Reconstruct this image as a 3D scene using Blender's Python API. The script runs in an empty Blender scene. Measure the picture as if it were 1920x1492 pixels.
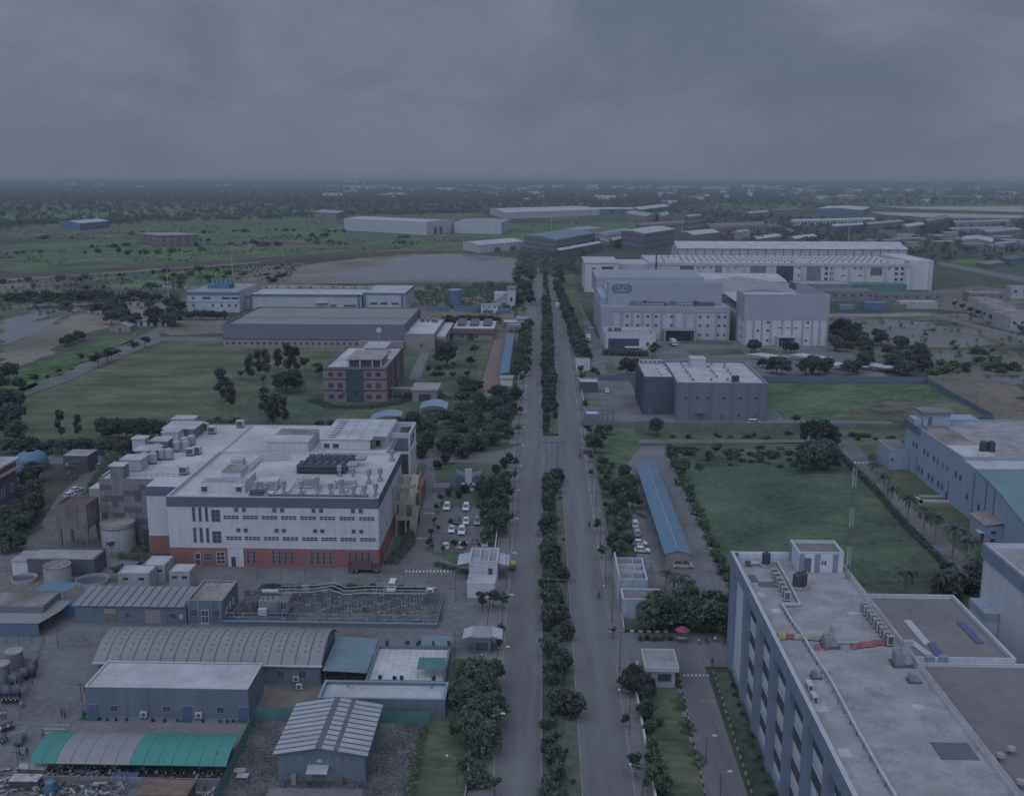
import bpy, math, random
import numpy as np
from mathutils import Vector, Matrix
R = math.radians
rnd = random.Random(11)
scene = bpy.context.scene
C = scene.collection

# ---------------------------------------------------------------- camera
FOC, CX, CY, CAMH = 2000.0, 960.0, 746.0, 90.0
PITCH = math.atan((CY - 328.5) / FOC)
YAW = math.atan((1016.0 - CX) * math.cos(PITCH) / FOC)
ROLL = R(0.15)
fw = Vector((-math.sin(YAW)*math.cos(PITCH), math.cos(YAW)*math.cos(PITCH), -math.sin(PITCH)))
rt = Vector((math.cos(YAW), math.sin(YAW), 0)); up = rt.cross(fw)
rt, up = rt*math.cos(ROLL) + up*math.sin(ROLL), up*math.cos(ROLL) - rt*math.sin(ROLL)
cam = bpy.data.cameras.new('camera'); camo = bpy.data.objects.new('camera', cam); C.objects.link(camo)
m = Matrix((rt, up, -fw)).transposed().to_4x4(); m.translation = (0, 0, CAMH); camo.matrix_world = m
cam.sensor_width = 36; cam.lens = FOC/1920*36; cam.clip_start = 1; cam.clip_end = 90000
scene.camera = camo

# ---------------------------------------------------------------- world, sun, exposure
SUN = Vector((-0.16, -0.55, 0.82)).normalized()
w = bpy.data.worlds.new('World'); scene.world = w; w.use_nodes = True
nt = w.node_tree; nt.nodes.clear()
def N(t, **k):
    n = nt.nodes.new(t)
    for a, b in k.items():
        if a == 'op': n.operation = b
        else: setattr(n, a, b)
    return n
L = lambda a, b: nt.links.new(a, b)
out = N('ShaderNodeOutputWorld'); tc = N('ShaderNodeTexCoord')
sky = N('ShaderNodeTexSky', sky_type='NISHITA', sun_disc=False)
sky.sun_elevation = math.asin(SUN.z); sky.sun_rotation = math.atan2(SUN.x, SUN.y)
sky.air_density = 1.0; sky.dust_density = 3.0
sep = N('ShaderNodeSeparateXYZ'); L(tc.outputs['Generated'], sep.inputs[0])
mp = N('ShaderNodeMapping'); mp.inputs['Scale'].default_value = (5.0, 5.0, 9.5); mp.inputs['Location'].default_value = (3.3, 1.7, 0.4); L(tc.outputs['Generated'], mp.inputs[0])
n1 = N('ShaderNodeTexNoise'); n1.inputs['Scale'].default_value = 1.0; n1.inputs['Detail'].default_value = 10; n1.inputs['Roughness'].default_value = 0.6; n1.inputs['Distortion'].default_value = 0.25; L(mp.outputs[0], n1.inputs['Vector'])
cr = N('ShaderNodeValToRGB'); L(n1.outputs[0], cr.inputs[0])
CLOUD_K = 0.77
e = cr.color_ramp.elements
def ck(c): return (c[0]*CLOUD_K, c[1]*CLOUD_K, c[2]*CLOUD_K, 1)
e[0].position = 0.36; e[0].color = ck((0.124, 0.152, 0.207)); e[1].position = 0.66; e[1].color = ck((0.190, 0.208, 0.278))
x = e.new(0.5); x.color = ck((0.154, 0.178, 0.246))
# towards the horizon the cloud sheet closes up into one even grey veil
hz = N('ShaderNodeMapRange'); L(sep.outputs[2], hz.inputs[0]); hz.inputs[1].default_value = 0.0; hz.inputs[2].default_value = 0.07; hz.inputs[3].default_value = 0.8; hz.inputs[4].default_value = 0.0
mx = N('ShaderNodeMix', data_type='RGBA'); L(hz.outputs[0], mx.inputs[0]); L(cr.outputs[0], mx.inputs[6]); mx.inputs[7].default_value = ck((0.147, 0.173, 0.238))
b1 = N('ShaderNodeBackground'); L(mx.outputs[2], b1.inputs[0])
b2 = N('ShaderNodeBackground'); L(sky.outputs[0], b2.inputs[0]); b2.inputs[1].default_value = 0.05
ms = N('ShaderNodeMixShader'); ms.inputs[0].default_value = 0.05
L(b1.outputs[0], ms.inputs[1]); L(b2.outputs[0], ms.inputs[2]); L(ms.outputs[0], out.inputs[0])
sl = bpy.data.lights.new('sun', 'SUN'); sl.energy = 1.5; sl.angle = R(110); sl.color = (0.68, 0.78, 1.0)
so = bpy.data.objects.new('sun', sl); C.objects.link(so); so.rotation_euler = SUN.to_track_quat('Z', 'Y').to_euler(); so.location = (0, 0, 300)
vs = scene.view_settings; vs.view_transform = 'Standard'; vs.look = 'None'; vs.exposure = 0.4; vs.gamma = 1.0; vs.use_curve_mapping = False
scene.render.engine = 'CYCLES'
scene.cycles.max_bounces = 8; scene.cycles.diffuse_bounces = 6; scene.cycles.volume_bounces = 0

# ---------------------------------------------------------------- helpers
def G(px, py, z=0.0):
    """ground (or height z) position under a photo pixel"""
    d = fw*FOC + rt*(px-CX) - up*(py-CY); t = (z-CAMH)/d.z
    return Vector((d.x*t, d.y*t, z))
MATS = {}
def mat(name, col, rough=0.75, var=0.18, scale=0.35, col2=None, thr=None, spec=0.25, metal=0.0, streak=0.0, bump=0.0, bscale=3.0, objr=0.0, wave=None, fine=0.5, stretch=(1, 1, 1), trans=0.0):
    """procedural paint/stone/foliage material: two noise layers, optional second colour in patches, wall streaks, corrugation"""
    global nt
    mt = bpy.data.materials.new(name); mt.use_nodes = True; nt = mt.node_tree; MATS[name] = mt
    b = nt.nodes['Principled BSDF']; b.inputs['Roughness'].default_value = rough; b.inputs['Metallic'].default_value = metal
    b.inputs['Specular IOR Level'].default_value = spec
    geo = N('ShaderNodeNewGeometry'); pos = geo.outputs['Position']
    mpn = N('ShaderNodeMapping'); mpn.inputs['Scale'].default_value = stretch; L(pos, mpn.inputs[0]); pos = mpn.outputs[0]
    def noise(s, det=5, vec=None, ro=0.6):
        n = N('ShaderNodeTexNoise'); n.inputs['Scale'].default_value = s; n.inputs['Detail'].default_value = det; n.inputs['Roughness'].default_value = ro
        L(vec or pos, n.inputs['Vector']); return n.outputs[0]
    base = None
    if col2 is not None:
        r = N('ShaderNodeMapRange'); L(noise(scale*0.5, 7), r.inputs[0]); t = thr or (0.45, 0.6)
        r.inputs[1].default_value = t[0]; r.inputs[2].default_value = t[1]
        mm = N('ShaderNodeMix', data_type='RGBA'); L(r.outputs[0], mm.inputs[0]); mm.inputs[6].default_value = (*col, 1); mm.inputs[7].default_value = (*col2, 1); base = mm.outputs[2]
    else:
        q = N('ShaderNodeRGB'); q.outputs[0].default_value = (*col, 1); base = q.outputs[0]
    # value variation
    s1 = noise(scale, 6); s2 = noise(scale*9, 3)
    ad = N('ShaderNodeMath', op='MULTIPLY_ADD'); L(s2, ad.inputs[0]); ad.inputs[1].default_value = fine; L(s1, ad.inputs[2])
    rr = N('ShaderNodeMapRange'); L(ad.outputs[0], rr.inputs[0]); rr.inputs[1].default_value = 0.5*(1+fine)-0.3; rr.inputs[2].default_value = 0.5*(1+fine)+0.3
    rr.inputs[3].default_value = 1-var*1.6; rr.inputs[4].default_value = 1+var; rr.clamp = True
    val = rr.outputs[0]
    if streak > 0:
        sm = N('ShaderNodeMapping'); sm.inputs['Scale'].default_value = (1.3, 1.3, 0.09); L(geo.outputs['Position'], sm.inputs[0])
        r2 = N('ShaderNodeMapRange'); L(noise(1.0, 5, sm.outputs[0]), r2.inputs[0]); r2.inputs[1].default_value = 0.42; r2.inputs[2].default_value = 0.72; r2.inputs[3].default_value = 1.0; r2.inputs[4].default_value = 1-streak
        k = N('ShaderNodeMath', op='MULTIPLY'); L(val, k.inputs[0]); L(r2.outputs[0], k.inputs[1]); val = k.outputs[0]
    if objr > 0:
        oi = N('ShaderNodeObjectInfo'); r3 = N('ShaderNodeMapRange'); L(oi.outputs['Random'], r3.inputs[0]); r3.inputs[3].default_value = 1-objr; r3.inputs[4].default_value = 1+objr
        k = N('ShaderNodeMath', op='MULTIPLY'); L(val, k.inputs[0]); L(r3.outputs[0], k.inputs[1]); val = k.outputs[0]
        hs = N('ShaderNodeHueSaturation'); L(base, hs.inputs['Color']); r4 = N('ShaderNodeMapRange'); L(oi.outputs['Random'], r4.inputs[0]); r4.inputs[3].default_value = 0.53; r4.inputs[4].default_value = 0.475
        L(r4.outputs[0], hs.inputs['Hue']); base = hs.outputs[0]
    mu = N('ShaderNodeVectorMath', op='SCALE'); L(base, mu.inputs[0]); L(val, mu.inputs['Scale'])
    L(mu.outputs[0], b.inputs['Base Color'])
    h = None
    if wave:
        wv = N('ShaderNodeTexWave', wave_type='BANDS', bands_direction=wave[0]); wv.inputs['Scale'].default_value = wave[1]; L(geo.outputs['Position'], wv.inputs['Vector']); h = wv.outputs[1]
        bp = N('ShaderNodeBump'); bp.inputs['Strength'].default_value = 0.5; bp.inputs['Distance'].default_value = 0.04; L(h, bp.inputs['Height']); L(bp.outputs[0], b.inputs['Normal'])
    elif bump:
        bp = N('ShaderNodeBump'); bp.inputs['Strength'].default_value = bump; bp.inputs['Distance'].default_value = 0.15; L(noise(bscale, 4), bp.inputs['Height']); L(bp.outputs[0], b.inputs['Normal'])
    if trans:
        tr = N('ShaderNodeBsdfTranslucent'); L(mu.outputs[0], tr.inputs['Color']); mxs = N('ShaderNodeMixShader'); mxs.inputs[0].default_value = trans
        L(b.outputs[0], mxs.inputs[1]); L(tr.outputs[0], mxs.inputs[2]); L(mxs.outputs[0], nt.nodes['Material Output'].inputs['Surface'])
    return mt
class MB:
    def __init__(s): s.v = []; s.f = []
    def add(s, vs, fs):
        o = len(s.v); s.v += [tuple(p) for p in vs]; s.f += [tuple(i+o for i in f) for f in fs]; return s
    def box(s, x0, x1, y0, y1, z0, z1):
        return s.add([(x0,y0,z0),(x1,y0,z0),(x1,y1,z0),(x0,y1,z0),(x0,y0,z1),(x1,y0,z1),(x1,y1,z1),(x0,y1,z1)],
                     [(0,3,2,1),(4,5,6,7),(0,1,5,4),(1,2,6,5),(2,3,7,6),(3,0,4,7)])
    def prism(s, pts, z0, z1):
        n = len(pts)
        return s.add([(p[0],p[1],z0) for p in pts]+[(p[0],p[1],z1) for p in pts],
                     [tuple(range(n))[::-1], tuple(range(n,2*n))]+[(i,(i+1)%n,(i+1)%n+n,i+n) for i in range(n)])
    def side(s, pts, a0, a1, ax='x'):
        """profile pts (u,z) extruded along x (u=y) or y (u=x)"""
        n = len(pts); mk = (lambda a, p: (a, p[0], p[1])) if ax == 'x' else (lambda a, p: (p[0], a, p[1]))
        return s.add([mk(a0,p) for p in pts]+[mk(a1,p) for p in pts],
                     [tuple(range(n)), tuple(range(n,2*n))[::-1]]+[(i,i+n,(i+1)%n+n,(i+1)%n) for i in range(n)])
    def cyl(s, x, y, z0, z1, r0, r1=None, n=14):
        r1 = r0 if r1 is None else r1
        a = [(math.cos(2*math.pi*i/n), math.sin(2*math.pi*i/n)) for i in range(n)]
        return s.add([(x+r0*c,y+r0*q,z0) for c,q in a]+[(x+r1*c,y+r1*q,z1) for c,q in a],
                     [tuple(range(n))[::-1], tuple(range(n,2*n))]+[(i,(i+1)%n,(i+1)%n+n,i+n) for i in range(n)])
    def ring(s, x, y, z0, z1, r0, r1, n=28):
        a = [(math.cos(2*math.pi*i/n), math.sin(2*math.pi*i/n)) for i in range(n)]
        vs = []
        for rr, zz in ((r0,z0),(r1,z0),(r1,z1),(r0,z1)): vs += [(x+rr*c,y+rr*q,zz) for c,q in a]
        fs = []
        for k in range(4):
            for i in range(n): fs.append((k*n+i, k*n+(i+1)%n, ((k+1)%4)*n+(i+1)%n, ((k+1)%4)*n+i))
        return s.add(vs, fs)
    def tube(s, p, q, r, n=6, r1=None):
        p, q = Vector(p), Vector(q); r1 = r if r1 is None else r1; d = (q-p)
        if d.length < 1e-6: return s
        d.normalize(); a = d.orthogonal().normalized(); b = d.cross(a)
        cs = [(math.cos(2*math.pi*i/n), math.sin(2*math.pi*i/n)) for i in range(n)]
        return s.add([p+a*(r*c)+b*(r*t) for c,t in cs]+[q+a*(r1*c)+b*(r1*t) for c,t in cs],
                     [tuple(range(n))[::-1], tuple(range(n,2*n))]+[(i,(i+1)%n,(i+1)%n+n,i+n) for i in range(n)])
    def path(s, pts, r, n=6):
        for a, b in zip(pts, pts[1:]): s.tube(a, b, r, n)
        return s
    def quad(s, *p): return s.add(p, [tuple(range(len(p)))])
    def mesh(s, name, mt, off=(0,0,0), smooth=False):
        me = bpy.data.meshes.new(name); o = off
        me.from_pydata([(v[0]-o[0], v[1]-o[1], v[2]-o[2]) for v in s.v], [], s.f); me.update()
        me.materials.append(MATS[mt])
        if smooth:
            me.polygons.foreach_set('use_smooth', [True]*len(me.polygons))
        return me
    def build(s, name, mt, parent=None, smooth=False):
        off = ORG.get(parent.name, (0,0,0)) if parent else (0,0,0)
        return link(s.mesh(name, mt, off, smooth), name, parent)
ORG = {}
def link(me, name, parent=None, loc=None, rz=0.0):
    o = bpy.data.objects.new(name, me); C.objects.link(o)
    if parent: o.parent = parent; ORG[o.name] = ORG.get(parent.name, (0,0,0))
    if loc is not None: o.location = loc
    if rz: o.rotation_euler = (0, 0, rz)
    return o
def tag(o, label, cat, group=None):
    o['label'] = label; o['category'] = cat
    if group: o['group'] = group
    return o
def thing(name, label, cat, loc, group=None, local=False, rz=0.0):
    """an Empty at a thing's base; parts are modelled in world metres unless local"""
    o = bpy.data.objects.new(name, None); C.objects.link(o); o.location = loc; o.empty_display_size = 0.5
    o.rotation_euler = (0, 0, rz)
    ORG[o.name] = (0,0,0) if local else tuple(loc)
    return tag(o, label, cat, group)
def st(o): o['kind'] = 'structure'; return o
def copy_tree(o, parent=None):
    c = o.copy(); C.objects.link(c); c.parent = parent
    for ch in list(o.children): copy_tree(ch, c)
    return c
PROTO = {}
def place(proto, loc, rz, label, group=None, s=1.0, cat=None):
    """the first use moves the prototype itself, later uses copy it with its parts"""
    o, used = PROTO[proto]
    if used: o = copy_tree(o)
    PROTO[proto][1] = True
    o.location = loc; o.rotation_euler = (0, 0, rz); o.scale = (s, s, s) if not isinstance(s, tuple) else s
    o['label'] = label
    if cat: o['category'] = cat
    if group: o['group'] = group
    elif 'group' in o: del o['group']
    return o
def proto(key, name, cat):
    o = thing(name, 'x', cat, (0, 0, -500), local=True); PROTO[key] = [o, False]; return o
WILD = {'pond', 'sand_flat', 'field', 'scrub_land', 'dirt_lot', 'wet_ground', 'bare_patch', 'dirt_yard', 'dark_earth'}
def patch(name, mt, pts, z, px=True, kind='structure', thick=0.0):
    """a sheet of ground; corners given as photo pixels on the ground or as metres"""
    P = [G(*p) for p in pts] if px else [Vector((*p, 0)) for p in pts]
    if px and name in WILD:   # natural edges wander
        Q = []; q = random.Random(len(pts)+int(abs(P[0].x)))
        for a, c in zip(P, P[1:]+P[:1]):
            d = c-a; n = Vector((-d.y, d.x, 0)); k = max(2, min(12, int(d.length/8))); Q.append(a)
            for i in range(1, k): Q.append(a+d*(i/k)+n*q.uniform(-.045, .045)+d*q.uniform(-.3, .3)/k)
        P = Q
    b = MB()
    if thick: b.prism([(p.x, p.y) for p in P] if sum(P[i].x*P[(i+1)%len(P)].y-P[(i+1)%len(P)].x*P[i].y for i in range(len(P))) > 0 else [(p.x, p.y) for p in P][::-1], z-thick, z)
    else: b.quad(*[(p.x, p.y, z) for p in P])
    me = b.mesh(name, mt)
    if not thick and me.polygons[0].normal.z < 0: me.flip_normals()
    o = link(me, name); o['kind'] = kind
    return o
ROT = {'f': 0.0, 'r': R(90), 'b': R(180), 'l': R(-90)}
WC = {}
def win(t, x, y, z, w, h, face='f', mull=1, hb=0, glass='glass', frame='frame_grey', name='window', fw_=0.09):
    """window with a proud frame, mullions and a pane set behind them; (x,y) wall point, z sill"""
    k = (round(w,2), round(h,2), mull, hb, glass, frame, name)
    if k not in WC:
        b = MB(); a = fw_
        b.box(-w/2,w/2,-.09,.02,0,a).box(-w/2,w/2,-.09,.02,h-a,h).box(-w/2,-w/2+a,-.09,.02,a,h-a).box(w/2-a,w/2,-.09,.02,a,h-a)
        for i in range(1, mull+1): q = -w/2+w*i/(mull+1); b.box(q-.04,q+.04,-.08,.02,a,h-a)
        for i in range(1, hb+1): q = h*i/(hb+1); b.box(-w/2+a,w/2-a,-.075,.02,q-.04,q+.04)
        p = MB().box(-w/2+a*.5,w/2-a*.5,-.03,.02,a*.5,h-a*.5)
        WC[k] = (b.mesh(name, frame), p.mesh('pane', glass))
    og = ORG[t.name]
    o = link(WC[k][0], name, t, (x-og[0], y-og[1], z-og[2]), ROT[face]); link(WC[k][1], 'pane', o)
    return o
def dwin(t, x, y, z, w, h, face='f', mt='glass', name='window', dep=0.06):
    """small far window: a dark pane in a shallow reveal"""
    k = ('d', round(w,2), round(h,2), mt, name, dep)
    if k not in WC: WC[k] = MB().box(-w/2,w/2,-dep,.02,0,h).mesh(name, mt)
    og = ORG[t.name]
    return link(WC[k], name, t, (x-og[0], y-og[1], z-og[2]), ROT[face])
def shell(t, x0, x1, y0, y1, h, wall, roof, par=0.7, th=0.3, z0=0.0, cope=None, names=('wall', 'roof')):
    """walls with a parapet round a sunken flat roof"""
    b = MB(); r = h-par
    b.box(x0,x1,y0,y0+th,z0,h).box(x0,x1,y1-th,y1,z0,h).box(x0,x0+th,y0+th,y1-th,z0,h).box(x1-th,x1,y0+th,y1-th,z0,h)
    wl = b.build(names[0], wall, t); rf = MB().box(x0+th,x1-th,y0+th,y1-th,r-.25,r).build(names[1], roof, t)
    if cope:
        c = .06; MB().box(x0-c,x1+c,y0-c,y0+th+c,h,h+.1).box(x0-c,x1+c,y1-th-c,y1+c,h,h+.1).box(x0-c,x0+th+c,y0+th+c,y1-th-c,h,h+.1).box(x1-th-c,x1+c,y0+th+c,y1-th-c,h,h+.1).build('coping', cope, t)
    return wl, rf
def gable(t, x0, x1, y0, y1, h, rise, wall, roof, ridge='x', over=0.4, th=0.15, names=('wall', 'roof')):
    """walls with gable ends and two roof slopes"""
    b = MB()
    if ridge == 'x':
        ym = (y0+y1)/2; b.side([(y0,0),(y1,0),(y1,h),(ym,h+rise),(y0,h)], x0, x1, 'x')
        k = rise/(ym-y0); e0 = h-over*k
        for ya, yb, za, zb in ((y0-over, ym, e0, h+rise), (ym, y1+over, h+rise, e0)):
            MB().side([(ya,za+.03),(yb,zb+.03),(yb,zb+th+.03),(ya,za+th+.03)], x0-over, x1+over, 'x').build(names[1], roof, t)
    else:
        xm = (x0+x1)/2; b.side([(x0,0),(x1,0),(x1,h),(xm,h+rise),(x0,h)], y0, y1, 'y')
        k = rise/(xm-x0); e0 = h-over*k
        for xa, xb, za, zb in ((x0-over, xm, e0, h+rise), (xm, x1+over, h+rise, e0)):
            MB().side([(xa,za+.03),(xb,zb+.03),(xb,zb+th+.03),(xa,za+th+.03)], y0-over, y1+over, 'y').build(names[1], roof, t)
    return b.build(names[0], wall, t)
ORD = ['first','second','third','fourth','fifth','sixth','seventh','eighth','ninth','tenth','eleventh','twelfth','thirteenth','fourteenth','fifteenth','sixteenth','seventeenth','eighteenth','nineteenth','twentieth']
TENS = {2:'twenty',3:'thirty',4:'forty',5:'fifty',6:'sixty',7:'seventy',8:'eighty',9:'ninety'}
def nth(i):
    if i >= 100: return 'one hundred and '+nth(i-100)
    if i == 99: return 'hundredth'
    if i < 20: return ORD[i]
    t, u = divmod(i+1, 10)
    return (TENS[t][:-1]+'ieth') if u == 0 else TENS[t]+'-'+ORD[u-1]
# ---------------------------------------------------------------- materials
mat('land', (0.075,0.098,0.070), 0.9, 0.40, 0.004, col2=(0.105,0.110,0.088), thr=(0.50,0.62), fine=0.7)
mat('rough_grass', (0.100,0.145,0.080), 0.9, 0.38, 0.03, col2=(0.150,0.140,0.105), thr=(0.52,0.66), fine=0.9, bump=0.6, bscale=0.8)
mat('scrub_land', (0.100,0.122,0.082), 0.9, 0.42, 0.02, col2=(0.165,0.152,0.125), thr=(0.46,0.58), fine=0.9, bump=0.6, bscale=0.5)
mat('bright_grass', (0.105,0.175,0.075), 0.9, 0.42, 0.02, col2=(0.105,0.135,0.080), thr=(0.48,0.66), fine=0.8)
mat('lawn', (0.112,0.142,0.085), 0.9, 0.38, 0.035, col2=(0.148,0.148,0.098), thr=(0.46,0.68), fine=0.7, stretch=(1,2.2,1), bump=0.3, bscale=1.5)
mat('lawn_dark', (0.085,0.122,0.080), 0.9, 0.38, 0.05, col2=(0.118,0.125,0.085), thr=(0.50,0.68), fine=0.7, bump=0.4, bscale=1.5)
mat('sand', (0.235,0.205,0.170), 0.9, 0.30, 0.03, col2=(0.140,0.128,0.105), thr=(0.48,0.64), fine=0.8)
mat('dirt', (0.190,0.165,0.140), 0.9, 0.30, 0.03, col2=(0.115,0.115,0.080), thr=(0.52,0.66), fine=0.9)
mat('dark_dirt', (0.100,0.090,0.080), 0.9, 0.35, 0.05, col2=(0.075,0.090,0.052), thr=(0.50,0.62), fine=0.9)
mat('gravel', (0.125,0.122,0.124), 0.95, 0.45, 0.22, col2=(0.145,0.142,0.132), thr=(0.54,0.68), fine=1.2, bump=0.8, bscale=3)
mat('concrete_road', (0.180,0.178,0.182), 0.85, 0.24, 0.5, fine=0.35, stretch=(1.0,0.05,1), col2=(0.140,0.138,0.144), thr=(0.46,0.64))
mat('concrete_yard', (0.178,0.176,0.180), 0.88, 0.3, 0.08, fine=0.6, col2=(0.142,0.138,0.138), thr=(0.48,0.68))
mat('paving', (0.185,0.178,0.178), 0.9, 0.20, 0.12, fine=0.8)
mat('red_paving', (0.205,0.150,0.142), 0.9, 0.16, 0.15, fine=0.8)
mat('kerb', (0.260,0.260,0.260), 0.85, 0.2, 0.5)
mat('joint', (0.185,0.182,0.184), 0.9, 0.2, 0.5)
mat('white_line', (0.62,0.62,0.60), 0.8, 0.25, 0.8)
mat('yellow_line', (0.300,0.280,0.190), 0.8, 0.25, 0.8)
mat('black_paint', (0.055,0.055,0.06), 0.8, 0.2, 0.8)
mat('water', (0.085,0.090,0.095), 0.10, 0.12, 0.01, spec=0.5, bump=0.05, bscale=0.5)
mat('glass', (0.075,0.080,0.095), 0.25, 0.2, 0.4, spec=0.5)
mat('glass_blue', (0.060,0.085,0.115), 0.2, 0.2, 0.3, spec=0.5)
mat('frame_grey', (0.25,0.26,0.29), 0.6, 0.1, 0.8)
mat('frame_white', (0.55,0.56,0.58), 0.6, 0.1, 0.8)
mat('white_wall', (0.500,0.505,0.530), 0.7, 0.07, 0.12, streak=0.16)
mat('white_trim', (0.440,0.450,0.475), 0.7, 0.1, 0.4, streak=0.1)
mat('pale_wall', (0.420,0.430,0.470), 0.7, 0.08, 0.12, streak=0.15)
mat('white_roof', (0.500,0.492,0.495), 0.8, 0.24, 0.10, col2=(0.455,0.440,0.435), thr=(0.50,0.66), fine=0.5)
mat('bright_roof', (0.440,0.440,0.455), 0.75, 0.22, 0.15, fine=0.4)
mat('concrete_roof', (0.325,0.316,0.322), 0.85, 0.26, 0.30, col2=(0.232,0.220,0.222), thr=(0.55,0.68), fine=0.5)
mat('brown_roof', (0.215,0.205,0.205), 0.85, 0.24, 0.07, col2=(0.185,0.170,0.168), thr=(0.46,0.66), fine=0.4)
mat('stained_roof', (0.30,0.275,0.26), 0.9, 0.35, 0.25, col2=(0.17,0.15,0.14), thr=(0.48,0.60), fine=0.8)
mat('tan_sheet', (0.245,0.245,0.238), 0.7, 0.10, 0.2, wave=('X', 2.0))
mat('grey_sheet', (0.235,0.245,0.265), 0.65, 0.12, 0.25, wave=('X', 2.0))
mat('dark_sheet', (0.125,0.130,0.145), 0.65, 0.12, 0.3)
mat('pale_sheet', (0.380,0.390,0.410), 0.6, 0.12, 0.25, wave=('Y', 2.0))
mat('blue_sheet', (0.125,0.205,0.275), 0.6, 0.12, 0.2, wave=('Y', 2.0))
mat('blue_sheet_pale', (0.210,0.280,0.350), 0.6, 0.10, 0.3)
mat('blue_green_sheet', (0.165,0.235,0.270), 0.6, 0.14, 0.2, wave=('Y', 2.0))
mat('teal_roof', (0.145,0.225,0.250), 0.6, 0.10, 0.1, wave=('Y', 1.2))
mat('blue_grey_wall', (0.145,0.178,0.215), 0.75, 0.10, 0.2, streak=0.18)
mat('steel_blue_wall', (0.285,0.345,0.430), 0.75, 0.07, 0.15, streak=0.12)
mat('steel_blue_dark', (0.125,0.155,0.210), 0.75, 0.10, 0.2)
mat('pilaster_blue', (0.205,0.250,0.320), 0.75, 0.10, 0.2, streak=0.15)
mat('facade_white', (0.520,0.540,0.590), 0.7, 0.06, 0.2, streak=0.14)
mat('grey_clad', (0.160,0.178,0.215), 0.65, 0.07, 0.1, streak=0.06, wave=('X', 1.5))
mat('grey_clad_dark', (0.085,0.095,0.125), 0.65, 0.08, 0.1, streak=0.06, wave=('X', 1.5))
mat('billboard_grey', (0.300,0.315,0.365), 0.65, 0.05, 0.05, streak=0.05, wave=('X', 1.2))
mat('warehouse_grey', (0.150,0.165,0.205), 0.7, 0.06, 0.05, streak=0.14)
mat('beige_wall', (0.26,0.235,0.235), 0.8, 0.08, 0.2, streak=0.12)
mat('pink_wall', (0.235,0.185,0.205), 0.8, 0.08, 0.2, streak=0.2)
mat('brown_band', (0.085,0.065,0.072), 0.8, 0.1, 0.3)
mat('red_wall', (0.265,0.130,0.128), 0.75, 0.10, 0.2, streak=0.15)
mat('red', (0.270,0.075,0.120), 0.6, 0.12, 0.4)
mat('maroon', (0.150,0.095,0.105), 0.7, 0.2, 0.5)
mat('checker_grey', (0.205,0.205,0.225), 0.8, 0.16, 0.4, streak=0.25)
mat('checker_brown', (0.135,0.112,0.120), 0.8, 0.16, 0.4, streak=0.2)
mat('raw_concrete', (0.195,0.180,0.172), 0.9, 0.22, 0.3, streak=0.25)
mat('tank_white', (0.360,0.360,0.375), 0.8, 0.16, 0.3, streak=0.2)
mat('band_dark', (0.115,0.125,0.160), 0.7, 0.1, 0.2)
mat('black_wall', (0.110,0.115,0.140), 0.7, 0.14, 0.2)
mat('black_plastic', (0.065,0.067,0.078), 0.5, 0.15, 0.8)
mat('steel', (0.24,0.25,0.27), 0.5, 0.15, 0.6, metal=0.2)
mat('galvanised', (0.36,0.37,0.39), 0.5, 0.15, 0.6, metal=0.2)
mat('dark_steel', (0.100,0.105,0.120), 0.6, 0.15, 0.6)
mat('ac_white', (0.46,0.46,0.46), 0.6, 0.12, 0.6)
mat('duct', (0.30,0.31,0.33), 0.55, 0.14, 0.8, metal=0.2)
mat('yellow_paint', (0.300,0.290,0.235), 0.7, 0.12, 0.4)
mat('yellow_cloth', (0.360,0.325,0.120), 0.8, 0.2, 0.8)
mat('red_cloth', (0.280,0.110,0.125), 0.8, 0.2, 0.8)
mat('green_canopy', (0.065,0.240,0.200), 0.75, 0.08, 0.2)
mat('grey_canopy', (0.250,0.245,0.255), 0.75, 0.10, 0.2)
mat('green_net', (0.085,0.195,0.175), 0.85, 0.15, 0.3)
mat('green_mat', (0.050,0.120,0.090), 0.9, 0.15, 0.5)
mat('door_blue', (0.105,0.125,0.235), 0.6, 0.1, 0.6)
mat('tarp_blue', (0.110,0.170,0.275), 0.7, 0.2, 0.5, bump=0.5, bscale=2)
mat('rust_roof', (0.22,0.155,0.125), 0.85, 0.30, 0.8, wave=('X', 3))
mat('scrap_a', (0.40,0.39,0.38), 0.8, 0.3, 0.9); mat('scrap_b', (0.19,0.165,0.145), 0.85, 0.3, 0.9)
mat('scrap_c', (0.12,0.17,0.20), 0.8, 0.3, 0.9); mat('scrap_d', (0.085,0.083,0.085), 0.8, 0.3, 0.9); mat('scrap_e', (0.26,0.26,0.265), 0.8, 0.3, 0.9)
mat('barrel_blue', (0.100,0.185,0.280), 0.6, 0.12, 0.6)
mat('tank_blue', (0.110,0.165,0.250), 0.6, 0.10, 0.2)
mat('plant_blue', (0.105,0.170,0.260), 0.65, 0.10, 0.2)
mat('roof_red', (0.210,0.165,0.165), 0.85, 0.16, 0.1)
mat('green_sheet', (0.095,0.205,0.165), 0.7, 0.12, 0.1)
mat('bark', (0.105,0.085,0.070), 0.95, 0.25, 1.0)
mat('pale_bark', (0.24,0.22,0.20), 0.95, 0.25, 1.0)
mat('pale_blue_wall', (.34,.385,.45), 0.75, 0.1, 0.2, streak=0.2)
mat('pale_flat', (.36,.335,.30), 0.9, 0.3, 0.01, fine=0.8)
mat('mud', (.165,.158,.150), 0.35, 0.3, 0.04, col2=(.115,.128,.10), thr=(.5,.62), spec=0.4)
mat('median_soil', (.165,.152,.135), 0.95, 0.35, 0.7, col2=(.095,.125,.085), thr=(0.44,0.56), fine=1.0)
mat('leaf_dark', (0.148,0.178,0.160), 0.85, 0.55, 0.9, fine=1.0, objr=0.22, spec=0.12, trans=0.45)
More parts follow.
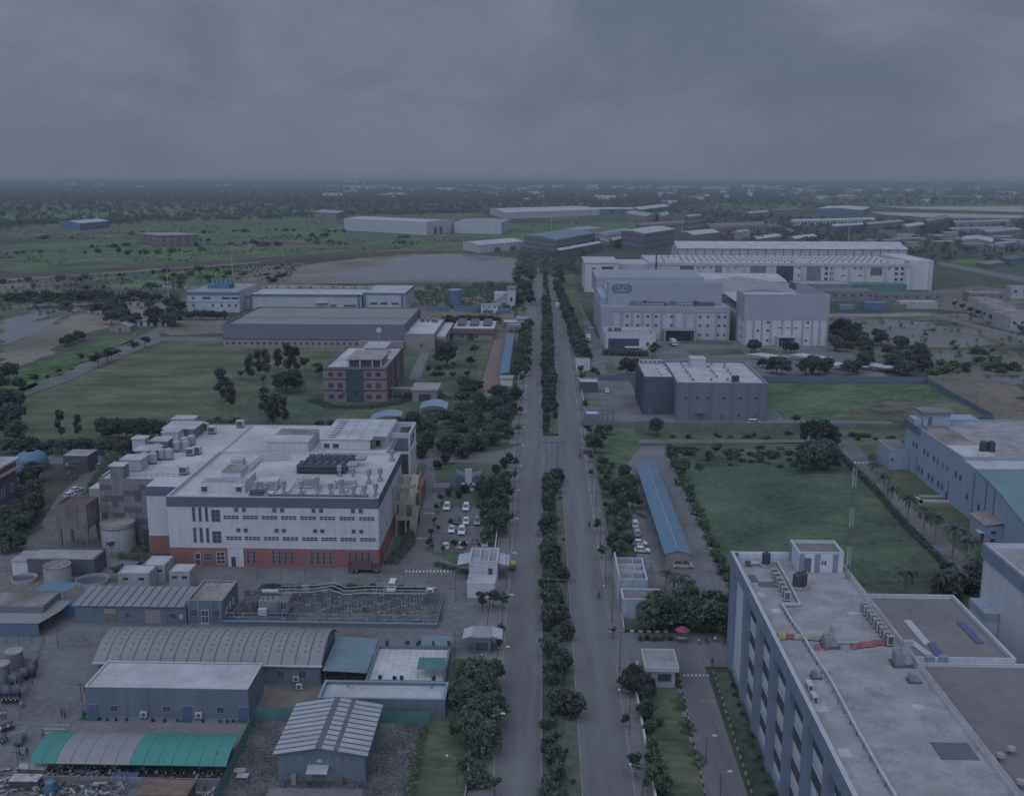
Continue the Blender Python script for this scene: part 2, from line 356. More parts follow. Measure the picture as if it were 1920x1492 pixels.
mat('leaf_mid', (0.145,0.205,0.148), 0.85, 0.55, 0.9, fine=1.0, objr=0.25, spec=0.12, trans=0.45)
mat('leaf_light', (0.175,0.245,0.145), 0.85, 0.55, 0.9, fine=1.0, objr=0.2, spec=0.12, trans=0.45)
mat('leaf_grey', (0.165,0.182,0.162), 0.85, 0.55, 0.9, fine=1.0, objr=0.2, spec=0.12, trans=0.45)
mat('leaf_palm', (0.155,0.180,0.165), 0.75, 0.55, 0.9, fine=1.0, objr=0.2, spec=0.2, trans=0.45)
mat('flower_yellow', (0.25,0.25,0.07), 0.85, 0.3, 0.8)
mat('skin', (0.15,0.09,0.06), 0.7, 0.1, 1); mat('hair', (0.035,0.03,0.03), 0.7, 0.1, 1)
mat('cloth_white', (0.45,0.45,0.47), 0.9, 0.1, 1); mat('cloth_dark', (0.06,0.065,0.085), 0.9, 0.1, 1); mat('cloth_red', (0.36,0.06,0.08), 0.9, 0.1, 1); mat('cloth_blue', (0.11,0.15,0.22), 0.9, 0.1, 1)
mat('car_white', (0.62,0.63,0.65), 0.3, 0.04, 0.5, spec=0.5); mat('car_silver', (0.36,0.36,0.36), 0.3, 0.05, 0.5, spec=0.5, metal=0.2)
mat('car_dark', (0.09,0.09,0.11), 0.3, 0.05, 0.5, spec=0.5); mat('car_red', (0.13,0.05,0.05), 0.3, 0.05, 0.5, spec=0.5); mat('car_beige', (0.44,0.42,0.38), 0.3, 0.05, 0.5, spec=0.5)
mat('truck_blue', (0.07,0.09,0.13), 0.5, 0.15, 0.5); mat('rubber', (0.04,0.04,0.045), 0.9, 0.1, 1); mat('lamp', (0.6,0.6,0.58), 0.3, 0.05, 1); mat('tail_lamp', (0.35,0.04,0.03), 0.3, 0.05, 1)
mat('rick_yellow', (0.45,0.36,0.10), 0.6, 0.1, 0.6); mat('rick_green', (0.05,0.10,0.06), 0.6, 0.1, 0.6)
mat('sign_teal', (0.035,0.115,0.150), 0.6, 0.05, 0.3); mat('sign_pale', (0.30,0.335,0.385), 0.6, 0.05, 0.3)
mat('wire', (0.07,0.07,0.08), 0.7, 0.1, 1)

# ---------------------------------------------------------------- ground, roads, lawns, water
xs = [-42000,-20000,-8000,-3500,-1600,-800,-400,-200,-100,0,100,200,400,800,1600,3500,8000,20000,42000]
ys = [-3000,-800,-200,0,100,200,300,450,650,900,1300,1800,2600,4000,6500,10000,16000,26000,42000]
b = MB(); b.v = [(x, y, 0.0) for y in ys for x in xs]; nx = len(xs)
b.f = [(j*nx+i, j*nx+i+1, (j+1)*nx+i+1, (j+1)*nx+i) for j in range(len(ys)-1) for i in range(nx-1)]
st(b.build('ground', 'land'))
# far and middle distance, left of the road
patch('field', 'rough_grass', [(0,470),(280,440),(640,425),(960,432),(990,470),(700,478),(560,487),(300,505),(0,524)], .06)
patch('field', 'bright_grass', [(0,505),(120,480),(330,468),(560,464),(600,470),(380,486),(180,496),(60,508)], .12)
patch('field', 'bright_grass', [(880,466),(1000,430),(1190,420),(1205,426),(1060,446),(990,462),(900,470),(760,470),(700,462)], .10)
patch('field', 'rough_grass', [(920,420),(1190,414),(1195,421),(990,433),(960,434)], .08)
patch('scrub_land', 'scrub_land', [(0,532),(300,512),(560,492),(545,530),(640,536),(980,534),(985,600),(330,575),(0,640)], .06)
patch('field', 'bright_grass', [(240,525),(330,508),(450,503),(480,512),(380,530),(330,540),(250,540)], .12)
patch('field', 'bright_grass', [(0,600),(40,585),(75,590),(60,612),(0,622)], .14)
patch('dirt_road', 'dark_dirt', [(0,515),(300,496),(560,479),(760,470),(880,472),(880,477),(700,480),(560,488),(300,506),(0,526)], .16)
patch('dirt_road', 'sand', [(0,524),(200,511),(330,502),(490,491),(490,493),(330,505),(200,515),(0,528)], .20)
patch('field', 'bright_grass', [(0,752),(0,712),(110,668),(235,630),(262,622),(250,635),(120,697)], .14)
patch('sand_flat', 'sand', [(0,705),(0,655),(120,600),(205,568),(330,565),(300,585),(215,612),(160,625),(75,672)], .10)
patch('pond', 'water', [(0,648),(0,603),(70,585),(100,590),(55,606),(118,594),(98,612),(45,634),(20,644)], .15)
patch('pond', 'water', [(45,584),(60,575),(170,572),(185,577),(150,584),(100,586)], .15)
patch('pond', 'water', [(272,533),(285,530),(350,534),(352,542),(310,540)], .17)
patch('sand_flat', 'sand', [(540,513),(565,498),(650,487),(770,477),(870,475),(960,484),(988,497),(978,522),(958,531),(640,532),(440,534),(430,524)], .20)
patch('pond', 'water', [(610,517),(680,503),(742,497),(725,487),(780,479),(860,477.5),(950,487),(973,499),(965,516),(950,524),(800,525.5),(700,527)], .25)
patch('campus_drive', 'concrete_yard', [(0,757),(0,741),(110,703),(200,660),(285,620),(310,608),(330,612),(300,627),(300,632),(430,632),(430,640),(305,640),(215,676),(110,722)], .14)
patch('lawn', 'lawn', [(0,830),(0,760),(110,723),(215,677),(305,641),(420,640),(850,650),(925,638),(905,700),(893,760),(910,838),(780,850),(420,815)], .10)
patch('lawn', 'lawn_dark', [(420,810),(470,745),(600,690),(660,668),(790,660),(835,650),(905,645),(880,760),(910,838),(780,850)], .15)
patch('dirt_yard', 'dirt', [(290,595),(430,590),(430,625),(320,630),(290,612)], .13)
patch('dirt_yard', 'dirt', [(770,560),(985,555),(975,640),(930,640),(800,625),(760,590)], .15)
# west compounds
patch('concrete_yard', 'concrete_yard', [(-160,95),(-10.6,95),(-10.6,333),(-150,333),(-190,300)], .06, px=False)
patch('gravel_yard', 'gravel', [(-47.5,95),(-18.6,95),(-18.6,163.5),(-47.5,163.5)], .10, px=False)
patch('lawn', 'lawn', [(-18.6,95),(-11.2,95),(-11.2,166),(-18.6,166)], .10, px=False)
patch('lawn', 'lawn', [(-16.2,179),(-10.8,179),(-10.8,188),(-16.2,188)], .10, px=False)
patch('bare_earth', 'dirt', [(-48,163.5),(-37,163.5),(-37,176),(-48,176)], .10, px=False)
patch('shed_apron', 'concrete_yard', [(-43,95),(-24,95),(-26,143.5),(-40,143.5)], .15, px=False)
patch('gravel_yard', 'gravel', [(-64,203),(-21,203),(-21,217.5),(-64,217.5)], .10, px=False)
patch('garden', 'lawn_dark', [(812,866),(960,872),(963,910),(945,990),(930,1045),(862,1062),(800,1033),(818,960),(836,925),(818,905)], .11)
patch('parking_lot', 'concrete_yard', [(827,951),(912,951),(905,1036),(803,1036),(815,980)], .15)
patch('garden', 'lawn_dark', [(722,1054),(740,1052),(768,1010),(800,870),(785,868),(765,945)], .11)
patch('dark_earth', 'dark_dirt', [(0,1010),(0,880),(150,840),(230,850),(205,905),(130,965),(40,1010)], .11)
patch('dark_earth', 'dark_dirt', [(240,1045),(320,1050),(322,1010),(290,1000),(250,1020)], .11)
patch('compound_lane', 'concrete_yard', [(75,985),(110,930),(165,880),(200,845),(225,845),(195,890),(150,930),(110,985),(100,1000)], .16)
patch('dark_earth', 'scrap_b', [(0,1130),(0,1075),(230,1080),(250,1110),(140,1135)], .11)
# main road: two concrete carriageways, median, pavements
def road(name, x0, x1, y0, y1, z=.16): patch(name, 'concrete_road', [(x0,y0),(x1,y0),(x1,y1),(x0,y1)], z, px=False)
road('road', -6.6, 0.5, 80, 1065); road('road', 6.8, 14.4, 80, 1065, .165)
road('road', 0.5, 6.8, 318, 364, .17); road('road', 0.5, 6.8, 800, 818, .17)
patch('side_road', 'concrete_road', [(-160,322),(-6.7,330),(-6.7,352),(-13,345),(-24,342),(-160,336)], .13, px=False)
for i in range(60):   # slab joints across the carriageways
    y = 118+i*5.0*(1+i*0.018)
    for xa, xb in ((-6.5, .45), (6.85, 14.3)):
        st(MB().box(xa, xb, y, y+.05, .158, .172).build('slab_joint', 'joint'))
def kerbed(name, mt, x0, x1, y0, y1, z=.30):
    st(MB().box(x0+.2, x1-.2, y0+.2, y1-.2, .02, z-.05).build(name, mt))
    b = MB()
    b.box(x0,x0+.2,y0,y1,.02,z).box(x1-.2,x1,y0,y1,.02,z).box(x0+.2,x1-.2,y0,y0+.2,.02,z).box(x0+.2,x1-.2,y1-.2,y1,.02,z)
    st(b.build('kerb', 'kerb'))
kerbed('median', 'lawn_dark', .5, 6.8, 85, 318); kerbed('median', 'lawn_dark', .5, 6.8, 364, 800); kerbed('median', 'lawn_dark', .5, 6.8, 818, 1060)
for a, c in ((88, 315), (368, 796)):
    st(MB().box(4.6, 6.5, a, c, .26, .275).build('bare_soil', 'median_soil'))
kerbed('pavement', 'paving', -10.4, -6.6, 85, 200); kerbed('pavement', 'paving', -10.4, -6.6, 203, 327); kerbed('pavement', 'paving', -10.4, -6.6, 354, 900)
kerbed('pavement', 'paving', 14.4, 17.2, 85, 186); kerbed('pavement', 'paving', 14.4, 17.2, 201, 340); kerbed('pavement', 'paving', 14.4, 17.2, 346, 900)
for i, y in enumerate((226, 322)): st(MB().box(6.9, 14.3, y, y+.5, .165, .19).build('speed_bump', 'joint'))
patch('verge', 'rough_grass', [(-16,354),(-10.5,354),(-10.5,1000),(-18,1000)], .12, px=False)
patch('verge', 'rough_grass', [(17.3,480),(24,480),(30,1000),(17.3,1000)], .10, px=False)
patch('brick_path', 'red_paving', [(-26.3,428),(-15,428),(-19.8,614),(-26.3,614)], .19, px=False)
patch('brick_path', 'red_paving', [(812,738),(838,735),(850,748),(815,750),(790,742)], .19)
patch('walkway', 'paving', [(765,712),(790,660),(805,662),(787,712)], .19)
# east of the road
patch('lawn', 'lawn', [(17.4,90),(25.5,90),(24.8,186),(17.4,186)], .08, px=False)
patch('entrance_drive', 'concrete_road', [(14,186),(37,186),(37,201.5),(14,200.5)], .14, px=False)
patch('entrance_drive', 'concrete_road', [(23.6,90),(31.2,90),(31.2,186.1),(26,186.1)], .15, px=False)
patch('lawn', 'lawn_dark', [(31.3,90),(35.1,90),(35.1,184),(32.3,184)], .10, px=False)
patch('lawn', 'lawn_dark', [(17.4,201.6),(26.5,201.6),(26.5,207),(17.4,207)], .12, px=False)
patch('concrete_yard', 'concrete_yard', [(17.4,207),(42,207),(42,353),(17.4,353)], .07, px=False)
patch('garden', 'lawn_dark', [(17.4,233),(23.5,233),(24.5,300),(26,330),(17.4,340)], .12, px=False)
patch('verge', 'rough_grass', [(17.4,330),(28,330),(34,352),(34,379),(17.4,379)], .11, px=False)
patch('field', 'lawn_dark', [(42,205),(97,205),(100,330),(103,362),(43,352)], .09, px=False)
patch('verge', 'lawn_dark', [(32,353),(170,366),(170,381),(32,380)], .09, px=False)
patch('garden_lane', 'concrete_yard', [(96.8,205),(102.5,205),(103,300),(109,364),(102,364),(97,300)], .15, px=False)
patch('garden_lane', 'concrete_yard', [(34,356),(102,360),(102,364),(34,361)], .14, px=False)
patch('lawn', 'lawn', [(102.6,205),(116,205),(116,362),(108,362),(103,300)], .12, px=False)
patch('concrete_yard', 'concrete_yard', [(17.4,384),(131,384),(131,393),(92,396),(92,410),(40,410),(40,470),(17.4,470)], .10, px=False)
patch('lawn', 'lawn', [(17.6,415),(24,415),(24,431),(17.6,431)], .14, px=False)
patch('field', 'rough_grass', [(86,393),(172,393),(172,468),(86,468)], .08, px=False)
patch('bare_patch', 'scrub_land', [(1600,765),(1650,750),(1700,753),(1740,765),(1730,785),(1640,785),(1560,782)], .13)
patch('dirt_lot', 'dirt', [(1742,716),(1745,700),(1920,695),(1920,798),(1862,788)], .12)
patch('pond', 'water', [(1790,710),(1850,703),(1920,704),(1920,722),(1860,712)], .16)
patch('concrete_yard', 'concrete_yard', [(17.4,475),(160,475),(160,592),(32,592),(28,760),(20,760)], .09, px=False)
patch('lawn', 'lawn_dark', [(1285,655),(1390,655),(1395,664),(1340,667),(1290,663)], .15)
patch('lawn', 'lawn_dark', [(1275,640),(1375,642),(1372,647),(1280,645)], .15)
patch('lawn', 'lawn_dark', [(1425,652),(1450,655),(1465,668),(1430,665)], .15)
patch('lawn', 'lawn', [(1132,680),(1150,680),(1165,703),(1140,703)], .15)
patch('scrub_land', 'scrub_land', [(1545,585),(1920,590),(1920,700),(1740,700),(1640,690),(1550,640)], .08)
patch('wet_ground', 'mud', [(1580,605),(1660,598),(1740,605),(1800,620),(1870,645),(1800,652),(1680,650),(1600,628)], .14)
patch('wet_ground', 'mud', [(1690,657),(1760,662),(1860,668),(1840,678),(1760,680),(1700,668)], .14)
patch('dirt_lot', 'dirt', [(1740,545),(1830,535),(1920,548),(1920,600),(1760,580)], .08)
patch('field', 'bright_grass', [(1760,488),(1850,486),(1920,492),(1920,500),(1800,496)], .10)
patch('highway', 'concrete_road', [(1760,490),(1920,520),(1920,530),(1760,497)], .12)
patch('highway', 'concrete_road', [(1430,415),(1560,450),(1640,462),(1625,466),(1530,452),(1418,418)], .14)
patch('field', 'bright_grass', [(1330,385),(1480,381),(1530,386),(1500,393),(1350,393)], .12)
patch('field', 'bright_grass', [(1520,366),(1920,366),(1920,388),(1640,386),(1500,376)], .10)
patch('sand_flat', 'pale_flat', [(1640,388),(1920,387),(1920,398),(1780,394)], .18)
patch('sand_flat', 'pale_flat', [(1630,397),(1800,401),(1920,404),(1920,409),(1760,409),(1660,403)], .18)
patch('field', 'bright_grass', [(0,392),(200,388),(520,386),(640,400),(560,408),(300,412),(0,420)], .10)
patch('field', 'rough_grass', [(300,412),(620,402),(900,400),(920,410),(640,425),(280,440),(0,445),(0,425)], .08)

for pts, m_ in [([(0,462),(150,452),(260,452),(240,462),(60,470)],'bright_grass'),([(380,455),(560,448),(640,452),(620,462),(420,466)],'scrub_land'),([(0,440),(90,432),(260,436),(230,444),(40,450)],'scrub_land'),([(330,442),(470,430),(600,428),(590,438),(420,448)],'bright_grass'),([(480,484),(600,474),(720,466),(820,466),(700,476),(560,482)],'scrub_land'),([(60,500),(200,488),(330,482),(300,490),(150,498)],'scrub_land'),([(120,548),(230,540),(330,545),(300,556),(150,560)],'scrub_land'),([(0,548),(110,540),(140,548),(60,560),(0,562)],'bright_grass'),([(420,512),(530,500),(545,512),(480,522)],'dirt'),([(880,452),(960,446),(985,456),(940,464)],'scrub_land'),([(200,400),(420,392),(520,394),(380,404)],'scrub_land')]:
    patch('field', m_, pts, .135)
# ---------------------------------------------------------------- foliage
rng = np.random.default_rng(5)
def cards(name, mt, ctr, size, upb=0.3, asp=0.75):
    """many small diamond leaves/leaf sprays as one mesh"""
    n = len(ctr); u = rng.normal(size=(n,3)); u[:,2] *= (1-upb)*.8; u /= np.linalg.norm(u, axis=1)[:,None]
    v = rng.normal(size=(n,3)); v[:,2] *= (1-upb)*.8; v -= (v*u).sum(1)[:,None]*u; v /= np.linalg.norm(v, axis=1)[:,None]
    s = (size*rng.uniform(.6, 1.35, n))[:,None]
    q = np.stack([ctr-u*s, ctr-v*s*asp, ctr+u*s, ctr+v*s*asp], 1).reshape(-1,3)
    me = bpy.data.meshes.new(name); me.vertices.add(4*n); me.vertices.foreach_set('co', q.astype('f').ravel())
    me.loops.add(4*n); me.loops.foreach_set('vertex_index', np.arange(4*n, dtype='i'))
    me.polygons.add(n); me.polygons.foreach_set('loop_start', np.arange(0, 4*n, 4, dtype='i'))
    me.update(calc_edges=True); me.materials.append(MATS[mt]); return me
def blob_pts(lobes, n):
    """points through the outer shells of overlapping lobes"""
    vol = np.array([l[1]*l[2]*l[3] for l in lobes])**.75; cnt = rng.multinomial(n, vol/vol.sum()); P = []
    for (c, a, b_, h), k in zip(lobes, cnt):
        d = rng.normal(size=(k,3)); d /= np.linalg.norm(d, axis=1)[:,None]
        r = rng.uniform(.35, 1, k)**.4*(1+.10*np.sin(d[:,0]*7+d[:,1]*5+c[0]*3)+.08*rng.normal(size=k))
        P.append(np.array(c)+d*r[:,None]*np.array([a,b_,h]))
    return np.concatenate(P)
def crown(kind, seed):
    r = random.Random(seed); lb = []
    if kind == 'round':
        lb.append(((0,0,2.3),1.5,1.5,1.9))
        for i in range(9):
            a = r.uniform(0,6.28); z = r.uniform(1.0,3.6); k = 1.25*(1-abs(z-2.2)/3.2); lb.append(((k*math.cos(a),k*math.sin(a),z),r.uniform(.7,1.1),r.uniform(.7,1.1),r.uniform(.6,1.0)))
    elif kind == 'street':
        for i in range(9):
            a = r.uniform(0,6.28); k = r.uniform(.1,1.25); lb.append(((k*math.cos(a),k*math.sin(a),r.uniform(2.4,4.3)),r.uniform(.4,.85),r.uniform(.4,.85),r.uniform(.3,.6)))
    elif kind == 'spread':
        lb.append(((0,0,4.6),2.6,2.6,1.5))
        for i in range(16):
            a = r.uniform(0,6.28); k = r.uniform(1.0,3.3); lb.append(((k*math.cos(a),k*math.sin(a),r.uniform(3.2,6.0)-.35*k),r.uniform(.9,1.6),r.uniform(.9,1.6),r.uniform(.6,1.0)))
    elif kind == 'poplar':
        for i in range(14):
            z = r.uniform(3,11); k = 1.5*(1-abs(z-6)/7); a = r.uniform(0,6.28); lb.append(((k*math.cos(a)*.8,k*math.sin(a)*.8,z),r.uniform(.7,1.3),r.uniform(.7,1.3),r.uniform(.9,1.5)))
    elif kind == 'bush':
        for i in range(6):
            a = r.uniform(0,6.28); k = r.uniform(0,.9); lb.append(((k*math.cos(a),k*math.sin(a),r.uniform(.4,1.0)),r.uniform(.5,.9),r.uniform(.5,.9),r.uniform(.4,.7)))
    return lb
SPEC = {'round': (1100,.27,.16,1.2,'bark'), 'street': (420,.27,.07,3.2,'bark'), 'spread': (1900,.38,.22,4.4,'bark'), 'poplar': (1300,.38,.17,9.0,'pale_bark'), 'bush': (320,.2,.06,.8,'bark')}
LIMBS = {'spread': 7, 'street': 5, 'poplar': 6, 'round': 3, 'bush': 3}
TREEMESH = {}
def tree_mesh(kind, leaf, var):
    k = (kind, leaf, var)
    if k not in TREEMESH:
        n, sz, tr, th, bark = SPEC[kind]; lb = crown(kind, hash(kind) % 1 + var*17 + len(kind)*31)
        r = random.Random(var+7); b = MB(); lean = (r.uniform(-.15,.15), r.uniform(-.15,.15))
        fork = (lean[0], lean[1], th*.62); b.tube((0,0,-.1), fork, tr*1.25, 7, tr*.8)
        b.tube(fork, (lean[0]*1.6, lean[1]*1.6, th*1.05), tr*.8, 6, tr*.4)
        for i in range(LIMBS[kind]):
            c = lb[(i*2+1) % len(lb)][0]; b.tube((fork[0], fork[1], fork[2]*r.uniform(.8,1.1)), c, tr*.5, 5, tr*.15)
        TREEMESH[k] = (b.mesh('trunk', bark), cards('crown', leaf, blob_pts(lb, n), sz))
    return TREEMESH[k]
BASEH = {'round': 4.2, 'street': 4.7, 'spread': 6.6, 'poplar': 12.0, 'bush': 1.6}
NTREE = [0]
def tree(kind, loc, h, label, group=None, leaf='leaf_mid', wide=1.0, name=None, cat='tree', parts=True):
    NTREE[0] += 1; s = h/BASEH[kind]; v = NTREE[0] % 4
    t, c = tree_mesh(kind, leaf, v)
    if name is None:
        g_ = (group or '')+' '+label; name = 'bush' if kind == 'bush' else next((v_ for k_, v_ in (('median','median_tree'),('street tree','street_tree'),('garden','garden_tree'),('lawn','lawn_tree'),('field','field_tree'),('wood','wood_tree'),('row','roadside_tree')) if k_ in g_), 'tree')
    o = thing(name, label, cat if kind != 'bush' else 'bush', (loc[0], loc[1], loc[2] if len(loc) > 2 else 0), group, local=True, rz=rnd.uniform(0, 6.28))
    o.scale = (s*wide*rnd.uniform(.92,1.1), s*wide*rnd.uniform(.92,1.1), s)
    if kind != 'bush': link(t, 'trunk', o)
    link(c, 'crown' if kind != 'bush' else 'foliage', o)
    return o
def palm_mesh(seed):
    r = random.Random(seed); b = MB(); H = 6.0; px = 0; pts = [(0.25*math.sin(i*.35+seed), 0.2*math.cos(i*.3)-.2, H*i/6) for i in range(7)]
    for i in range(6): b.tube(pts[i], pts[i+1], .2-.012*i, 7, .19-.012*i)
    f = []; top = Vector(pts[-1]); c = MB()
    for i in range(22):
        a = i*2.4+r.uniform(-.2,.2); el = r.uniform(-.15,1.15); ln = r.uniform(2.4,3.2); d = Vector((math.cos(a), math.sin(a), 0)); p = top.copy(); sl = el; sd = Vector((-math.sin(a), math.cos(a), 0))
        for k in range(7):
            q = p+(d*math.cos(sl)+Vector((0,0,math.sin(sl))))*ln/7; sl -= .32
            wd = .42*(1-abs(k-2.5)/5)
            for sgn in (-1, 1):
                for u in (0, .5):
                    m = p.lerp(q, u); e = p.lerp(q, u+.42)
                    c.quad(m, e, e+sd*(sgn*wd)+(q-p)*.4-Vector((0,0,.28)), m+sd*(sgn*wd)+(q-p)*.3-Vector((0,0,.25)))
            p = q
    return b.mesh('trunk', 'pale_bark'), c.mesh('fronds', 'leaf_palm')
PALMS = [palm_mesh(i) for i in range(3)]
def palm(loc, h, label, group=None):
    NTREE[0] += 1; t, c = PALMS[NTREE[0] % 3]; s = h/7.2
    o = thing('palm_tree', label, 'palm tree', (loc[0], loc[1], 0), group, local=True, rz=rnd.uniform(0, 6.28)); o.scale = (s*1.05, s*1.05, s)
    link(t, 'trunk', o); link(c, 'fronds', o); return o
def hedge(pts, w, h, label, leaf='leaf_mid', group=None, dens=26, name='hedge', cat='hedge', size=.17):
    """clipped hedge following a line, as leaf sprays through its volume"""
    P = []
    for a, b_ in zip(pts, pts[1:]):
        a = np.array(a[:2]); b_ = np.array(b_[:2]); ln = np.linalg.norm(b_-a); k = max(30, int(ln*w*dens*(h+.5))); d = (b_-a)/max(ln,.01); s = np.array([-d[1], d[0]])
        t = rng.uniform(0,1,k); o = rng.uniform(-.5,.5,k)*w; z = h*rng.uniform(.03,1,k)**.6*(1-.25*np.abs(o/w*2)**3)
        P.append(np.column_stack([a[0]+(b_-a)[0]*t+s[0]*o, a[1]+(b_-a)[1]*t+s[1]*o, z]))
    P = np.concatenate(P); c = P.mean(0); c[2] = 0; P = P-c
    o = link(cards(name, leaf, P, size), name, None, tuple(c)); return tag(o, label, cat, group)
def scatter_pts(poly, n, seed, px=True, avoid=()):
    r = random.Random(seed); Q = [G(*p) for p in poly] if px else [Vector((*p,0)) for p in poly]; out = []
    def inside(x, y, Q):
        k = False; j = len(Q)-1
        for i in range(len(Q)):
            if (Q[i].y > y) != (Q[j].y > y) and x < (Q[j].x-Q[i].x)*(y-Q[i].y)/(Q[j].y-Q[i].y)+Q[i].x: k = not k
            j = i
        return k
    AV = [[G(*p) for p in a] for a in avoid]
    x0, x1 = min(q.x for q in Q), max(q.x for q in Q); y0, y1 = min(q.y for q in Q), max(q.y for q in Q); tries = 0
    while len(out) < n and tries < n*60:
        tries += 1; x, y = r.uniform(x0,x1), r.uniform(y0,y1)
        if inside(x, y, Q) and not any(inside(x, y, a) for a in AV): out.append((x, y))
    return out
def clustered(pts, k, spread, seed):
    q = random.Random(seed); c = pts[:max(1, len(pts)//k)]
    return [(a[0]+q.gauss(0, spread*1.6), a[1]+q.gauss(0, spread)) for a in c for _ in range(k)]
def mass(name, label, cat, pts, hmin, hmax, leaf, per, size, seed, wide=.55, lump=True):
    """a wood or thicket too dense to count, as one mass of leaf clumps"""
    r = np.random.default_rng(seed); P = []
    pts = np.array(pts); n = len(pts); h = r.uniform(hmin, hmax, n)
    d = r.normal(size=(n,per,3)); d /= np.linalg.norm(d, axis=2)[:,:,None]; rad = r.uniform(.3,1,(n,per))**.5
    c = np.zeros((n,per,3)); c[:,:,0] = pts[:,0:1]; c[:,:,1] = pts[:,1:2]; c[:,:,2] = (h*.55)[:,None]
    c += d*rad[:,:,None]*np.stack([h*wide, h*wide, h*.45], 1)[:,None,:]
    c = c.reshape(-1,3); c[:,2] = np.abs(c[:,2])
    s = np.repeat(h, per)*size
    o = link(cards(name, leaf, c, s), name); o['kind'] = 'stuff'; o['label'] = label; o['category'] = cat; return o

# ---------------------------------------------------------------- vehicles (local, nose to -y)
def make_car(key, paint, kind='hatch'):
    o = proto(key, {'hatch':'parked_car','sedan':'parked_car','suv':'parked_car','van':'parked_van'}[kind], 'van' if kind == 'van' else 'car')
    Lh, W, H = {'hatch':(1.9,.84,1.48), 'sedan':(2.15,.86,1.45), 'suv':(2.2,.9,1.72), 'van':(2.35,.92,1.95)}[kind]
    nose = {'hatch':.72,'sedan':.68,'suv':.86,'van':.95}[kind]; tail = {'hatch':1.0,'sedan':.88,'suv':1.05,'van':1.1}[kind]
    ws, wr, rr, rb = {'hatch':(-.95,-.25,1.2,1.75), 'sedan':(-.95,-.2,.95,1.6), 'suv':(-1.05,-.45,1.7,2.1), 'van':(-1.75,-1.0,2.0,2.25)}[kind]
    bl = .95 if kind in ('suv','van') else .86
    pr = [(-Lh,.32),(-Lh-.03,.55),(-Lh+.1,nose),(ws,bl),(rb,bl+.04),(Lh-.02,tail),(Lh+.03,.55),(Lh-.02,.3)]
    body = MB()
    for sx in (1,):
        n = len(pr); v = [(-W*(.96 if p[1] < .4 or abs(p[0]) > Lh-.15 else 1), p[0], p[1]) for p in pr]+[(W*(.96 if p[1] < .4 or abs(p[0]) > Lh-.15 else 1), p[0], p[1]) for p in pr]
        body.add(v, [tuple(range(n)), tuple(range(n,2*n))[::-1]]+[(i,i+n,(i+1)%n+n,(i+1)%n) for i in range(n)])
    body.build('body', paint, o)
    a, t = W*.95, W*.74
    def cab(y0, y1, yt0, yt1, z0, z1, k=1.0):
        return [(-a*k,y0,z0),(a*k,y0,z0),(a*k,y1,z0),(-a*k,y1,z0),(-t*k,yt0,z1),(t*k,yt0,z1),(t*k,yt1,z1),(-t*k,yt1,z1)]
    F = [(0,3,2,1),(4,5,6,7),(0,1,5,4),(1,2,6,5),(2,3,7,6),(3,0,4,7)]
    MB().add(cab(ws, rb, wr, rr, bl-.02, H-.06), F).build('window_glass', 'glass', o)
    MB().add([(-t*1.02,wr-.05,H-.07),(t*1.02,wr-.05,H-.07),(t*1.02,rr+.05,H-.07),(-t*1.02,rr+.05,H-.07),(-t*.9,wr+.1,H),(t*.9,wr+.1,H),(t*.9,rr-.08,H),(-t*.9,rr-.08,H)], F).build('roof', paint, o)
    pl = MB()
    for s in (-1, 1):
        for (y0, y1) in ((ws, wr), (.25, .28), (rb, rr)): pl.tube((s*a,y0,bl), (s*t,y1,H-.05), .055, 5)
    pl.build('pillars', paint, o)['kind'] = 'stuff'
    for s in (-1, 1):
        for y in (-Lh*.62, Lh*.6):
            wh = MB().tube((s*W-.12*s,y,.31),(s*W+.03*s,y,.31),.31,14).build('wheel', 'rubber', o)
            MB().tube((s*W,y,.31),(s*W+.045*s,y,.31),.19,10).build('rim', 'galvanised', wh)
        MB().box(s*W*.62-.16,s*W*.62+.16,-Lh-.04,-Lh+.1,.55,.70).build('headlight', 'lamp', o)
        MB().box(s*W*.72-.12,s*W*.72+.12,Lh-.06,Lh+.045,.66,.82).build('tail_light', 'tail_lamp', o)
        MB().box(s*(W+.02)-.09,s*(W+.02)+.09,ws+.28,ws+.42,bl,bl+.14).build('mirror', paint, o)
    MB().box(-W*.6,W*.6,-Lh-.045,-Lh+.05,.36,.5).build('bumper', 'black_plastic', o)
    return o
make_car('hatch_white','car_white','hatch'); make_car('sedan_white','car_white','sedan'); make_car('suv_white','car_white','suv'); make_car('van_white','car_white','van')
make_car('hatch_silver','car_silver','hatch'); make_car('suv_silver','car_silver','suv'); make_car('hatch_red','car_red','hatch'); make_car('sedan_dark','car_dark','sedan'); make_car('van_beige','car_beige','van')
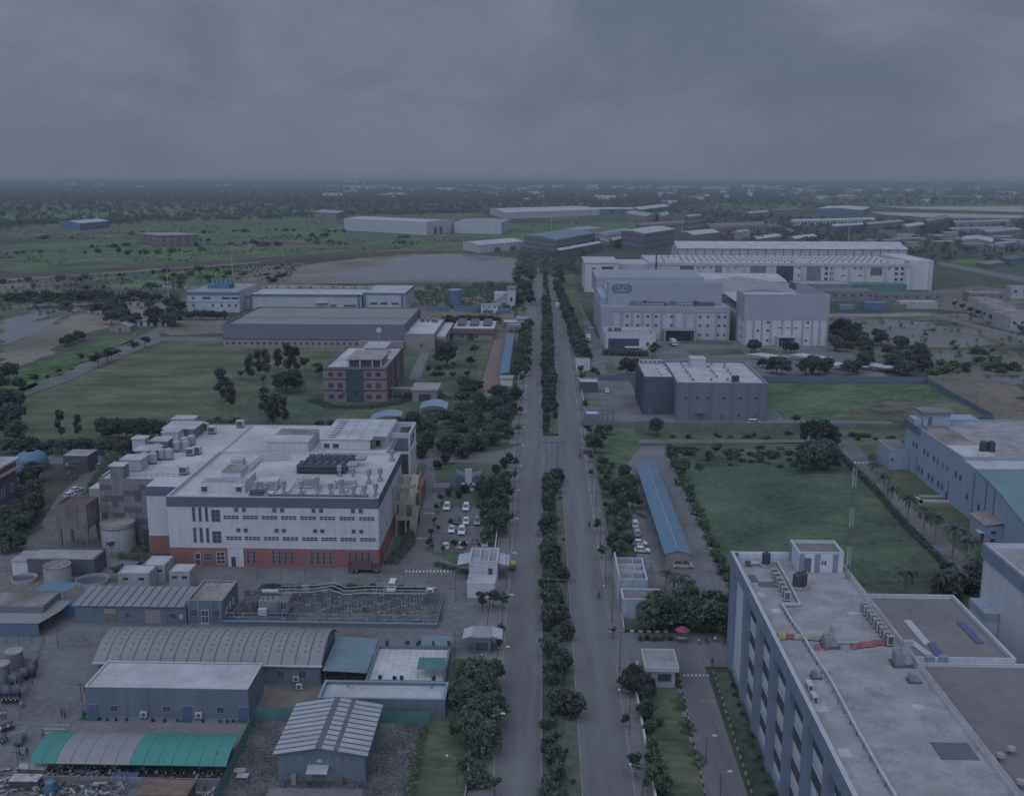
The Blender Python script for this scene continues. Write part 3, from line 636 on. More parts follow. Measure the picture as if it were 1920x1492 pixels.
def make_truck(key, cabm, bedm, box=False, L0=7.5, load=None):
    o = proto(key, 'truck', 'truck'); h = L0/2
    MB().box(-.5,.5,-h+.3,h-.1,.6,.85).build('chassis', 'dark_steel', o)
    MB().side([(-h,.7),(-h-.02,1.5),(-h+.25,2.6),(-h+1.7,2.65),(-h+1.7,.7)], -1.15, 1.15, 'x').build('cab', cabm, o)
    MB().add([(-1.02,-h-.05,1.55),(1.02,-h-.05,1.55),(.95,-h+.2,2.45),(-.95,-h+.2,2.45)], [(0,1,2,3)]).build('windscreen', 'glass', o)
    for s in (-1, 1):
        MB().box(s*1.155-.012,s*1.155+.012,-h+.5,-h+1.5,1.6,2.35).build('window', 'glass', o); MB().box(s*.8-.15,s*.8+.15,-h-.05,-h+.02,.85,1.05).build('headlight', 'lamp', o)
    if box: MB().box(-1.2,1.2,-h+1.85,h,.95,3.4).build('cargo_box', bedm, o)
    else:
        MB().box(-1.2,1.2,-h+1.85,h,.9,1.05).box(-1.2,-1.12,-h+1.85,h,1.05,2.1).box(1.12,1.2,-h+1.85,h,1.05,2.1).box(-1.12,1.12,h-.08,h,1.05,2.1).box(-1.12,1.12,-h+1.85,-h+1.95,1.05,2.5).build('cargo_bed', bedm, o)
        rr = MB()
        for i in range(9):
            y = -h+2.0+(2*h-2.1)*i/8
            for s in (-1,1): rr.box(s*1.22-.03,s*1.22+.03,y-.05,y+.05,1.05,2.2)
        rr.build('side_ribs', bedm, o)
        if load:
            q = random.Random(3)
            for i in range(12): MB().tube((q.uniform(-1,1),q.uniform(-h+2.2,h-.3),1.3),(q.uniform(-1,1),q.uniform(-h+2.2,h-.3),q.uniform(1.8,2.7)),q.uniform(.1,.3),6).build('load', load, o)
    for s in (-1, 1):
        for y in (-h+.9, h-2.0, h-.9):
            wh = MB().tube((s*.85,y,.5),(s*1.14,y,.5),.5,14).build('wheel', 'rubber', o); MB().tube((s*1.1,y,.5),(s*1.16,y,.5),.26,10).build('rim', 'steel', wh)
make_truck('truck_blue', 'truck_blue', 'truck_blue', load='scrap_d'); make_truck('truck_red', 'maroon', 'maroon'); make_truck('truck_box', 'car_white', 'ac_white', box=True)
def make_tempo():
    o = proto('tempo', 'three_wheeled_pickup', 'pickup')
    MB().side([(-1.5,.35),(-1.75,.8),(-1.45,1.75),(-.45,1.8),(-.4,.35)], -.65, .65, 'x').build('cab', 'scrap_c', o)
    MB().add([(-.55,-1.74,.95),(.55,-1.74,.95),(.5,-1.48,1.6),(-.5,-1.48,1.6)], [(0,1,2,3)]).build('windscreen', 'glass', o)
    MB().box(-.75,.75,-.35,1.5,.5,.6).box(-.75,-.7,-.35,1.5,.6,.95).box(.7,.75,-.35,1.5,.6,.95).box(-.7,.7,1.45,1.5,.6,.95).build('cargo_bed', 'scrap_e', o)
    f = MB()
    for x in (-.7,.7): f.tube((x,1.45,.9),(x,1.45,1.9),.03,5).tube((x,-.3,.9),(x,-.3,1.9),.03,5).tube((x,-.3,1.9),(x,1.45,1.9),.03,5)
    f.tube((-.7,1.45,1.9),(.7,1.45,1.9),.03,5).tube((-.7,-.3,1.9),(.7,-.3,1.9),.03,5).build('frame', 'galvanised', o)
    for x, y in ((0,-1.35),(-.65,.9),(.65,.9)): MB().tube((x-.07,y,.24),(x+.07,y,.24),.24,12).build('wheel', 'rubber', o)
    r = random.Random(1)
    for i in range(5): MB().box(r.uniform(-.65,0),r.uniform(.1,.65),r.uniform(-.3,.4),r.uniform(.6,1.4),.6,r.uniform(.8,1.15)).build('load', 'scrap_a', o)
make_tempo()
def make_rickshaw():
    o = proto('rick', 'auto_rickshaw', 'rickshaw')
    MB().side([(-1.25,.3),(-1.35,.7),(-1.15,1.0),(-.3,.5),(.4,.5),(.5,.95),(1.2,.95),(1.25,.3)], -.62, .62, 'x').build('body', 'rick_green', o)
    MB().side([(-1.0,1.6),(-.8,1.8),(.9,1.82),(1.2,1.55),(1.22,.9),(1.1,.9),(1.05,1.5),(.85,1.72),(-.75,1.7),(-.95,1.55)], -.63, .63, 'x').build('canopy', 'rick_yellow', o)
    MB().add([(-.5,-1.16,1.0),(.5,-1.16,1.0),(.55,-.98,1.58),(-.55,-.98,1.58)], [(0,1,2,3)]).build('windscreen', 'glass', o)
    for s in (-.58,.58): MB().tube((s,-1.15,1.0),(s,-.95,1.65),.03,5).tube((s,.3,.5),(s,.3,1.75),.03,5).build('pillar', 'dark_steel', o)
    MB().box(-.5,.5,.35,.9,.5,.7).box(-.5,.5,.8,.95,.7,1.2).build('seat', 'cloth_dark', o)
    for x, y in ((0,-1.1),(-.6,.8),(.6,.8)): MB().tube((x-.06,y,.22),(x+.06,y,.22),.22,12).build('wheel', 'rubber', o)
make_rickshaw()
def make_bike(key, paint):
    o = proto(key, 'motorcycle', 'motorcycle')
    for y in (-.65,.62):
        w_ = MB()
        n = 12
        for i in range(n):
            a0, a1 = 2*math.pi*i/n, 2*math.pi*(i+1)/n; w_.tube((0,y+.26*math.cos(a0),.3+.26*math.sin(a0)),(0,y+.26*math.cos(a1),.3+.26*math.sin(a1)),.05,5)
        w_.build('wheel', 'rubber', o)
    MB().side([(-.35,.75),(-.1,.98),(.1,.85),(.25,.45),(-.2,.35)], -.14, .14, 'x').build('tank_and_engine', paint, o)
    MB().side([(.0,.78),(.1,.86),(.85,.9),(.8,.74)], -.13, .13, 'x').build('seat', 'black_plastic', o)
    MB().tube((0,-.65,.3),(0,-.42,1.02),.04,5).tube((-.33,-.35,1.05),(.33,-.35,1.05),.025,5).tube((0,-.42,1.02),(0,-.3,.7),.04,5).build('handlebar', 'dark_steel', o)
    MB().tube((0,.62,.3),(0,.1,.4),.04,5).tube((0,.3,.75),(0,.62,.35),.03,5).build('frame', 'dark_steel', o)
    MB().tube((0,-.5,.82),(0,-.57,.82),.1,10).build('headlight', 'lamp', o)
make_bike('bike_black', 'cloth_dark'); make_bike('bike_white', 'car_white')
def person(loc, rz, top, bottom, label, pose='walk', lean=0.0, z=0.12, group=None):
    """one continuous skinned body, hair as a child; clothing by material regions"""
    verts = []; edges = []; rad = []
    def V(x, y, z_, r): verts.append((x,y,z_)); rad.append(r); return len(verts)-1
    def E_(*a):
        for i, j in zip(a, a[1:]): edges.append((i,j))
    st_ = .22 if pose == 'walk' else .03; sit = pose == 'ride'
    pel = V(0,0,.95,.15); ch = V(0,-.02-lean,1.28,.17); nk = V(0,-.03-lean,1.47,.065); hd = V(0,-.05-lean,1.58,.095); tp = V(0,-.05-lean,1.68,.085); E_(pel,ch,nk,hd,tp)
    for s in (-1,1):
        f = s*st_
        if sit: hip = V(s*.11,-.02,.9,.10); kn = V(s*.22,-.42,.85,.075); an = V(s*.2,-.3,.42,.05); toe = V(s*.2,-.45,.38,.045)
        else: hip = V(s*.10,0,.88,.10); kn = V(s*.11,-f*.5-.03,.49,.07); an = V(s*.11,f*.4-.0 if f > 0 else -abs(f)*.9,.09,.045); toe = V(s*.12,(f*.4 if f > 0 else -abs(f)*.9)-.16,.05,.04)
        E_(pel,hip,kn,an,toe)
        sh = V(s*.19,-.02-lean,1.40,.07); 
        if sit: el = V(s*.3,-.25-lean,1.18,.05); wr = V(s*.3,-.5-lean,1.1,.038); hn = V(s*.28,-.6-lean,1.08,.04)
        else: el = V(s*.27,.03+s*st_*.4-lean,1.13,.05); wr = V(s*.28,-.12+s*st_*.5-lean,.92,.036); hn = V(s*.28,-.17+s*st_*.5-lean,.82,.042)
        E_(ch,sh,el,wr,hn)
    me = bpy.data.meshes.new('person'); me.from_pydata(verts, edges, []); o = bpy.data.objects.new('person', me); C.objects.link(o)
    sk = o.modifiers.new('skin', 'SKIN'); sub = o.modifiers.new('sub', 'SUBSURF'); sub.levels = sub.render_levels = 1
    for i, d in enumerate(me.skin_vertices[0].data): d.radius = (rad[i], rad[i]*.85); d.use_root = (i == 0)
    dg = bpy.context.evaluated_depsgraph_get(); ev = o.evaluated_get(dg); m2 = bpy.data.meshes.new_from_object(ev)
    o.modifiers.clear(); o.data = m2; m2.materials.clear()
    for k in (top, bottom, 'skin'): m2.materials.append(MATS[k])
    for p in m2.polygons:
        c = p.center; p.material_index = 2 if (c.z > 1.45 or (abs(c.x) > .22 and c.z < 1.12 and not sit)) else (1 if c.z < .97 else 0); p.use_smooth = True
    o.location = (loc[0], loc[1], z); o.rotation_euler = (0,0,rz)
    h = MB().cyl(0,-.03-lean,1.63,1.76,.11,.06,10).mesh('hair', 'hair'); link(h, 'hair', o)
    return tag(o, label, 'person', group)
# ================================================================ BUILDINGS, near west side
# ---- white factory with red base
t = thing('factory_building', 'long white factory with red ground floor, dark roof band and rooftop plant', 'building', (-86.5, 235, 0)); WF = t
x0, x1, y0, y1 = -86.5, -37.3, 235.0, 276.0
shell(t, x0, x1, y0, y1, 17, 'white_wall', 'white_roof', par=.7, cope='white_trim')
shell(t, x0+.02, -41.5, 276.02, 309, 16.6, 'white_wall', 'white_roof', par=.4, names=('rear_wall', 'roof'))
shell(t, -109, x0-.02, 251, 311, 16.4, 'checker_grey', 'white_roof', par=.3, names=('side_wall', 'roof'))
MB().box(-94.3, x0-.02, 243, 250.98, 0, 17).build('corner_bay', 'white_wall', t)
MB().box(-94.4, x0-.03, 242.9, 250.9, 0, 4.6).build('base_band', 'red_wall', t); MB().box(-94.4, x0-.03, 242.9, 250.9, 14.6, 16.9).build('parapet_band', 'band_dark', t)
MB().box(x0-.06, x1+.06, y0-.08, y0-.01, 0, 4.6).box(x1+.01, x1+.08, y0-.08, y1, 0, 4.6).build('base_band', 'red_wall', t)
MB().box(x0-.1, x1+.12, y0-.14, y0-.01, 14.6, 16.9).box(x1+.01, x1+.14, y0-.01, y1, 14.6, 16.9).build('parapet_band', 'band_dark', t)
fx = lambda u: -86.5+(u-392)/1243*49.2
for u in (800,845,1025,1070,1255,1300,1487,1532): win(t, fx(u), y0, 13.4, .95, 1.1, mull=1)
for u in (806,850,1032,1076,1260,1303,1488,1532): win(t, fx(u), y0, 8.5, .95, 1.0, mull=1)
for u in (768,880,994,1107,1222,1337,1452,1567): win(t, fx(u), y0, 11.6, 3.75, 1.1, mull=3, hb=1, frame='frame_white')
for u in (777,887,1000,1113,1228,1341,1455,1570): win(t, fx(u), y0, 6.5, 3.75, 1.1, mull=3, hb=1, frame='frame_white')
for u in (547,585,623):
    win(t, fx(u), y0, 11.0, .75, 3.5, mull=0, hb=2); win(t, fx(u), y0, 5.8, .75, 3.7, mull=0, hb=2)
for z in (11.0, 5.8): win(t, fx(677), y0, z, 2.1, 2.9, mull=1, hb=2)
win(t, fx(557), y0-.08, .15, 1.35, 3.2, mull=0, hb=1, name='door', frame='frame_white'); win(t, fx(617), y0-.08, 1.5, 1.8, 1.7, mull=2, hb=1); win(t, fx(694), y0-.08, .6, 2.0, 3.1, mull=1, hb=2, frame='frame_white')
MB().box(fx(737), fx(830), y0-.2, y0-.09, 0, 4.55).build('entrance_panel', 'white_wall', t); dwin(t, fx(770), y0-.2, .1, 1.0, 2.4, name='door', mt='glass')
for u in (857,893,1008,1044,1081,1118,1235,1271,1308,1345,1462,1498,1535,1572): win(t, fx(u), y0-.08, .8, .75, 3.4, mull=0, hb=2)
for y in (240, 247, 258): win(t, x1, y, 11.6, .9, 1.2, 'r', mull=0); win(t, x1, y, 6.5, .9, 1.2, 'r', mull=0)
# claddings of the checkered stair block, panel by panel
r = random.Random(4); pm = {}
for k in ('checker_grey', 'checker_brown'): pm[k] = MB().box(.03, 1.42, -.07, 0, .03, 1.42).mesh('panel', k)
for i in range(10):
    for j in range(10):
        if i == 9 and j > 7: continue
        br = (math.sin(i*1.9+j*.7)+math.sin(j*2.3-i*.8) > .55) or r.random() < .12
        link(pm['checker_brown' if br else 'checker_grey'], 'panel', t, (-108.9+i*1.45+86.5, 251-235, .4+j*1.45))
# stair tower with open frame top at the rear corner
b = MB(); a, c, d, e_ = -44, -36.8, 292, 306
b.box(a,c,d,e_,0,13.2).box(a,a+.5,d,d+.5,13.2,18).box(c-.5,c,d,d+.5,13.2,18).box(c-.5,c,e_-.5,e_,13.2,18).box(a,a+.5,e_-.5,e_,13.2,18)
b.build('stair_tower', 'white_wall', t); b = MB()
b.box(a-.1,c+.1,d-.1,d+.5,17.2,18.6).box(a-.1,c+.1,e_-.5,e_+.1,17.2,18.6).box(a-.1,a+.5,d+.5,e_-.5,17.2,18.6).box(c-.5,c+.1,d+.5,e_-.5,17.2,18.6).build('ring_beam', 'white_trim', t)
MB().box(a+1.6,c-.6,d-.08,d-.02,6,12.5).build('stair_glazing', 'glass', t); MB().box(a+.5,c-.5,d+.6,e_-.6,13.21,14.0).build('tower_core', 'band_dark', t)
MB().box(-36.6,-33,287,296,0,4.6).build('annex', 'red_wall', t)
# yellow steel escape stair
b = MB(); X0, X1, Y0, Y1 = -36.4, -31.6, 258, 270
for x, y in ((X0,Y0),(X1,Y0),(X0,Y1),(X1,Y1),(-34,Y0),(-34,Y1)): b.box(x-.18,x+.18,y-.18,y+.18,0,13.5)
for z in (4.2, 8.4, 12.6): b.box(X0,X1,Y0-.2,Y0+2,z,z+.25).box(X0,X1,Y1-2,Y1+.2,z,z+.25).box(X0,X1,Y0-.25,Y0-.15,z,z+1.1).box(X1,X1+.1,Y0,Y0+2,z,z+1.1)
for i, z in enumerate((0, 4.2, 8.4)):
    b.side([(Y0+1.5,z),(Y1-1.5,z+4.2),(Y1-1.5,z+4.6),(Y0+1.5,z+.4)], -36.3 if i % 2 else -33.6, -34.3 if i % 2 else -31.7, 'x')
es = thing('escape_stair', 'pale yellow steel escape stair against the white factory side wall', 'stair', (X0, Y0, 0)); b.build('frame', 'yellow_paint', es)
# roof plant of the factory
RZ = 16.3
def RP(px, py): return G(px, py, RZ)
ph = thing('roof_penthouse', 'flat white box-shaped penthouse on the left of the factory roof', 'penthouse', (-73,277.5,RZ))
MB().box(-73.5,-62.5,277,292,RZ,RZ+3.2).build('wall', 'white_wall', ph); MB().box(-73.8,-62.3,276.7,284,RZ+3.2,RZ+3.45).build('roof', 'bright_roof', ph); MB().box(-73.3,-62.6,284,292,RZ+3.2,RZ+3.3).build('roof', 'stained_roof', ph)
sp = thing('sheet_roof_penthouse', 'wide white sheet-roofed penthouse with skylight strip across the factory roof', 'penthouse', (-60,279,RZ))
MB().box(-60,-46.6,282,306,RZ,RZ+2.6).box(-46.62,-42.2,286,306,RZ,RZ+2.7).build('wall', 'white_wall', sp)
for i in range(5):
    xa, xb = -60.3+i*3.6, -60.3+(i+1)*3.6-.12
    MB().box(xa,xb,281.7 if i < 4 else 285.7,306.5,RZ+2.72,RZ+2.95).build('roof_panel', 'bright_roof', sp)
MB().box(-60.2,-42.4,282,306.2,RZ+2.7,RZ+2.74).build('roof_deck', 'dark_sheet', sp)
for i in range(8): MB().box(-58.6,-56.2,283.5+i*2.7,284.3+i*2.7,RZ+2.95,RZ+3.0).build('skylight', 'dark_sheet', sp)
dwin(sp, -45, 286, RZ+.1, 1.3, 2.0, name='door', mt='brown_band'); dwin(sp, -58.5, 282, RZ+.4, 1.6, 1.2); dwin(sp, -56, 282, RZ+.4, 1.6, 1.2)
sh_ = thing('stair_head', 'white stair head room with small hood and window at roof front', 'penthouse', (-79.5,240,RZ))
MB().box(-80,-69.5,240,250,RZ,RZ+2.6).box(-76,-71.5,244,250.5,RZ+2.6,RZ+4.0).build('wall', 'white_wall', sh_); MB().box(-79.9,-69.6,240.1,243.9,RZ+2.6,RZ+2.7).build('roof', 'concrete_roof', sh_); MB().box(-76.2,-71.3,243.9,250.7,RZ+4,RZ+4.15).build('roof', 'stained_roof', sh_)
for x in (-79.2,-71): win(sh_, x, 240, RZ+.4, 1.3, 1.3, mull=1); MB().box(x-1,x+1,238.8,240,RZ+1.95,RZ+2.05).build('hood', 'white_trim', sh_)
# chillers
for i in range(2):
    c = thing('chiller', 'black bank of rooftop chillers, %s row' % ('front' if i == 0 else 'rear'), 'chiller', (-60+i*.3,258+i*6.5,RZ)); X, Y = -61+i*1.0, 257+i*6.5
    f = MB()
    for k in range(7):
        f.box(X+k*2-.1,X+k*2+.1,Y,Y+.2,RZ,RZ+2.6).box(X+k*2-.1,X+k*2+.1,Y+4.2,Y+4.4,RZ,RZ+2.6)
    f.box(X-.2,X+12.2,Y-.1,Y+4.5,RZ+1.9,RZ+2.1).box(X-.2,X+12.2,Y-.15,Y-.05,RZ+1,RZ+1.15).build('frame', 'dark_steel', c)
    MB().box(X,X+12,Y+.3,Y+4.1,RZ+.3,RZ+1.8).build('coil', 'black_plastic', c)
    for k in range(6): q = MB().cyl(X+1+k*2,Y+1.2,RZ+2.1,RZ+2.6,.8,.75,12).build('fan', 'dark_steel', c); MB().cyl(X+1+k*2,Y+3.2,RZ+2.1,RZ+2.6,.8,.75,12).build('fan', 'dark_steel', c)
    MB().tube((X+12.5,Y+1,RZ+2.2),(X+15,Y+1,RZ+2.2),.55,10).tube((X+12.5,Y+3,RZ+2.2),(X+15,Y+3,RZ+2.2),.55,10).build('duct', 'duct', c)
# exhaust fans on the roof front edge
for i, (px, py) in enumerate([(637,893),(662,898),(692,903),(713,898),(595,915),(641,920),(684,928),(705,928),(620,928),(565,925),(663,928),(482,922),(435,918),(533,925),(500,928),(735,860)]):
    p = RP(px, py+4); e2 = thing('exhaust_fan', '%s exhaust stack from the left along the white factory roof' % nth(sorted([637,662,692,713,595,641,684,705,620,565,663,482,435,533,500,735]).index(px)), 'exhaust fan', p, 'exhaust stacks on the white factory roof')
    s = rnd.uniform(.85, 1.15)
    MB().box(p.x-.6,p.x+.6,p.y-.6,p.y+.6,RZ,RZ+.8).build('base', 'duct', e2); MB().cyl(p.x,p.y,RZ+.8,RZ+2.0*s,.35,.3,10).cyl(p.x,p.y,RZ+2.0*s,RZ+3.3*s,.62,.62,12).build('stack', 'duct', e2); MB().cyl(p.x,p.y,RZ+3.3*s,RZ+3.5*s,.7,.2,12).build('cap', 'galvanised', e2)
for i, (px, py, w_, d_, h_) in enumerate([(505,915,4.5,3.5,2.2),(578,912,4.5,3.5,2.4),(648,912,5,2.5,1.8),(440,905,3,3,2),(447,870,3,3,1.5)]):
    p = RP(px, py); q = thing('air_handling_unit', '%s boxy air unit from the left on the factory roof front' % nth([3,4,5,1,0].index(i) if i in (0,) else i), 'air unit', p); q['label'] = ['pale air unit left of centre on the factory roof front','pale air unit right of centre on the factory roof front','wide grey air unit behind the right exhaust stacks','small pale air unit beside the stair head room','small air unit at the foot of the roof pipes'][i]
    MB().box(p.x-w_/2,p.x+w_/2,p.y-d_/2,p.y+d_/2,RZ+.2,RZ+h_).build('casing', 'ac_white', q); MB().box(p.x-w_/2-.2,p.x+w_/2+.2,p.y-d_/2-.2,p.y+d_/2+.2,RZ+h_,RZ+h_+.12).build('lid', 'bright_roof', q)
    MB().box(p.x-w_/2+.3,p.x+w_/2-.3,p.y-d_/2-.04,p.y-d_/2,RZ+.6,RZ+h_-.4).build('grille', 'duct', q)
pp = thing('roof_pipes', 'bundle of white pipes running across the factory roof', 'pipes', RP(450,880))
for k in range(4):
    a = [RP(405,912-k*2.2), RP(465,888-k*2.2), RP(488,866-k*1.6), RP(545,862-k*2)]
    MB().path([(p.x,p.y,RZ+.5+k*.12) for p in a], .2, 6).build('pipe', 'galvanised' if k % 2 else 'ac_white', pp)
pp = thing('roof_pipes', 'long low pipe run along the front edge of the factory roof', 'pipes', (-70,237.5,RZ))
for k in range(2): MB().tube((-68,237.3+k*.9,RZ+.4),(-40,237.3+k*.9,RZ+.4),.14,6).build('pipe', 'dark_steel', pp)
for k in range(8): MB().tube((-66+k*3.4,237.3,RZ+.4),(-66+k*3.4,244+(k % 3)*2,RZ+.5),.12,6).build('branch_pipe', 'duct', pp)
tag(MB().tube((-68,238.8,RZ+.7),(-64,238.8,RZ+.7),.65,12).build('cylindrical_tank', 'black_plastic'), 'dark horizontal cylinder tank at the factory roof front', 'tank')
tag(MB().box(-36.9,-36.5,300,306,12,12.4).build('drain_pipe', 'white_trim'), 'white drain ledge on the stair tower', 'pipe')
# left roof: plant cabins and water tanks
for i, (px, py, w_, h_) in enumerate([(225,893,3.4,3.8),(253,878,5,3.5),(280,858,5.5,3.2),(265,842,3.5,4),(305,845,4.5,4),(325,828,4.5,4),(345,815,9,3.4),(355,798,4,3),(343,793,5,2)]):
    p = RP(px, py); q = thing('plant_cabin', '%s grey plant cabin up the left edge of the factory roof' % nth(i), 'cabin', p, 'plant cabins on the left roof edge')
    MB().box(p.x-w_/2,p.x+w_/2,p.y-w_/2,p.y+w_/2,RZ,RZ+h_*.8).build('wall', 'pale_wall' if i % 2 else 'checker_grey', q); MB().box(p.x-w_/2-.3,p.x+w_/2+.3,p.y-w_/2-.3,p.y+w_/2+.3,RZ+h_*.8,RZ+h_*.8+.25).build('roof', 'bright_roof', q)
for i, (px, py) in enumerate([(272,868),(287,868),(303,860),(318,860),(298,848),(332,845),(347,838),(360,834),(338,826),(270,855),(350,845)]):
    p = RP(px, py); q = thing('water_tank', '%s round grey water tank among the plant cabins' % nth(i), 'water tank', p, 'round water tanks on the left roof edge')
    MB().cyl(p.x,p.y,RZ+.3,RZ+2.6,1.15,1.15,14).build('body', 'tank_white', q); MB().cyl(p.x,p.y,RZ+2.6,RZ+3.0,1.15,.4,14).build('lid', 'tank_white', q)
for i, (px, py) in enumerate([(345,888),(357,853),(370,850),(398,812),(384,805),(451,800)]):
    p = RP(px, py); q = thing('condenser_unit', '%s outdoor condenser on the left half of the factory roof' % nth(i), 'air unit', p, 'condensers on the left factory roof')
    MB().box(p.x-1.1,p.x+1.1,p.y-.8,p.y+.8,RZ+.3,RZ+2.0).build('casing', 'ac_white', q); MB().box(p.x-.9,p.x+.9,p.y-.84,p.y-.8,RZ+.5,RZ+1.8).build('grille', 'dark_steel', q); MB().box(p.x-1,p.x+1,p.y-.7,p.y+.7,RZ,RZ+.3).build('stand', 'dark_steel', q)
b = MB()
for i in range(14): b.tube((-106+i*1.4,252,RZ+.1),(-106+i*1.4,252,RZ+1.2),.04,5)
b.tube((-106,252,RZ+1.2),(-87.8,252,RZ+1.2),.05,5).tube((-106,252,RZ+.7),(-87.8,252,RZ+.7),.04,5)
tag(b.build('roof_railing', 'dark_steel'), 'dark railing along the checkered block roof edge', 'railing')

# ---- long grey shed with panelled lean-to roof
def px_x(u, u0, X0, u1, X1): return X0+(u-u0)*(X1-X0)/(u1-u0)
t = thing('grey_shed', 'long low blue-grey shed with striped sheet roof and shuttered openings', 'shed', (-94.8, 202, 0))
MB().side([(202,0),(210.5,0),(210.5,4.5),(202,3.9)], -94.8, -71.9, 'x').build('wall', 'blue_grey_wall', t)
MB().side([(201.5,3.88),(210.8,4.52),(210.8,4.58),(201.5,3.94)], -95.2, -71.9, 'x').build('roof_deck', 'dark_sheet', t)
for i in range(13):
    xa = -95.1+i*1.78; MB().side([(201.5,3.96),(210.8,4.6),(210.8,4.68),(201.5,4.04)], xa, xa+1.42, 'x').build('roof_panel', 'grey_sheet', t)
g = lambda u: px_x(u, 480, -94.8, 1190, -71.9)
MB().box(g(672),g(740),201.9,201.99,.1,2.2).build('opening', 'scrap_b', t); MB().box(g(668),g(744),201.85,201.99,2.2,3.3).build('shutter', 'grey_sheet', t)
MB().box(g(930),g(1030),201.9,201.99,.1,3.2).build('shutter', 'beige_wall', t)
for u in (820, 1105): win(t, g(u), 202, 1.2, 1.3, 1.3, mull=1)
MB().box(g(1145),g(1170),201.93,201.99,1.2,2.2).build('notice_board', 'white_trim', t)
# office annex
t = thing('site_office', 'small flat-roofed blue-grey office with white door beside the grey shed', 'building', (-71.8, 202.4, 0))
shell(t, -71.8, -64.5, 202.6, 213.5, 5.0, 'blue_grey_wall', 'stained_roof', par=.3, cope='kerb')
for x in (-71.5,-69.5,-66.9,-65): MB().box(x-.15,x+.15,202.5,202.6,0,4.9).build('pilaster', 'pilaster_blue', t)
for x in (-70.5,-65.9): win(t, x, 202.6, 1.6, 1.3, 1.5, mull=1)
win(t, -68.2, 202.6, .2, 1.5, 2.8, mull=1, hb=1, name='door', frame='frame_white'); MB().box(-69.2,-67.2,201.6,202.5,0,.3).build('step', 'kerb', t)
for i, y in enumerate((205,207.5,210)): win(t, -64.5, y, 1.2, 1.1, 1.5, 'r', mull=1, frame='frame_white')
# ---- arched shed
t = thing('arched_shed', 'big barrel-roofed shed with ribbed tan roof panels and grey walls', 'shed', (-80, 176.5, 0))
def arch(y0, y1, z0, rise, n=12): return [(y0+(y1-y0)*i/n, z0+rise*math.sin(math.pi*i/n)**.85) for i in range(n+1)]
A = arch(176.3, 191.2, 3.9, 2.7)
MB().side([(176.8,0),(190.8,0)]+[(u, v-.15) for u, v in arch(176.8,190.8,3.9,2.65)][::-1], -79.6, -39.2, 'x').build('wall', 'blue_grey_wall', t)
def shellx(pts, xa, xb, th):
    return MB().side(pts+[(u, v-th) for u, v in pts[::-1]], xa, xb, 'x')
n = 17; wd = 41.6/n
for i in range(n): shellx(A, -80.3+i*wd, -80.3+(i+1)*wd-.3, .1).build('roof_panel', 'tan_sheet', t)
shellx([(u, v-.02) for u, v in A], -80.2, -38.8, .08).build('roof_deck', 'dark_sheet', t)
sm = MB().box(-.14,.14,-.14,.14,-.02,.05).mesh('roof_vent', 'dark_sheet')
for i in range(n):
    for k in (2,3,4,5,6,8):
        o = link(sm, 'roof_vent', t, (-80.3+(i+.5)*wd+80, A[k][0]-176.5, A[k][1]+.04)); o.rotation_euler = (math.atan2(A[k+1][1]-A[k-1][1], A[k+1][0]-A[k-1][0]), 0, 0)
MB().box(-80.4,-38.7,176.0,176.35,3.7,3.95).build('gutter', 'white_trim', t)
for x in (-46.5,-42.5): win(t, x, 176.8, 1.2, 1.5, 1.5, mull=1)
# AC units etc.
def ac(x, y, z, label, t=None):
    q = thing('air_conditioner', label, 'air conditioner', (x, y, z)); MB().box(x-.55,x+.55,y-.35,y,z,z+1.0).build('casing', 'ac_white', q)
    MB().tube((x,y-.37,z+.5),(x,y-.35,z+.5),.36,14).build('fan_grille', 'dark_steel', q); MB().box(x-.5,x-.4,y-.3,y,z-.3,z).box(x+.4,x+.5,y-.3,y,z-.3,z).build('bracket', 'dark_steel', q); return q
ac(-43.6,176.7,.7,'white air conditioner on the arched shed wall, by the bare earth'); ac(-42.6,174.6,.3,'white air conditioner standing in front of the arched shed')
# ---- flat white-roofed building
t = thing('office_block', 'low blue-grey block with flat white roof and three blue doors', 'building', (-76, 163.5, 0))
shell(t, -76.2, -48.6, 163.5, 173.2, 5.7, 'blue_grey_wall', 'bright_roof', par=.12, th=.25, cope='white_trim')
g = lambda u: px_x(u, 560, -76.2, 1580, -48.6)
for u in (605, 1190, 1540):
    MB().box(g(u)-.65,g(u)+.65,163.38,163.49,.2,2.5).build('door', 'door_blue', t); MB().box(g(u)-.9,g(u)+.9,162.4,163.4,0,.22).build('step', 'green_mat', t); MB().box(g(u)-.8,g(u)+.8,163.36,163.49,2.5,2.62).build('lintel', 'pilaster_blue', t)
for u in (735, 1065, 1402): win(t, g(u), 163.5, 1.3, 1.3, 1.2, mull=1)
for u in (948, 1285): MB().tube((g(u),163.4,.1),(g(u),163.4,5.6),.07,6).build('downpipe', 'pilaster_blue', t)
MB().box(-76.3,-48.5,163.42,163.49,0,.35).build('plinth', 'pilaster_blue', t)
ac(g(922),163.4,.5,'white air conditioner left of the middle blue door'); ac(g(1268),163.4,.5,'white air conditioner right of the middle blue door')
for i, u in enumerate((650,700,755,820,990,1060,1140,1300,1410,1450,1490)):
    tree('bush', (g(u),162.6), .8, '%s potted plant along the flat white-roofed block' % nth(i), 'potted plants along the office block', 'leaf_dark', .5, name='potted_plant')
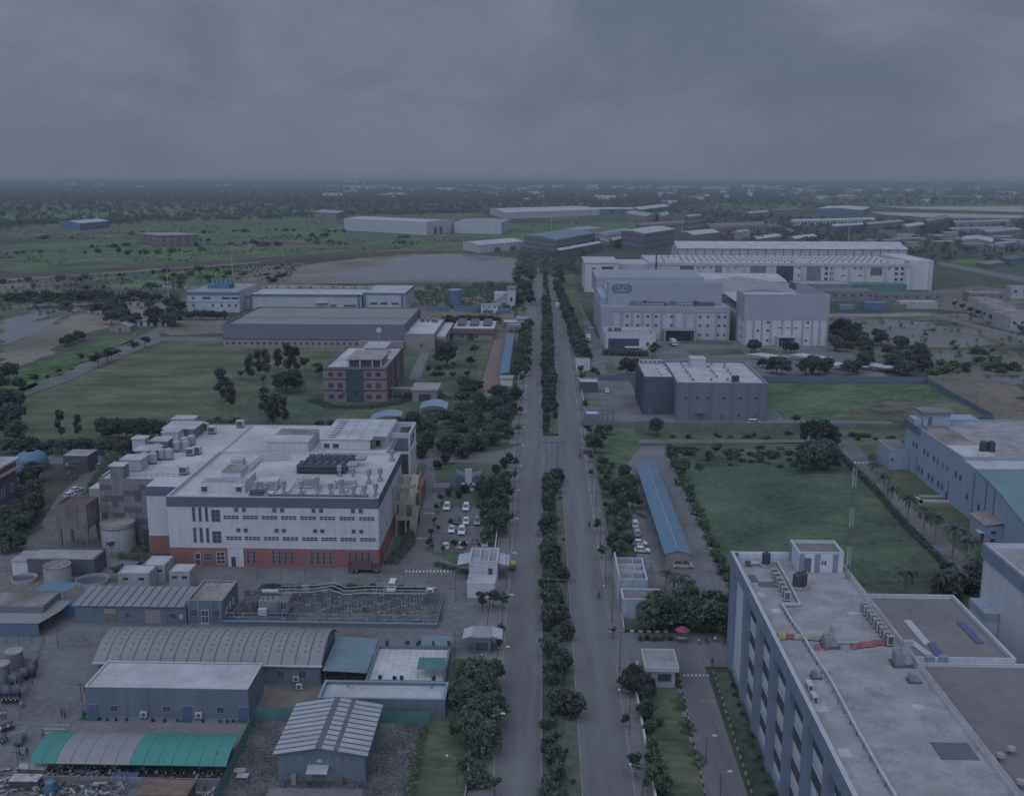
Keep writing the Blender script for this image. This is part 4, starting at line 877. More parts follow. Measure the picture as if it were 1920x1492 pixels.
# ---- green and grey arched canopy
t = thing('parking_canopy', 'arched fabric canopy with green ends and grey middle over motorcycles', 'canopy', (-77, 145, 0))
A = arch(145.0, 154.4, 2.6, 1.25)
cuts = [190+(360-190)*i/2 for i in range(2)]+[360+(830-360)*i/5 for i in range(5)]+[830+(1445-830)*i/7 for i in range(8)]
for i in range(14):
    xa, xb = px_x(cuts[i],190,-77.2,1445,-46.9), px_x(cuts[i+1],190,-77.2,1445,-46.9); shellx(A, xa, xb-.07, .05).build('canopy_panel', 'grey_canopy' if 2 <= i < 7 else 'green_canopy', t)
    rb = MB()
    for (u, v), (u2, v2) in zip(A, A[1:]): rb.tube((xa,u,v-.05),(xa,u2,v2-.05),.06,5)
    rb.build('rib', 'dark_steel', t)
    if i % 2 == 0:
        for y in (145.1,154.3): MB().tube((xa,y,0),(xa,y,2.6),.06,6).build('post', 'dark_steel', t)
# ---- striped gable shed
t = thing('striped_shed', 'gabled shed with white striped sheet roof and blue-grey walls', 'shed', (-39.5, 145.2, 0))
x0, x1, y0, y1, he, hr = -39.3, -26.0, 145.6, 160.4, 4.7, 5.9; xm = -32.9
MB().side([(x0,0),(x1,0),(x1,he),(xm,hr),(x0,he)], y0, y1, 'y').build('wall', 'blue_grey_wall', t)
def slope(xa, xb, ya, yb, dz, mt, nm, th=.06):
    z = lambda x: he+(x-(x0-.6))*(hr-he+.0)/(xm-(x0-.6)) if x <= xm else he+((x1+.6)-x)*(hr-he)/((x1+.6)-xm)
    MB().side([(xa,z(xa)+dz),(xb,z(xb)+dz),(xb,z(xb)+dz+th),(xa,z(xa)+dz+th)], ya, yb, 'y').build(nm, mt, t)
slope(x0-.6,xm,144.8,161.0,.02,'dark_sheet','roof_deck'); slope(xm,x1+.6,144.8,161.0,.02,'dark_sheet','roof_deck')
for i in range(11):
    ya = 144.85+i*1.475; yb = ya+1.0
    for xa, xb in ((x0-.5,xm-.5),(xm+.5,xm+2.3),(xm+3.0,x1+.5)): slope(xa, xb, ya, yb, .09, 'pale_sheet', 'roof_panel')
for x in (-37.4,-35.8,-30.1,-28.7): win(t, x, y0, 3.6, .7, .6, mull=0, hb=2)
for x in (-37.2,-35.6,-29.9,-28.5): win(t, x, y0, .3, .6, .5, mull=0)
MB().side([(143.8,2.25),(145.58,2.75),(145.58,2.83),(143.8,2.33)], -34.7, -31.5, 'x').build('porch_roof', 'pale_sheet', t); MB().box(-34.1,-32.1,145.45,145.58,.05,2.2).build('door', 'dark_sheet', t)
MB().box(-33.3,-32.6,145.45,145.58,3.3,3.7).build('sign_plate', 'white_trim', t)
tag(MB().box(-30.2,-29.2,144.2,145,.15,1.0).build('red_crate', 'maroon'), 'small dark red crate beside the striped shed door', 'crate')
tag(MB().box(-38.6,-37.8,143.6,144.6,.15,.5).cyl(-38.2,144.1,.5,1.1,.3,.2,10).build('pump', 'dark_steel'), 'small dark pump in front of the striped shed', 'pump')
tag(MB().box(-37.0,-36.3,144.2,144.9,.15,1.7).build('control_cabinet', 'steel'), 'grey control cabinet in front of the striped shed', 'cabinet')
tag(MB().box(-37.9,-36.1,140.2,141.3,.16,.22).build('yellow_plate', 'yellow_paint'), 'yellow painted plate on the shed apron', 'plate')
# ---- low white terrace block
t = thing('terrace_block', 'low white-roofed block with parapets and two roof hatches', 'building', (-37.3,165.5,0))
shell(t, -37.3, -15.7, 165.5, 171.9, 3.3, 'blue_grey_wall', 'bright_roof', par=.55, th=.35, cope='blue_sheet_pale')
for x in (-33.0,-18.5): MB().box(x-.6,x+.6,170,171,2.75,3.0).build('hatch', 'white_trim', t); MB().box(x-.35,x+.35,170.2,170.8,3.0,3.04).build('hatch_cover', 'dark_sheet', t)
t = thing('roof_terrace', 'tiled white roof terrace with planters and low blue parapet', 'terrace', (-30.3,172.2,0))
shell(t, -30.3, -16.5, 172.2, 186.5, 3.2, 'blue_grey_wall', 'white_roof', par=.5, th=.3, cope='blue_grey_wall')
for i in range(1,11): MB().box(-30.3+i*1.27,-30.26+i*1.27,172.6,186.1,2.7,2.708).build('tile_joint', 'paving', t)
for i, (x, y) in enumerate([(-28.5,186.6),(-24.8,186.6),(-22.6,186.6),(-19.8,186.6),(-16.9,186.6),(-27.8,173.3),(-25.4,173.3),(-24.1,173.3),(-18.3,173.3)]):
    o = tree('bush', (x,y,3.2 if y > 180 else 2.7), 1.2, '%s planter shrub around the white roof terrace' % nth(i), 'planters on the roof terrace', 'leaf_dark', .5, name='planter_shrub')
t = thing('green_awning', 'small green awning on posts on the white roof terrace', 'canopy', (-21.3,174.5,2.7))
MB().side([(174.2,4.6),(178.2,4.9),(178.2,4.96),(174.2,4.66)], -21.5, -16.7, 'x').build('awning', 'green_net', t)
for x in (-21.4,-19,-16.8):
    for y in (174.3,178.1): MB().tube((x,y,2.7),(x,y,4.6),.05,5).build('post', 'steel', t)
t = thing('lean_to_roof', 'blue-green corrugated lean-to roof joined to the arched shed end', 'shed', (-38.6,175.7,0))
for i in range(8):
    ya = 175.6+i*1.7; MB().add([(-38.6,ya,3.3+i*.05),(-30.6,ya,2.95+i*.05),(-30.6,ya+1.69,3.0+i*.05),(-38.6,ya+1.69,3.35+i*.05),(-38.6,ya,3.36+i*.05),(-30.6,ya,3.01+i*.05),(-30.6,ya+1.69,3.06+i*.05),(-38.6,ya+1.69,3.41+i*.05)],[(0,3,2,1),(4,5,6,7),(0,1,5,4),(1,2,6,5),(2,3,7,6),(3,0,4,7)]).build('roof_panel', 'blue_green_sheet', t)
for x, y in ((-38.2,176),(-34.5,176),(-30.9,176),(-30.9,188.5),(-34.5,188.5)): MB().tube((x,y,0),(x,y,3.1),.07,6).build('post', 'dark_steel', t)
t = thing('blue_carport', 'small blue-grey sheet carport behind the roof terrace', 'canopy', (-22.5,188.5,0))
MB().side([(188.3,2.5),(192.2,2.7),(192.2,2.76),(188.3,2.56)], -22.5, -16.6, 'x').build('roof', 'blue_green_sheet', t)
for x in (-22.3,-16.8):
    for y in (188.5,192): MB().tube((x,y,0),(x,y,2.55),.06,5).build('post', 'steel', t)
# ---- gate houses, west side
t = thing('gatehouse', 'white gatehouse with divided flat roof and awnings, by auto rickshaw', 'gatehouse', (-15.8,226.5,0))
shell(t, -15.8, -9.4, 227, 236, 5.0, 'white_wall', 'concrete_roof', par=.5, cope='white_trim')
for x in (-13.5,-11.4): MB().box(x-.15,x+.15,227.3,235.7,4.5,5.05).build('roof_beam', 'white_trim', t)
win(t, -11.0, 227, 1.7, 1.0, 1.8, mull=0); MB().box(-14.2,-9.5,226.85,226.98,.1,1.6).build('base_panel', 'pale_wall', t)
for xa, xb in ((-18.6,-15.85),(-9.35,-6.9)): MB().add([(xa,228,3.7),(xb,228,4.2),(xb,235,4.2),(xa,235,3.7),(xa,228,3.8),(xb,228,4.3),(xb,235,4.3),(xa,235,3.8)] if xa < -12 else [(xa,228,4.2),(xb,228,3.7),(xb,235,3.7),(xa,235,4.2),(xa,228,4.3),(xb,228,3.8),(xb,235,3.8),(xa,235,4.3)], [(0,3,2,1),(4,5,6,7),(0,1,5,4),(1,2,6,5),(2,3,7,6),(3,0,4,7)]).build('awning', 'pale_wall', t)
t = thing('meter_room', 'small white meter room with flat roof in front of gatehouse', 'building', (-15.6,217.5,0))
shell(t, -15.6, -9.6, 217.8, 222.8, 3.4, 'white_wall', 'bright_roof', par=.15, cope='white_trim')
t = thing('gate_kiosk', 'small dark gate kiosk with pale roof and side awnings', 'kiosk', (-12.7,190,0))
MB().box(-12.6,-9.2,190.2,195,0,3.4).build('wall', 'blue_grey_wall', t); MB().box(-12.8,-9.0,190,195.2,3.4,3.7).build('roof', 'concrete_roof', t); dwin(t, -10.9, 190.2, .8, 2.4, 1.6)
for xa, xb, za, zb in ((-14.6,-12.8,3.0,3.6),(-9.0,-7.0,3.6,3.0)): MB().add([(xa,190.5,za),(xb,190.5,zb),(xb,195,zb),(xa,195,za),(xa,190.5,za+.1),(xb,190.5,zb+.1),(xb,195,zb+.1),(xa,195,za+.1)], [(0,3,2,1),(4,5,6,7),(0,1,5,4),(1,2,6,5),(2,3,7,6),(3,0,4,7)]).build('awning', 'pale_wall', t)
# ---- low block and tanks at the left edge
t = thing('workshop', 'low blue-grey workshop with debris-covered flat roof at left edge', 'building', (-124,199,0))
shell(t, -124, -100, 199.2, 207.2, 4.6, 'blue_grey_wall', 'stained_roof', par=.1); MB().add([(-124,195,2.9),(-99,195,2.9),(-97.2,201,3.1),(-97.2,206,3.2),(-100,206,3.3),(-100,199.1,3.3),(-124,199.1,3.3)],[(0,1,2,3,4,5,6)]).build('porch_roof', 'tan_sheet', t)
MB().box(-124,-99.2,195.2,195.4,0,2.85).build('porch_wall', 'steel_blue_dark', t)
tag(MB().add([(-106,208,4.6),(-99.5,208,4.4),(-97.5,212,4.8),(-105,212,5.0)],[(0,1,2,3)]).box(-106,-105.9,208,208.1,0,4.6).box(-99.6,-99.5,208,208.1,0,4.4).box(-97.6,-97.5,211.9,212,0,4.8).build('blue_sheet_roof', 'blue_sheet'), 'blue sheet roof behind the workshop', 'roof')
tag(MB().add([(-99.6,205.5,0),(-95.2,205.5,0),(-95.4,209,0),(-99.4,209,0),(-99,206,2.2),(-96,205.8,1.9),(-95.9,208.5,2.4),(-98.8,208.6,2.6)],[(0,1,5,4),(1,2,6,5),(2,3,7,6),(3,0,4,7),(4,5,6,7)]).build('tarpaulin_heap', 'tarp_blue'), 'bright blue tarpaulin heap between workshop and grey shed', 'tarpaulin')
def tank(px, py, r_, h_, label, roof=None, mt='tank_white'):
    p = G(px, py); p.y += r_; q = thing('storage_tank', label, 'tank', p); MB().cyl(p.x,p.y,0,h_,r_,r_,32).build('shell', mt, q, smooth=False); MB().cyl(p.x,p.y,h_,h_+.25,r_+.1,r_+.1,32).build('roof', roof or 'concrete_roof', q)
    return q, p
q, p = tank(212,1035,4.0,6.2,'large round white tank beside the checkered block','stained_roof'); MB().ring(p.x,p.y,5.3,5.8,4.02,4.1).build('band', 'checker_grey', q)
q, p = tank(99,1105,2.9,4.6,'round white tank with hatches between two round pits','stained_roof')
for i in range(4): a = i*1.6+.4; MB().box(p.x+1.6*math.cos(a)-.5,p.x+1.6*math.cos(a)+.5,p.y+1.6*math.sin(a)-.35,p.y+1.6*math.sin(a)+.35,4.85,5.0).build('hatch', 'steel', q)
for (px, py, r_, lab) in ((35,1098,2.8,'left round sunken pit with white rim'),(161,1104,3.6,'right round sunken pit with white rim')):
    p = G(px, py); q = thing('settling_pit', lab, 'pit', (p.x,p.y+r_,0)); MB().ring(p.x,p.y+r_,0,1.0,r_-.22,r_).build('rim', 'tank_white', q); MB().cyl(p.x,p.y+r_,.13,.3,r_-.22,r_-.22,28).build('water_surface', 'black_wall', q)
for (px, py, lab) in ((22,1260,'tall pale cylinder tank near the cable drums'),(-4,1285,'pale cylinder tank cut by the left edge')):
    q, p = tank(px, py, 1.5, 3.4, lab, 'concrete_roof', 'checker_grey')
# black shed
t = thing('black_shed', 'black-walled low shed with pale roof and white end wall', 'shed', (-120.5,227.5,0))
MB().box(-120.5,-116.8,227.6,234,0,3.5).build('end_wall', 'white_wall', t); MB().box(-116.8,-101.3,227.4,234.1,0,4.1).build('wall', 'black_wall', t)
MB().box(-120.7,-116.9,227.3,234.2,3.5,3.65).box(-116.6,-101.8,227.7,233.8,4.1,4.18).build('roof', 'concrete_roof', t); MB().box(-116.9,-101.2,233.9,234.3,4.1,4.5).build('parapet', 'black_wall', t)
# elevated concrete tank
t = thing('elevated_tank', 'square concrete water tank raised on concrete legs', 'water tank', (-117,245,0))
for x in (-117,-110.4):
    for y in (245.2,251.4): MB().box(x-.3,x+.3,y-.3,y+.3,0,5.2).build('leg', 'raw_concrete', t)
shell(t, -117.5, -109.9, 244.7, 252, 11.6, 'raw_concrete', 'maroon', par=.5, th=.25, z0=5.2)
for x in (-115,-112.4): MB().box(x-.12,x+.12,244.6,244.7,5.2,11.6).build('rib', 'raw_concrete', t)
for y in (247,249.6): MB().box(-109.9,-109.8,y-.12,y+.12,5.2,11.6).build('rib', 'raw_concrete', t)
# red and black building, left edge
t = thing('banded_building', 'white, red and black banded building at the left edge', 'building', (-172,268,0))
MB().box(-172,-149,268,289,0,6.5).build('ground_floor', 'band_dark', t); MB().box(-172,-149.2,268.2,288.8,6.5,8.2).build('red_band', 'red_wall', t); MB().box(-172,-148,267,290,8.2,8.7).build('ledge', 'white_trim', t)
MB().box(-172,-149,268,289,8.7,10.6).build('red_band', 'red_wall', t); MB().box(-172,-148,267,290,10.6,11.2).build('ledge', 'white_trim', t); MB().box(-172,-152.5,268,287,11.2,16).build('top_floor', 'white_wall', t)
for y in (270.5,275.5,280.5,285.5): win(t, -149, y, 2.2, 1.9, 2.4, 'r', mull=1, frame='frame_white')
t = thing('black_cabin', 'small black flat-roofed cabin by the back lane', 'cabin', (-146,312,0))
MB().box(-146,-138.5,312,319.5,0,5.6).build('wall', 'black_wall', t); MB().box(-146.1,-138.4,311.9,319.6,5.6,5.75).build('roof', 'concrete_roof', t); MB().box(-145.3,-144.3,311.93,312,.1,3.4).build('door', 'white_trim', t)
p = G(60,880); tag(MB().cyl(p.x,p.y,0,.1,5,5,20).add([(p.x+5*math.cos(i*.3142)*math.cos(j*.25), p.y+5*math.sin(i*.3142)*math.cos(j*.25), 3+3.2*math.sin(j*.25)) for j in range(6) for i in range(20)], [(j*20+i,j*20+(i+1)%20,(j+1)*20+(i+1)%20,(j+1)*20+i) for j in range(5) for i in range(20)]).cyl(p.x,p.y,0,3,4.9,5,20).build('dome_canopy', 'blue_sheet'), 'pale blue domed canopy among trees at left', 'canopy')
for i, (px, py, w_) in enumerate([(178,935,10),(195,915,9),(120,985,7),(155,965,7)]):
    p = G(px, py); q = thing('container_cabin', 'white portable cabin %s the checkered block' % ['nearest to','farthest up beside','lowest left of','left of'][i], 'cabin', p)
    MB().box(p.x-1.5,p.x+1.5,p.y,p.y+w_,0,2.9).build('wall', 'tank_white', q); MB().box(p.x-1.6,p.x+1.6,p.y-.1,p.y+w_+.1,2.9,3.1).build('roof', 'bright_roof', q)
for i, (px, py, w_, d_) in enumerate([(252,1108,7,5),(290,1092,5,6),(338,1105,4.5,5)]):
    p = G(px, py); q = thing('concrete_hut', '%s pale concrete hut from the left behind the grey shed' % nth(i), 'hut', p)
    shell(q, p.x-w_/2, p.x+w_/2, p.y, p.y+d_, 4.2, 'tank_white', 'bright_roof', par=.1); dwin(q, p.x-w_/4, p.y, 2.6, 1.2, .6); dwin(q, p.x+w_/4, p.y, 2.6, 1.2, .6)
# ================================================================ substation and yard furniture
t = thing('substation_wall', 'low blue-grey wall with rail round the substation gravel yard', 'wall', (-64,202,0))
MB().box(-64.3,-20.6,201.8,202.1,0,.9).box(-20.9,-20.6,202.1,217.4,0,.9).box(-64.3,-20.6,217.4,217.7,0,1.3).build('wall', 'blue_grey_wall', t)
MB().box(-64.4,-20.5,201.7,202.2,.9,1.0).build('coping', 'blue_sheet_pale', t)
for i in range(16): MB().box(-64+i*2.9,-63.92+i*2.9,202,202.08,1.0,2.7).build('post', 'blue_sheet_pale', t)
MB().tube((-64,202.04,2.7),(-20.8,202.04,2.7),.06,5).tube((-20.8,202.04,2.7),(-20.8,217.4,2.7),.06,5).tube((-64,202.04,1.8),(-20.8,202.04,1.8),.03,5).build('rail', 'blue_sheet_pale', t)
t = thing('transformer', 'large grey power transformer with radiator fins in the gravel yard', 'transformer', (-57,208,0))
MB().box(-58.6,-54.6,207.5,210.5,.3,3.0).build('tank', 'steel', t); MB().tube((-58.5,211,3.8),(-55,211,3.8),.5,12).build('conservator', 'galvanised', t)
for i in range(7): MB().box(-54.3+i*.32,-54.18+i*.32,206.5,211.5,.7,3.3).build('radiator_fin', 'galvanised', t)
for i in range(4): MB().box(-59.0-i*.32,-58.88-i*.32,207,211,.7,3.0).build('radiator_fin', 'steel', t)
for i in range(3): MB().cyl(-57.8+i*1.1,208.4,3.0,4.4,.16,.07,8).build('bushing', 'maroon', t)
MB().box(-58.4,-56.6,206.4,207.4,.2,1.6).build('control_box', 'ac_white', t)
for i, (x, y) in enumerate([(-61.5,213.5),(-51,209),(-51,213),(-48,207.5),(-48,213.5),(-44.5,205.5),(-44.5,211),(-40.5,209),(-40.5,213.5),(-37,206),(-37,212),(-33.5,209),(-33.5,213.5),(-30,206.5),(-30,212),(-26.5,209),(-26.5,214),(-23.5,207),(-54,214.5),(-52.5,205),(-46,208.8),(-46,214.8),(-42.4,207.2),(-42.4,212.2),(-38.8,204.6),(-38.8,210.5),(-35.2,207.5),(-35.2,214.6),(-31.7,204.8),(-31.7,210.4),(-28.2,207.8),(-28.2,212.9),(-24.9,205.2),(-24.9,211.5)]):
    q = thing('switchgear_post', '%s substation insulator post from the left in the gravel yard' % nth(i), 'switchgear', (x,y,0), 'substation insulator posts')
    MB().box(x-.45,x+.45,y-.45,y+.45,.1,.3).build('footing', 'checker_grey', q); b = MB()
    for dx in (-.3,.3): b.tube((x+dx,y,.3),(x+dx,y,2.2),.05,5)
    b.box(x-.5,x+.5,y-.12,y+.12,2.2,2.35).build('stand', 'galvanised', q)
    for dx in (-.35,.35): MB().cyl(x+dx,y,2.35,3.6,.13,.09,8).build('insulator', 'dark_steel' if i % 3 else 'duct', q)
t = thing('busbar', 'pale busbars and sagging cables strung over the substation', 'cables', (-45,213,4))
for k in range(3):
    y = 210.5+k*1.9; pts = [(-55,y-.6,3.9),(-48,y,3.9),(-44,y+.3,4.5),(-41,y-.8,3.8),(-37,y,3.9),(-30,y,3.85),(-23.5,y,3.9)]; MB().path(pts, .09, 6).build('busbar', 'galvanised', t)
for i in range(30):
    x, y = -50+(i*7.3) % 28, 203.4+(i*3.7) % 13; tag(MB().box(x-.5,x+.5,y-.3,y+.3,.1,.28).build('footing_slab', 'raw_concrete'), 'pale concrete footing slab in the substation gravel', 'slab', 'footing slabs in the substation')
t = thing('fire_trolley', 'dark red round drum standing in the substation', 'drum', (-62.5,206.5,0)); MB().cyl(-62.5,206.5,.3,1.5,.8,.8,14).build('drum', 'maroon', t); MB().ring(-62.5,206.5,.1,.35,.85,1.1,18).build('ring', 'tank_white', t)
for i, (x, y, w_, d_) in enumerate([(-58,221,9,5),(-47,221,8,5),(-37.5,221,7,5),(-27,221,9,4)]):
    q = thing('plant_bed', '%s kerbed planting bed from the left behind the substation' % nth(i), 'planting bed', (x,y,0), 'planting beds behind the substation')
    MB().box(x-w_/2,x+w_/2,y-d_/2,y-d_/2+.2,0,.35).box(x-w_/2,x+w_/2,y+d_/2-.2,y+d_/2,0,.35).box(x-w_/2,x-w_/2+.2,y-d_/2,y+d_/2,0,.35).box(x+w_/2-.2,x+w_/2,y-d_/2,y+d_/2,0,.35).build('kerb', 'kerb', q); MB().box(x-w_/2+.2,x+w_/2-.2,y-d_/2+.2,y+d_/2-.2,0,.2).build('soil', 'dark_dirt', q)
    hedge([(x-w_/2+.5,y+d_/2-.8),(x+w_/2-.5,y+d_/2-.8)], 1.0, .8, '%s low hedge from the left behind the substation' % nth(i), 'leaf_dark', 'low hedges behind the substation')
# low walls, fences, nets
def wall(pts, h, mt, label, th=.25, name='boundary_wall', cat='wall', cope=None, posts=None):
    q = thing(name, label, cat, (pts[0][0], pts[0][1], 0))
    for a, b_ in zip(pts, pts[1:]):
        a, b_ = Vector(a), Vector(b_); d = (b_-a).normalized(); s = Vector((-d.y, d.x))*th/2
        MB().prism([(a-s)[:], (b_-s)[:], (b_+s)[:], (a+s)[:]], 0, h).build('wall', mt, q)
        if cope: s = s*1.5; MB().prism([(a-s)[:], (b_-s)[:], (b_+s)[:], (a+s)[:]], h, h+.1).build('coping', cope, q)
        if posts:
            n = max(1, int((b_-a).length/posts))
            for i in range(n+1): p = a+(b_-a)*i/n; MB().box(p.x-th*.9,p.x+th*.9,p.y-th*.9,p.y+th*.9,0,h+.15).build('post', mt, q)
    return q
def fence(pts, h, label, step=2.5, mt='dark_steel', rails=(1.0,.55), mesh=None):
    q = thing('fence', label, 'fence', (pts[0][0], pts[0][1], 0))
    for a, b_ in zip(pts, pts[1:]):
        a, b_ = Vector(a), Vector(b_); n = max(1, int((b_-a).length/step))
        for i in range(n+1): p = a+(b_-a)*i/n; MB().tube((p.x,p.y,0),(p.x,p.y,h),.05,5).build('post', mt, q)
        for k in rails: MB().tube((a.x,a.y,h*k),(b_.x,b_.y,h*k),.03,5).build('rail', mt, q)
        if mesh: d = (b_-a).normalized(); s = Vector((-d.y,d.x))*.03; MB().prism([(a-s)[:],(b_-s)[:],(b_+s)[:],(a+s)[:]], .1, h*.97).build('net', mesh, q)
    return q
fence([(-47.5,163.3),(-46.9,145),(-46.5,120)], 2.3, 'green netted fence beside the dark gravel yard', 3, mesh='green_net')
fence([(-47.4,163.6),(-37.4,163.6)], 2.3, 'green netted fence panel behind the dark gravel yard, left of striped shed', 3, mesh='green_net')
fence([(-26.5,163.4),(-18,163.4)], 2.3, 'green netted fence panel below the white terrace block', 3, mesh='green_net')
wall([(-76,143.2),(-47.6,143.2)], 1.6, 'checker_grey', 'grey block wall in front of the fabric canopy', .2, posts=7)
fence([(-116,191),(-96.5,191.5),(-91,175),(-87,162)], 2.2, 'post and rail fence round the cable drum yard', 2.2)
fence([(-64,226.5),(-25,226.5)], 3.0, 'tall thin wire fence between factory and planting beds', 5.3, rails=(1.0,))
wall([(-8.8,95),(-10.6,95),(-10.6,163)], 1.2, 'checker_grey', 'low grey compound wall along the west pavement, near lawn', .25)
wall([(-10.7,164),(-10.7,188)], 1.2, 'white_trim', 'low pale compound wall below the gate kiosk', .25)
wall([(-10.8,237),(-10.8,264)], 1.5, 'white_trim', 'pale compound wall beside the car park trees', .25)
wall([(17.3,95),(17.3,178),(18.5,186)], 1.1, 'tank_white', 'low pale wall along the east lawn and pavement', .25, cope='white_trim')
wall([(17.2,201.5),(17.2,208)], 1.0, 'tank_white', 'short white wall stub at the entrance garden', .25)
wall([(17.3,233),(17.3,346)], 1.3, 'concrete_yard', 'long low wall between east pavement and car park garden', .25)
wall([(15,381),(170,381)], 2.0, 'raw_concrete', 'long grey boundary wall in front of the dark grey building', .3, posts=12)
wall([(24,471),(171.5,471.5)], 2.6, 'steel_blue_dark', 'long dark blue boundary wall behind the dark grey building', .3)
wall([(171.5,471.5),(170.5,397),(150,384)], 2.4, 'steel_blue_dark', 'blue-grey boundary wall between rough field and brown lot', .3)
wall([(17.4,384),(17.4,470)], 1.4, 'white_trim', 'white wall along pavement by the dark grey building', .25)
wall([(27.5,206.6),(37,207)], 1.4, 'white_trim', 'low pale wall under the entrance trees', .25)
hedge([(-18.9,95),(-18.9,162)], 1.3, 1.1, 'clipped green hedge between gravel yard and lawn', 'leaf_light')
# ================================================================ west, middle distance
t = thing('pink_office', 'three-storey pink office with dark glass centre and roof canopy', 'building', (-87.6,420.5,0))
x0, x1, y0, y1 = -87.6, -62.0, 420.5, 474.0
shell(t, x0, x1, y0, y1, 14.2, 'pink_wall', 'white_roof', par=.9, cope='pink_wall')
for z in (4.5, 9.1, 13.0): MB().box(x0-.1,x1+.1,y0-.12,y0-.01,z,z+.5).box(x1+.01,x1+.12,y0,y1,z,z+.5).build('band', 'brown_band', t)
MB().box(-78.4,-71.6,y0-.3,y0-.13,0,13.2).build('glass_bay', 'glass_blue', t)
for k in range(1,6): MB().box(-78.4+k*1.13-.05,-78.4+k*1.13+.05,y0-.36,y0-.31,0,13.2).build('mullion', 'band_dark', t)
for z in (1.3, 5.9, 10.5):
    for x in (-84.6,-80.9,-69.2,-65.5): win(t, x, y0, z, 2.0, 1.7, mull=1, frame='brown_band')
    for i in range(10): win(t, x1, 424+i*5.0, z, 1.8, 1.7, 'r', mull=1, frame='brown_band')
MB().box(x1+.02,x1+.5,446,452,0,14.5).build('glass_bay', 'glass', t)
MB().box(-78.5,-64,422,446,16.9,17.3).build('canopy_slab', 'concrete_roof', t); MB().box(-77.5,-65,423,445,13.3,16.9).build('penthouse', 'glass', t)
for x in (-78,-73,-68,-64.5): MB().box(x-.25,x+.25,422.3,422.8,13.3,16.9).build('column', 'white_trim', t)
MB().box(-76,-67,452,466,13.3,17).build('stair_head', 'white_wall', t); MB().box(-76.5,-66.5,451,467,17,17.4).build('roof_slab', 'bright_roof', t)
for i in range(4): dwin(t, -74.5+i*1.9, 452, 14.3, 1.1, 1.6)
q = thing('dish_mast', 'white dish antenna on a thin mast above the pink office', 'antenna', (-70,455,17.4)); MB().tube((-70,455,17.4),(-70,455,24),.12,6).build('mast', 'galvanised', q); MB().tube((-70,454.4,24.5),(-70,454.8,24.5),1.2,16,.5).build('dish', 'ac_white', q)
t = thing('entrance_pavilion', 'low pavilion with flat roof and link canopy beside the pink office', 'building', (-52,421,0))
MB().box(-52,-42,422,436,0,4.6).build('wall', 'beige_wall', t); MB().box(-52.6,-41.4,421.4,436.6,4.6,5.1).build('roof', 'concrete_roof', t); MB().box(-62,-52.5,428,432,3.6,4.1).build('link_canopy', 'beige_wall', t); dwin(t, -47, 422, .2, 5, 3)
for x in (-61,-56.5): MB().box(x-.2,x+.2,428.2,428.6,0,3.6).build('column', 'beige_wall', t)
# big grey warehouse
t = thing('grey_warehouse', 'very long grey warehouse with beige base and row of small windows', 'warehouse', (-169,557,0))
x0, x1, y0, y1 = -169, -72, 557, 632
shell(t, x0, x1, y0, y1, 12.6, 'warehouse_grey', 'tan_sheet', par=1.2, th=.5)
MB().box(x0-.1,x1+.3,y0-.3,y0-.01,0,4.2).build('base', 'beige_wall', t); MB().box(x0-.1,x1+.3,y0-.4,y0-.01,4.2,4.6).build('band', 'brown_band', t)
for i in range(22): win(t, x0+2.3+i*3.28, y0-.3, 1.6, 1.3, 1.4, mull=0, frame='brown_band')
MB().box(x0+.5,x1-.5,590,632.3-.9,11.4,11.9).build('roof_step', 'tan_sheet', t)
for i in range(1,12): MB().box(x0+i*8.05,x0+i*8.05+.12,557.6,589.9,11.4,11.46).build('roof_seam', 'concrete_roof', t)
t = thing('warehouse_annex', 'beige two-level annex with flat pale roof at the warehouse right end', 'building', (-74,553,0))
shell(t, -71.9, -56, 554, 615, 8.2, 'beige_wall', 'white_roof', par=.6, cope='beige_wall'); shell(t, -55.9, -50.5, 556, 612, 6.6, 'beige_wall', 'bright_roof', par=.3, names=('side_wall','side_roof'))
MB().box(-96,-72,551,556.6,0,4.4).build('front_wing', 'beige_wall', t); dwin(t, -63, 554, 1.4, 1.6, 1.6); MB().box(-56,-51,555.8,556,0,5).build('glass_wall', 'glass', t)
for i, (x, y) in enumerate([(-68,606),(-65,607),(-62,606),(-60,604)]):
    q = thing('condenser_unit', '%s rooftop condenser from the left on the warehouse annex' % nth(i), 'air unit', (x,y,7.6), 'condensers on the warehouse annex'); MB().box(x-1,x+1,y-1,y+1,7.7,9.4).build('casing', 'duct' if i else 'blue_sheet', q); MB().box(x-.8,x+.8,y-1.05,y-1,8,9.2).build('grille', 'dark_steel', q)
# low brown building right of it
t = thing('brown_hall', 'low brown building with sloped front roof and rooftop ducts', 'building', (-50,586,0))
MB().box(-49.5,-27,588,628,0,4.2).build('wall', 'beige_wall', t); MB().side([(587,3.6),(592,5.7),(592,5.9),(587,3.8)], -50.5, -26, 'x').build('front_roof', 'brown_band', t); MB().box(-50,-26.5,592,629,4.2,5.2).build('roof', 'white_roof', t)
for x in (-44,-36): dwin(t, x, 588, 1.2, 1.8, 1.5)
MB().box(-41,-37.5,587.6,588,0,3.4).build('porch', 'brown_band', t)
for i in range(3):
    x = -46+i*7.5; q = thing('roof_louvre', '%s dark louvred vent from the left on the brown hall' % nth(i), 'vent', (x,610,5.2), 'louvred vents on the brown hall'); MB().box(x-2.2,x+2.2,606,622,5.2,6.3).build('base', 'checker_grey', q); MB().side([(605,6.3),(622,7.4),(622,7.6),(605,6.5)], x-2.4, x+2.4, 'x').build('louvre', 'dark_sheet', q)
t = thing('path_canopy', 'long bright blue canopy roof along the red brick path', 'canopy', (-18.5,470,0))
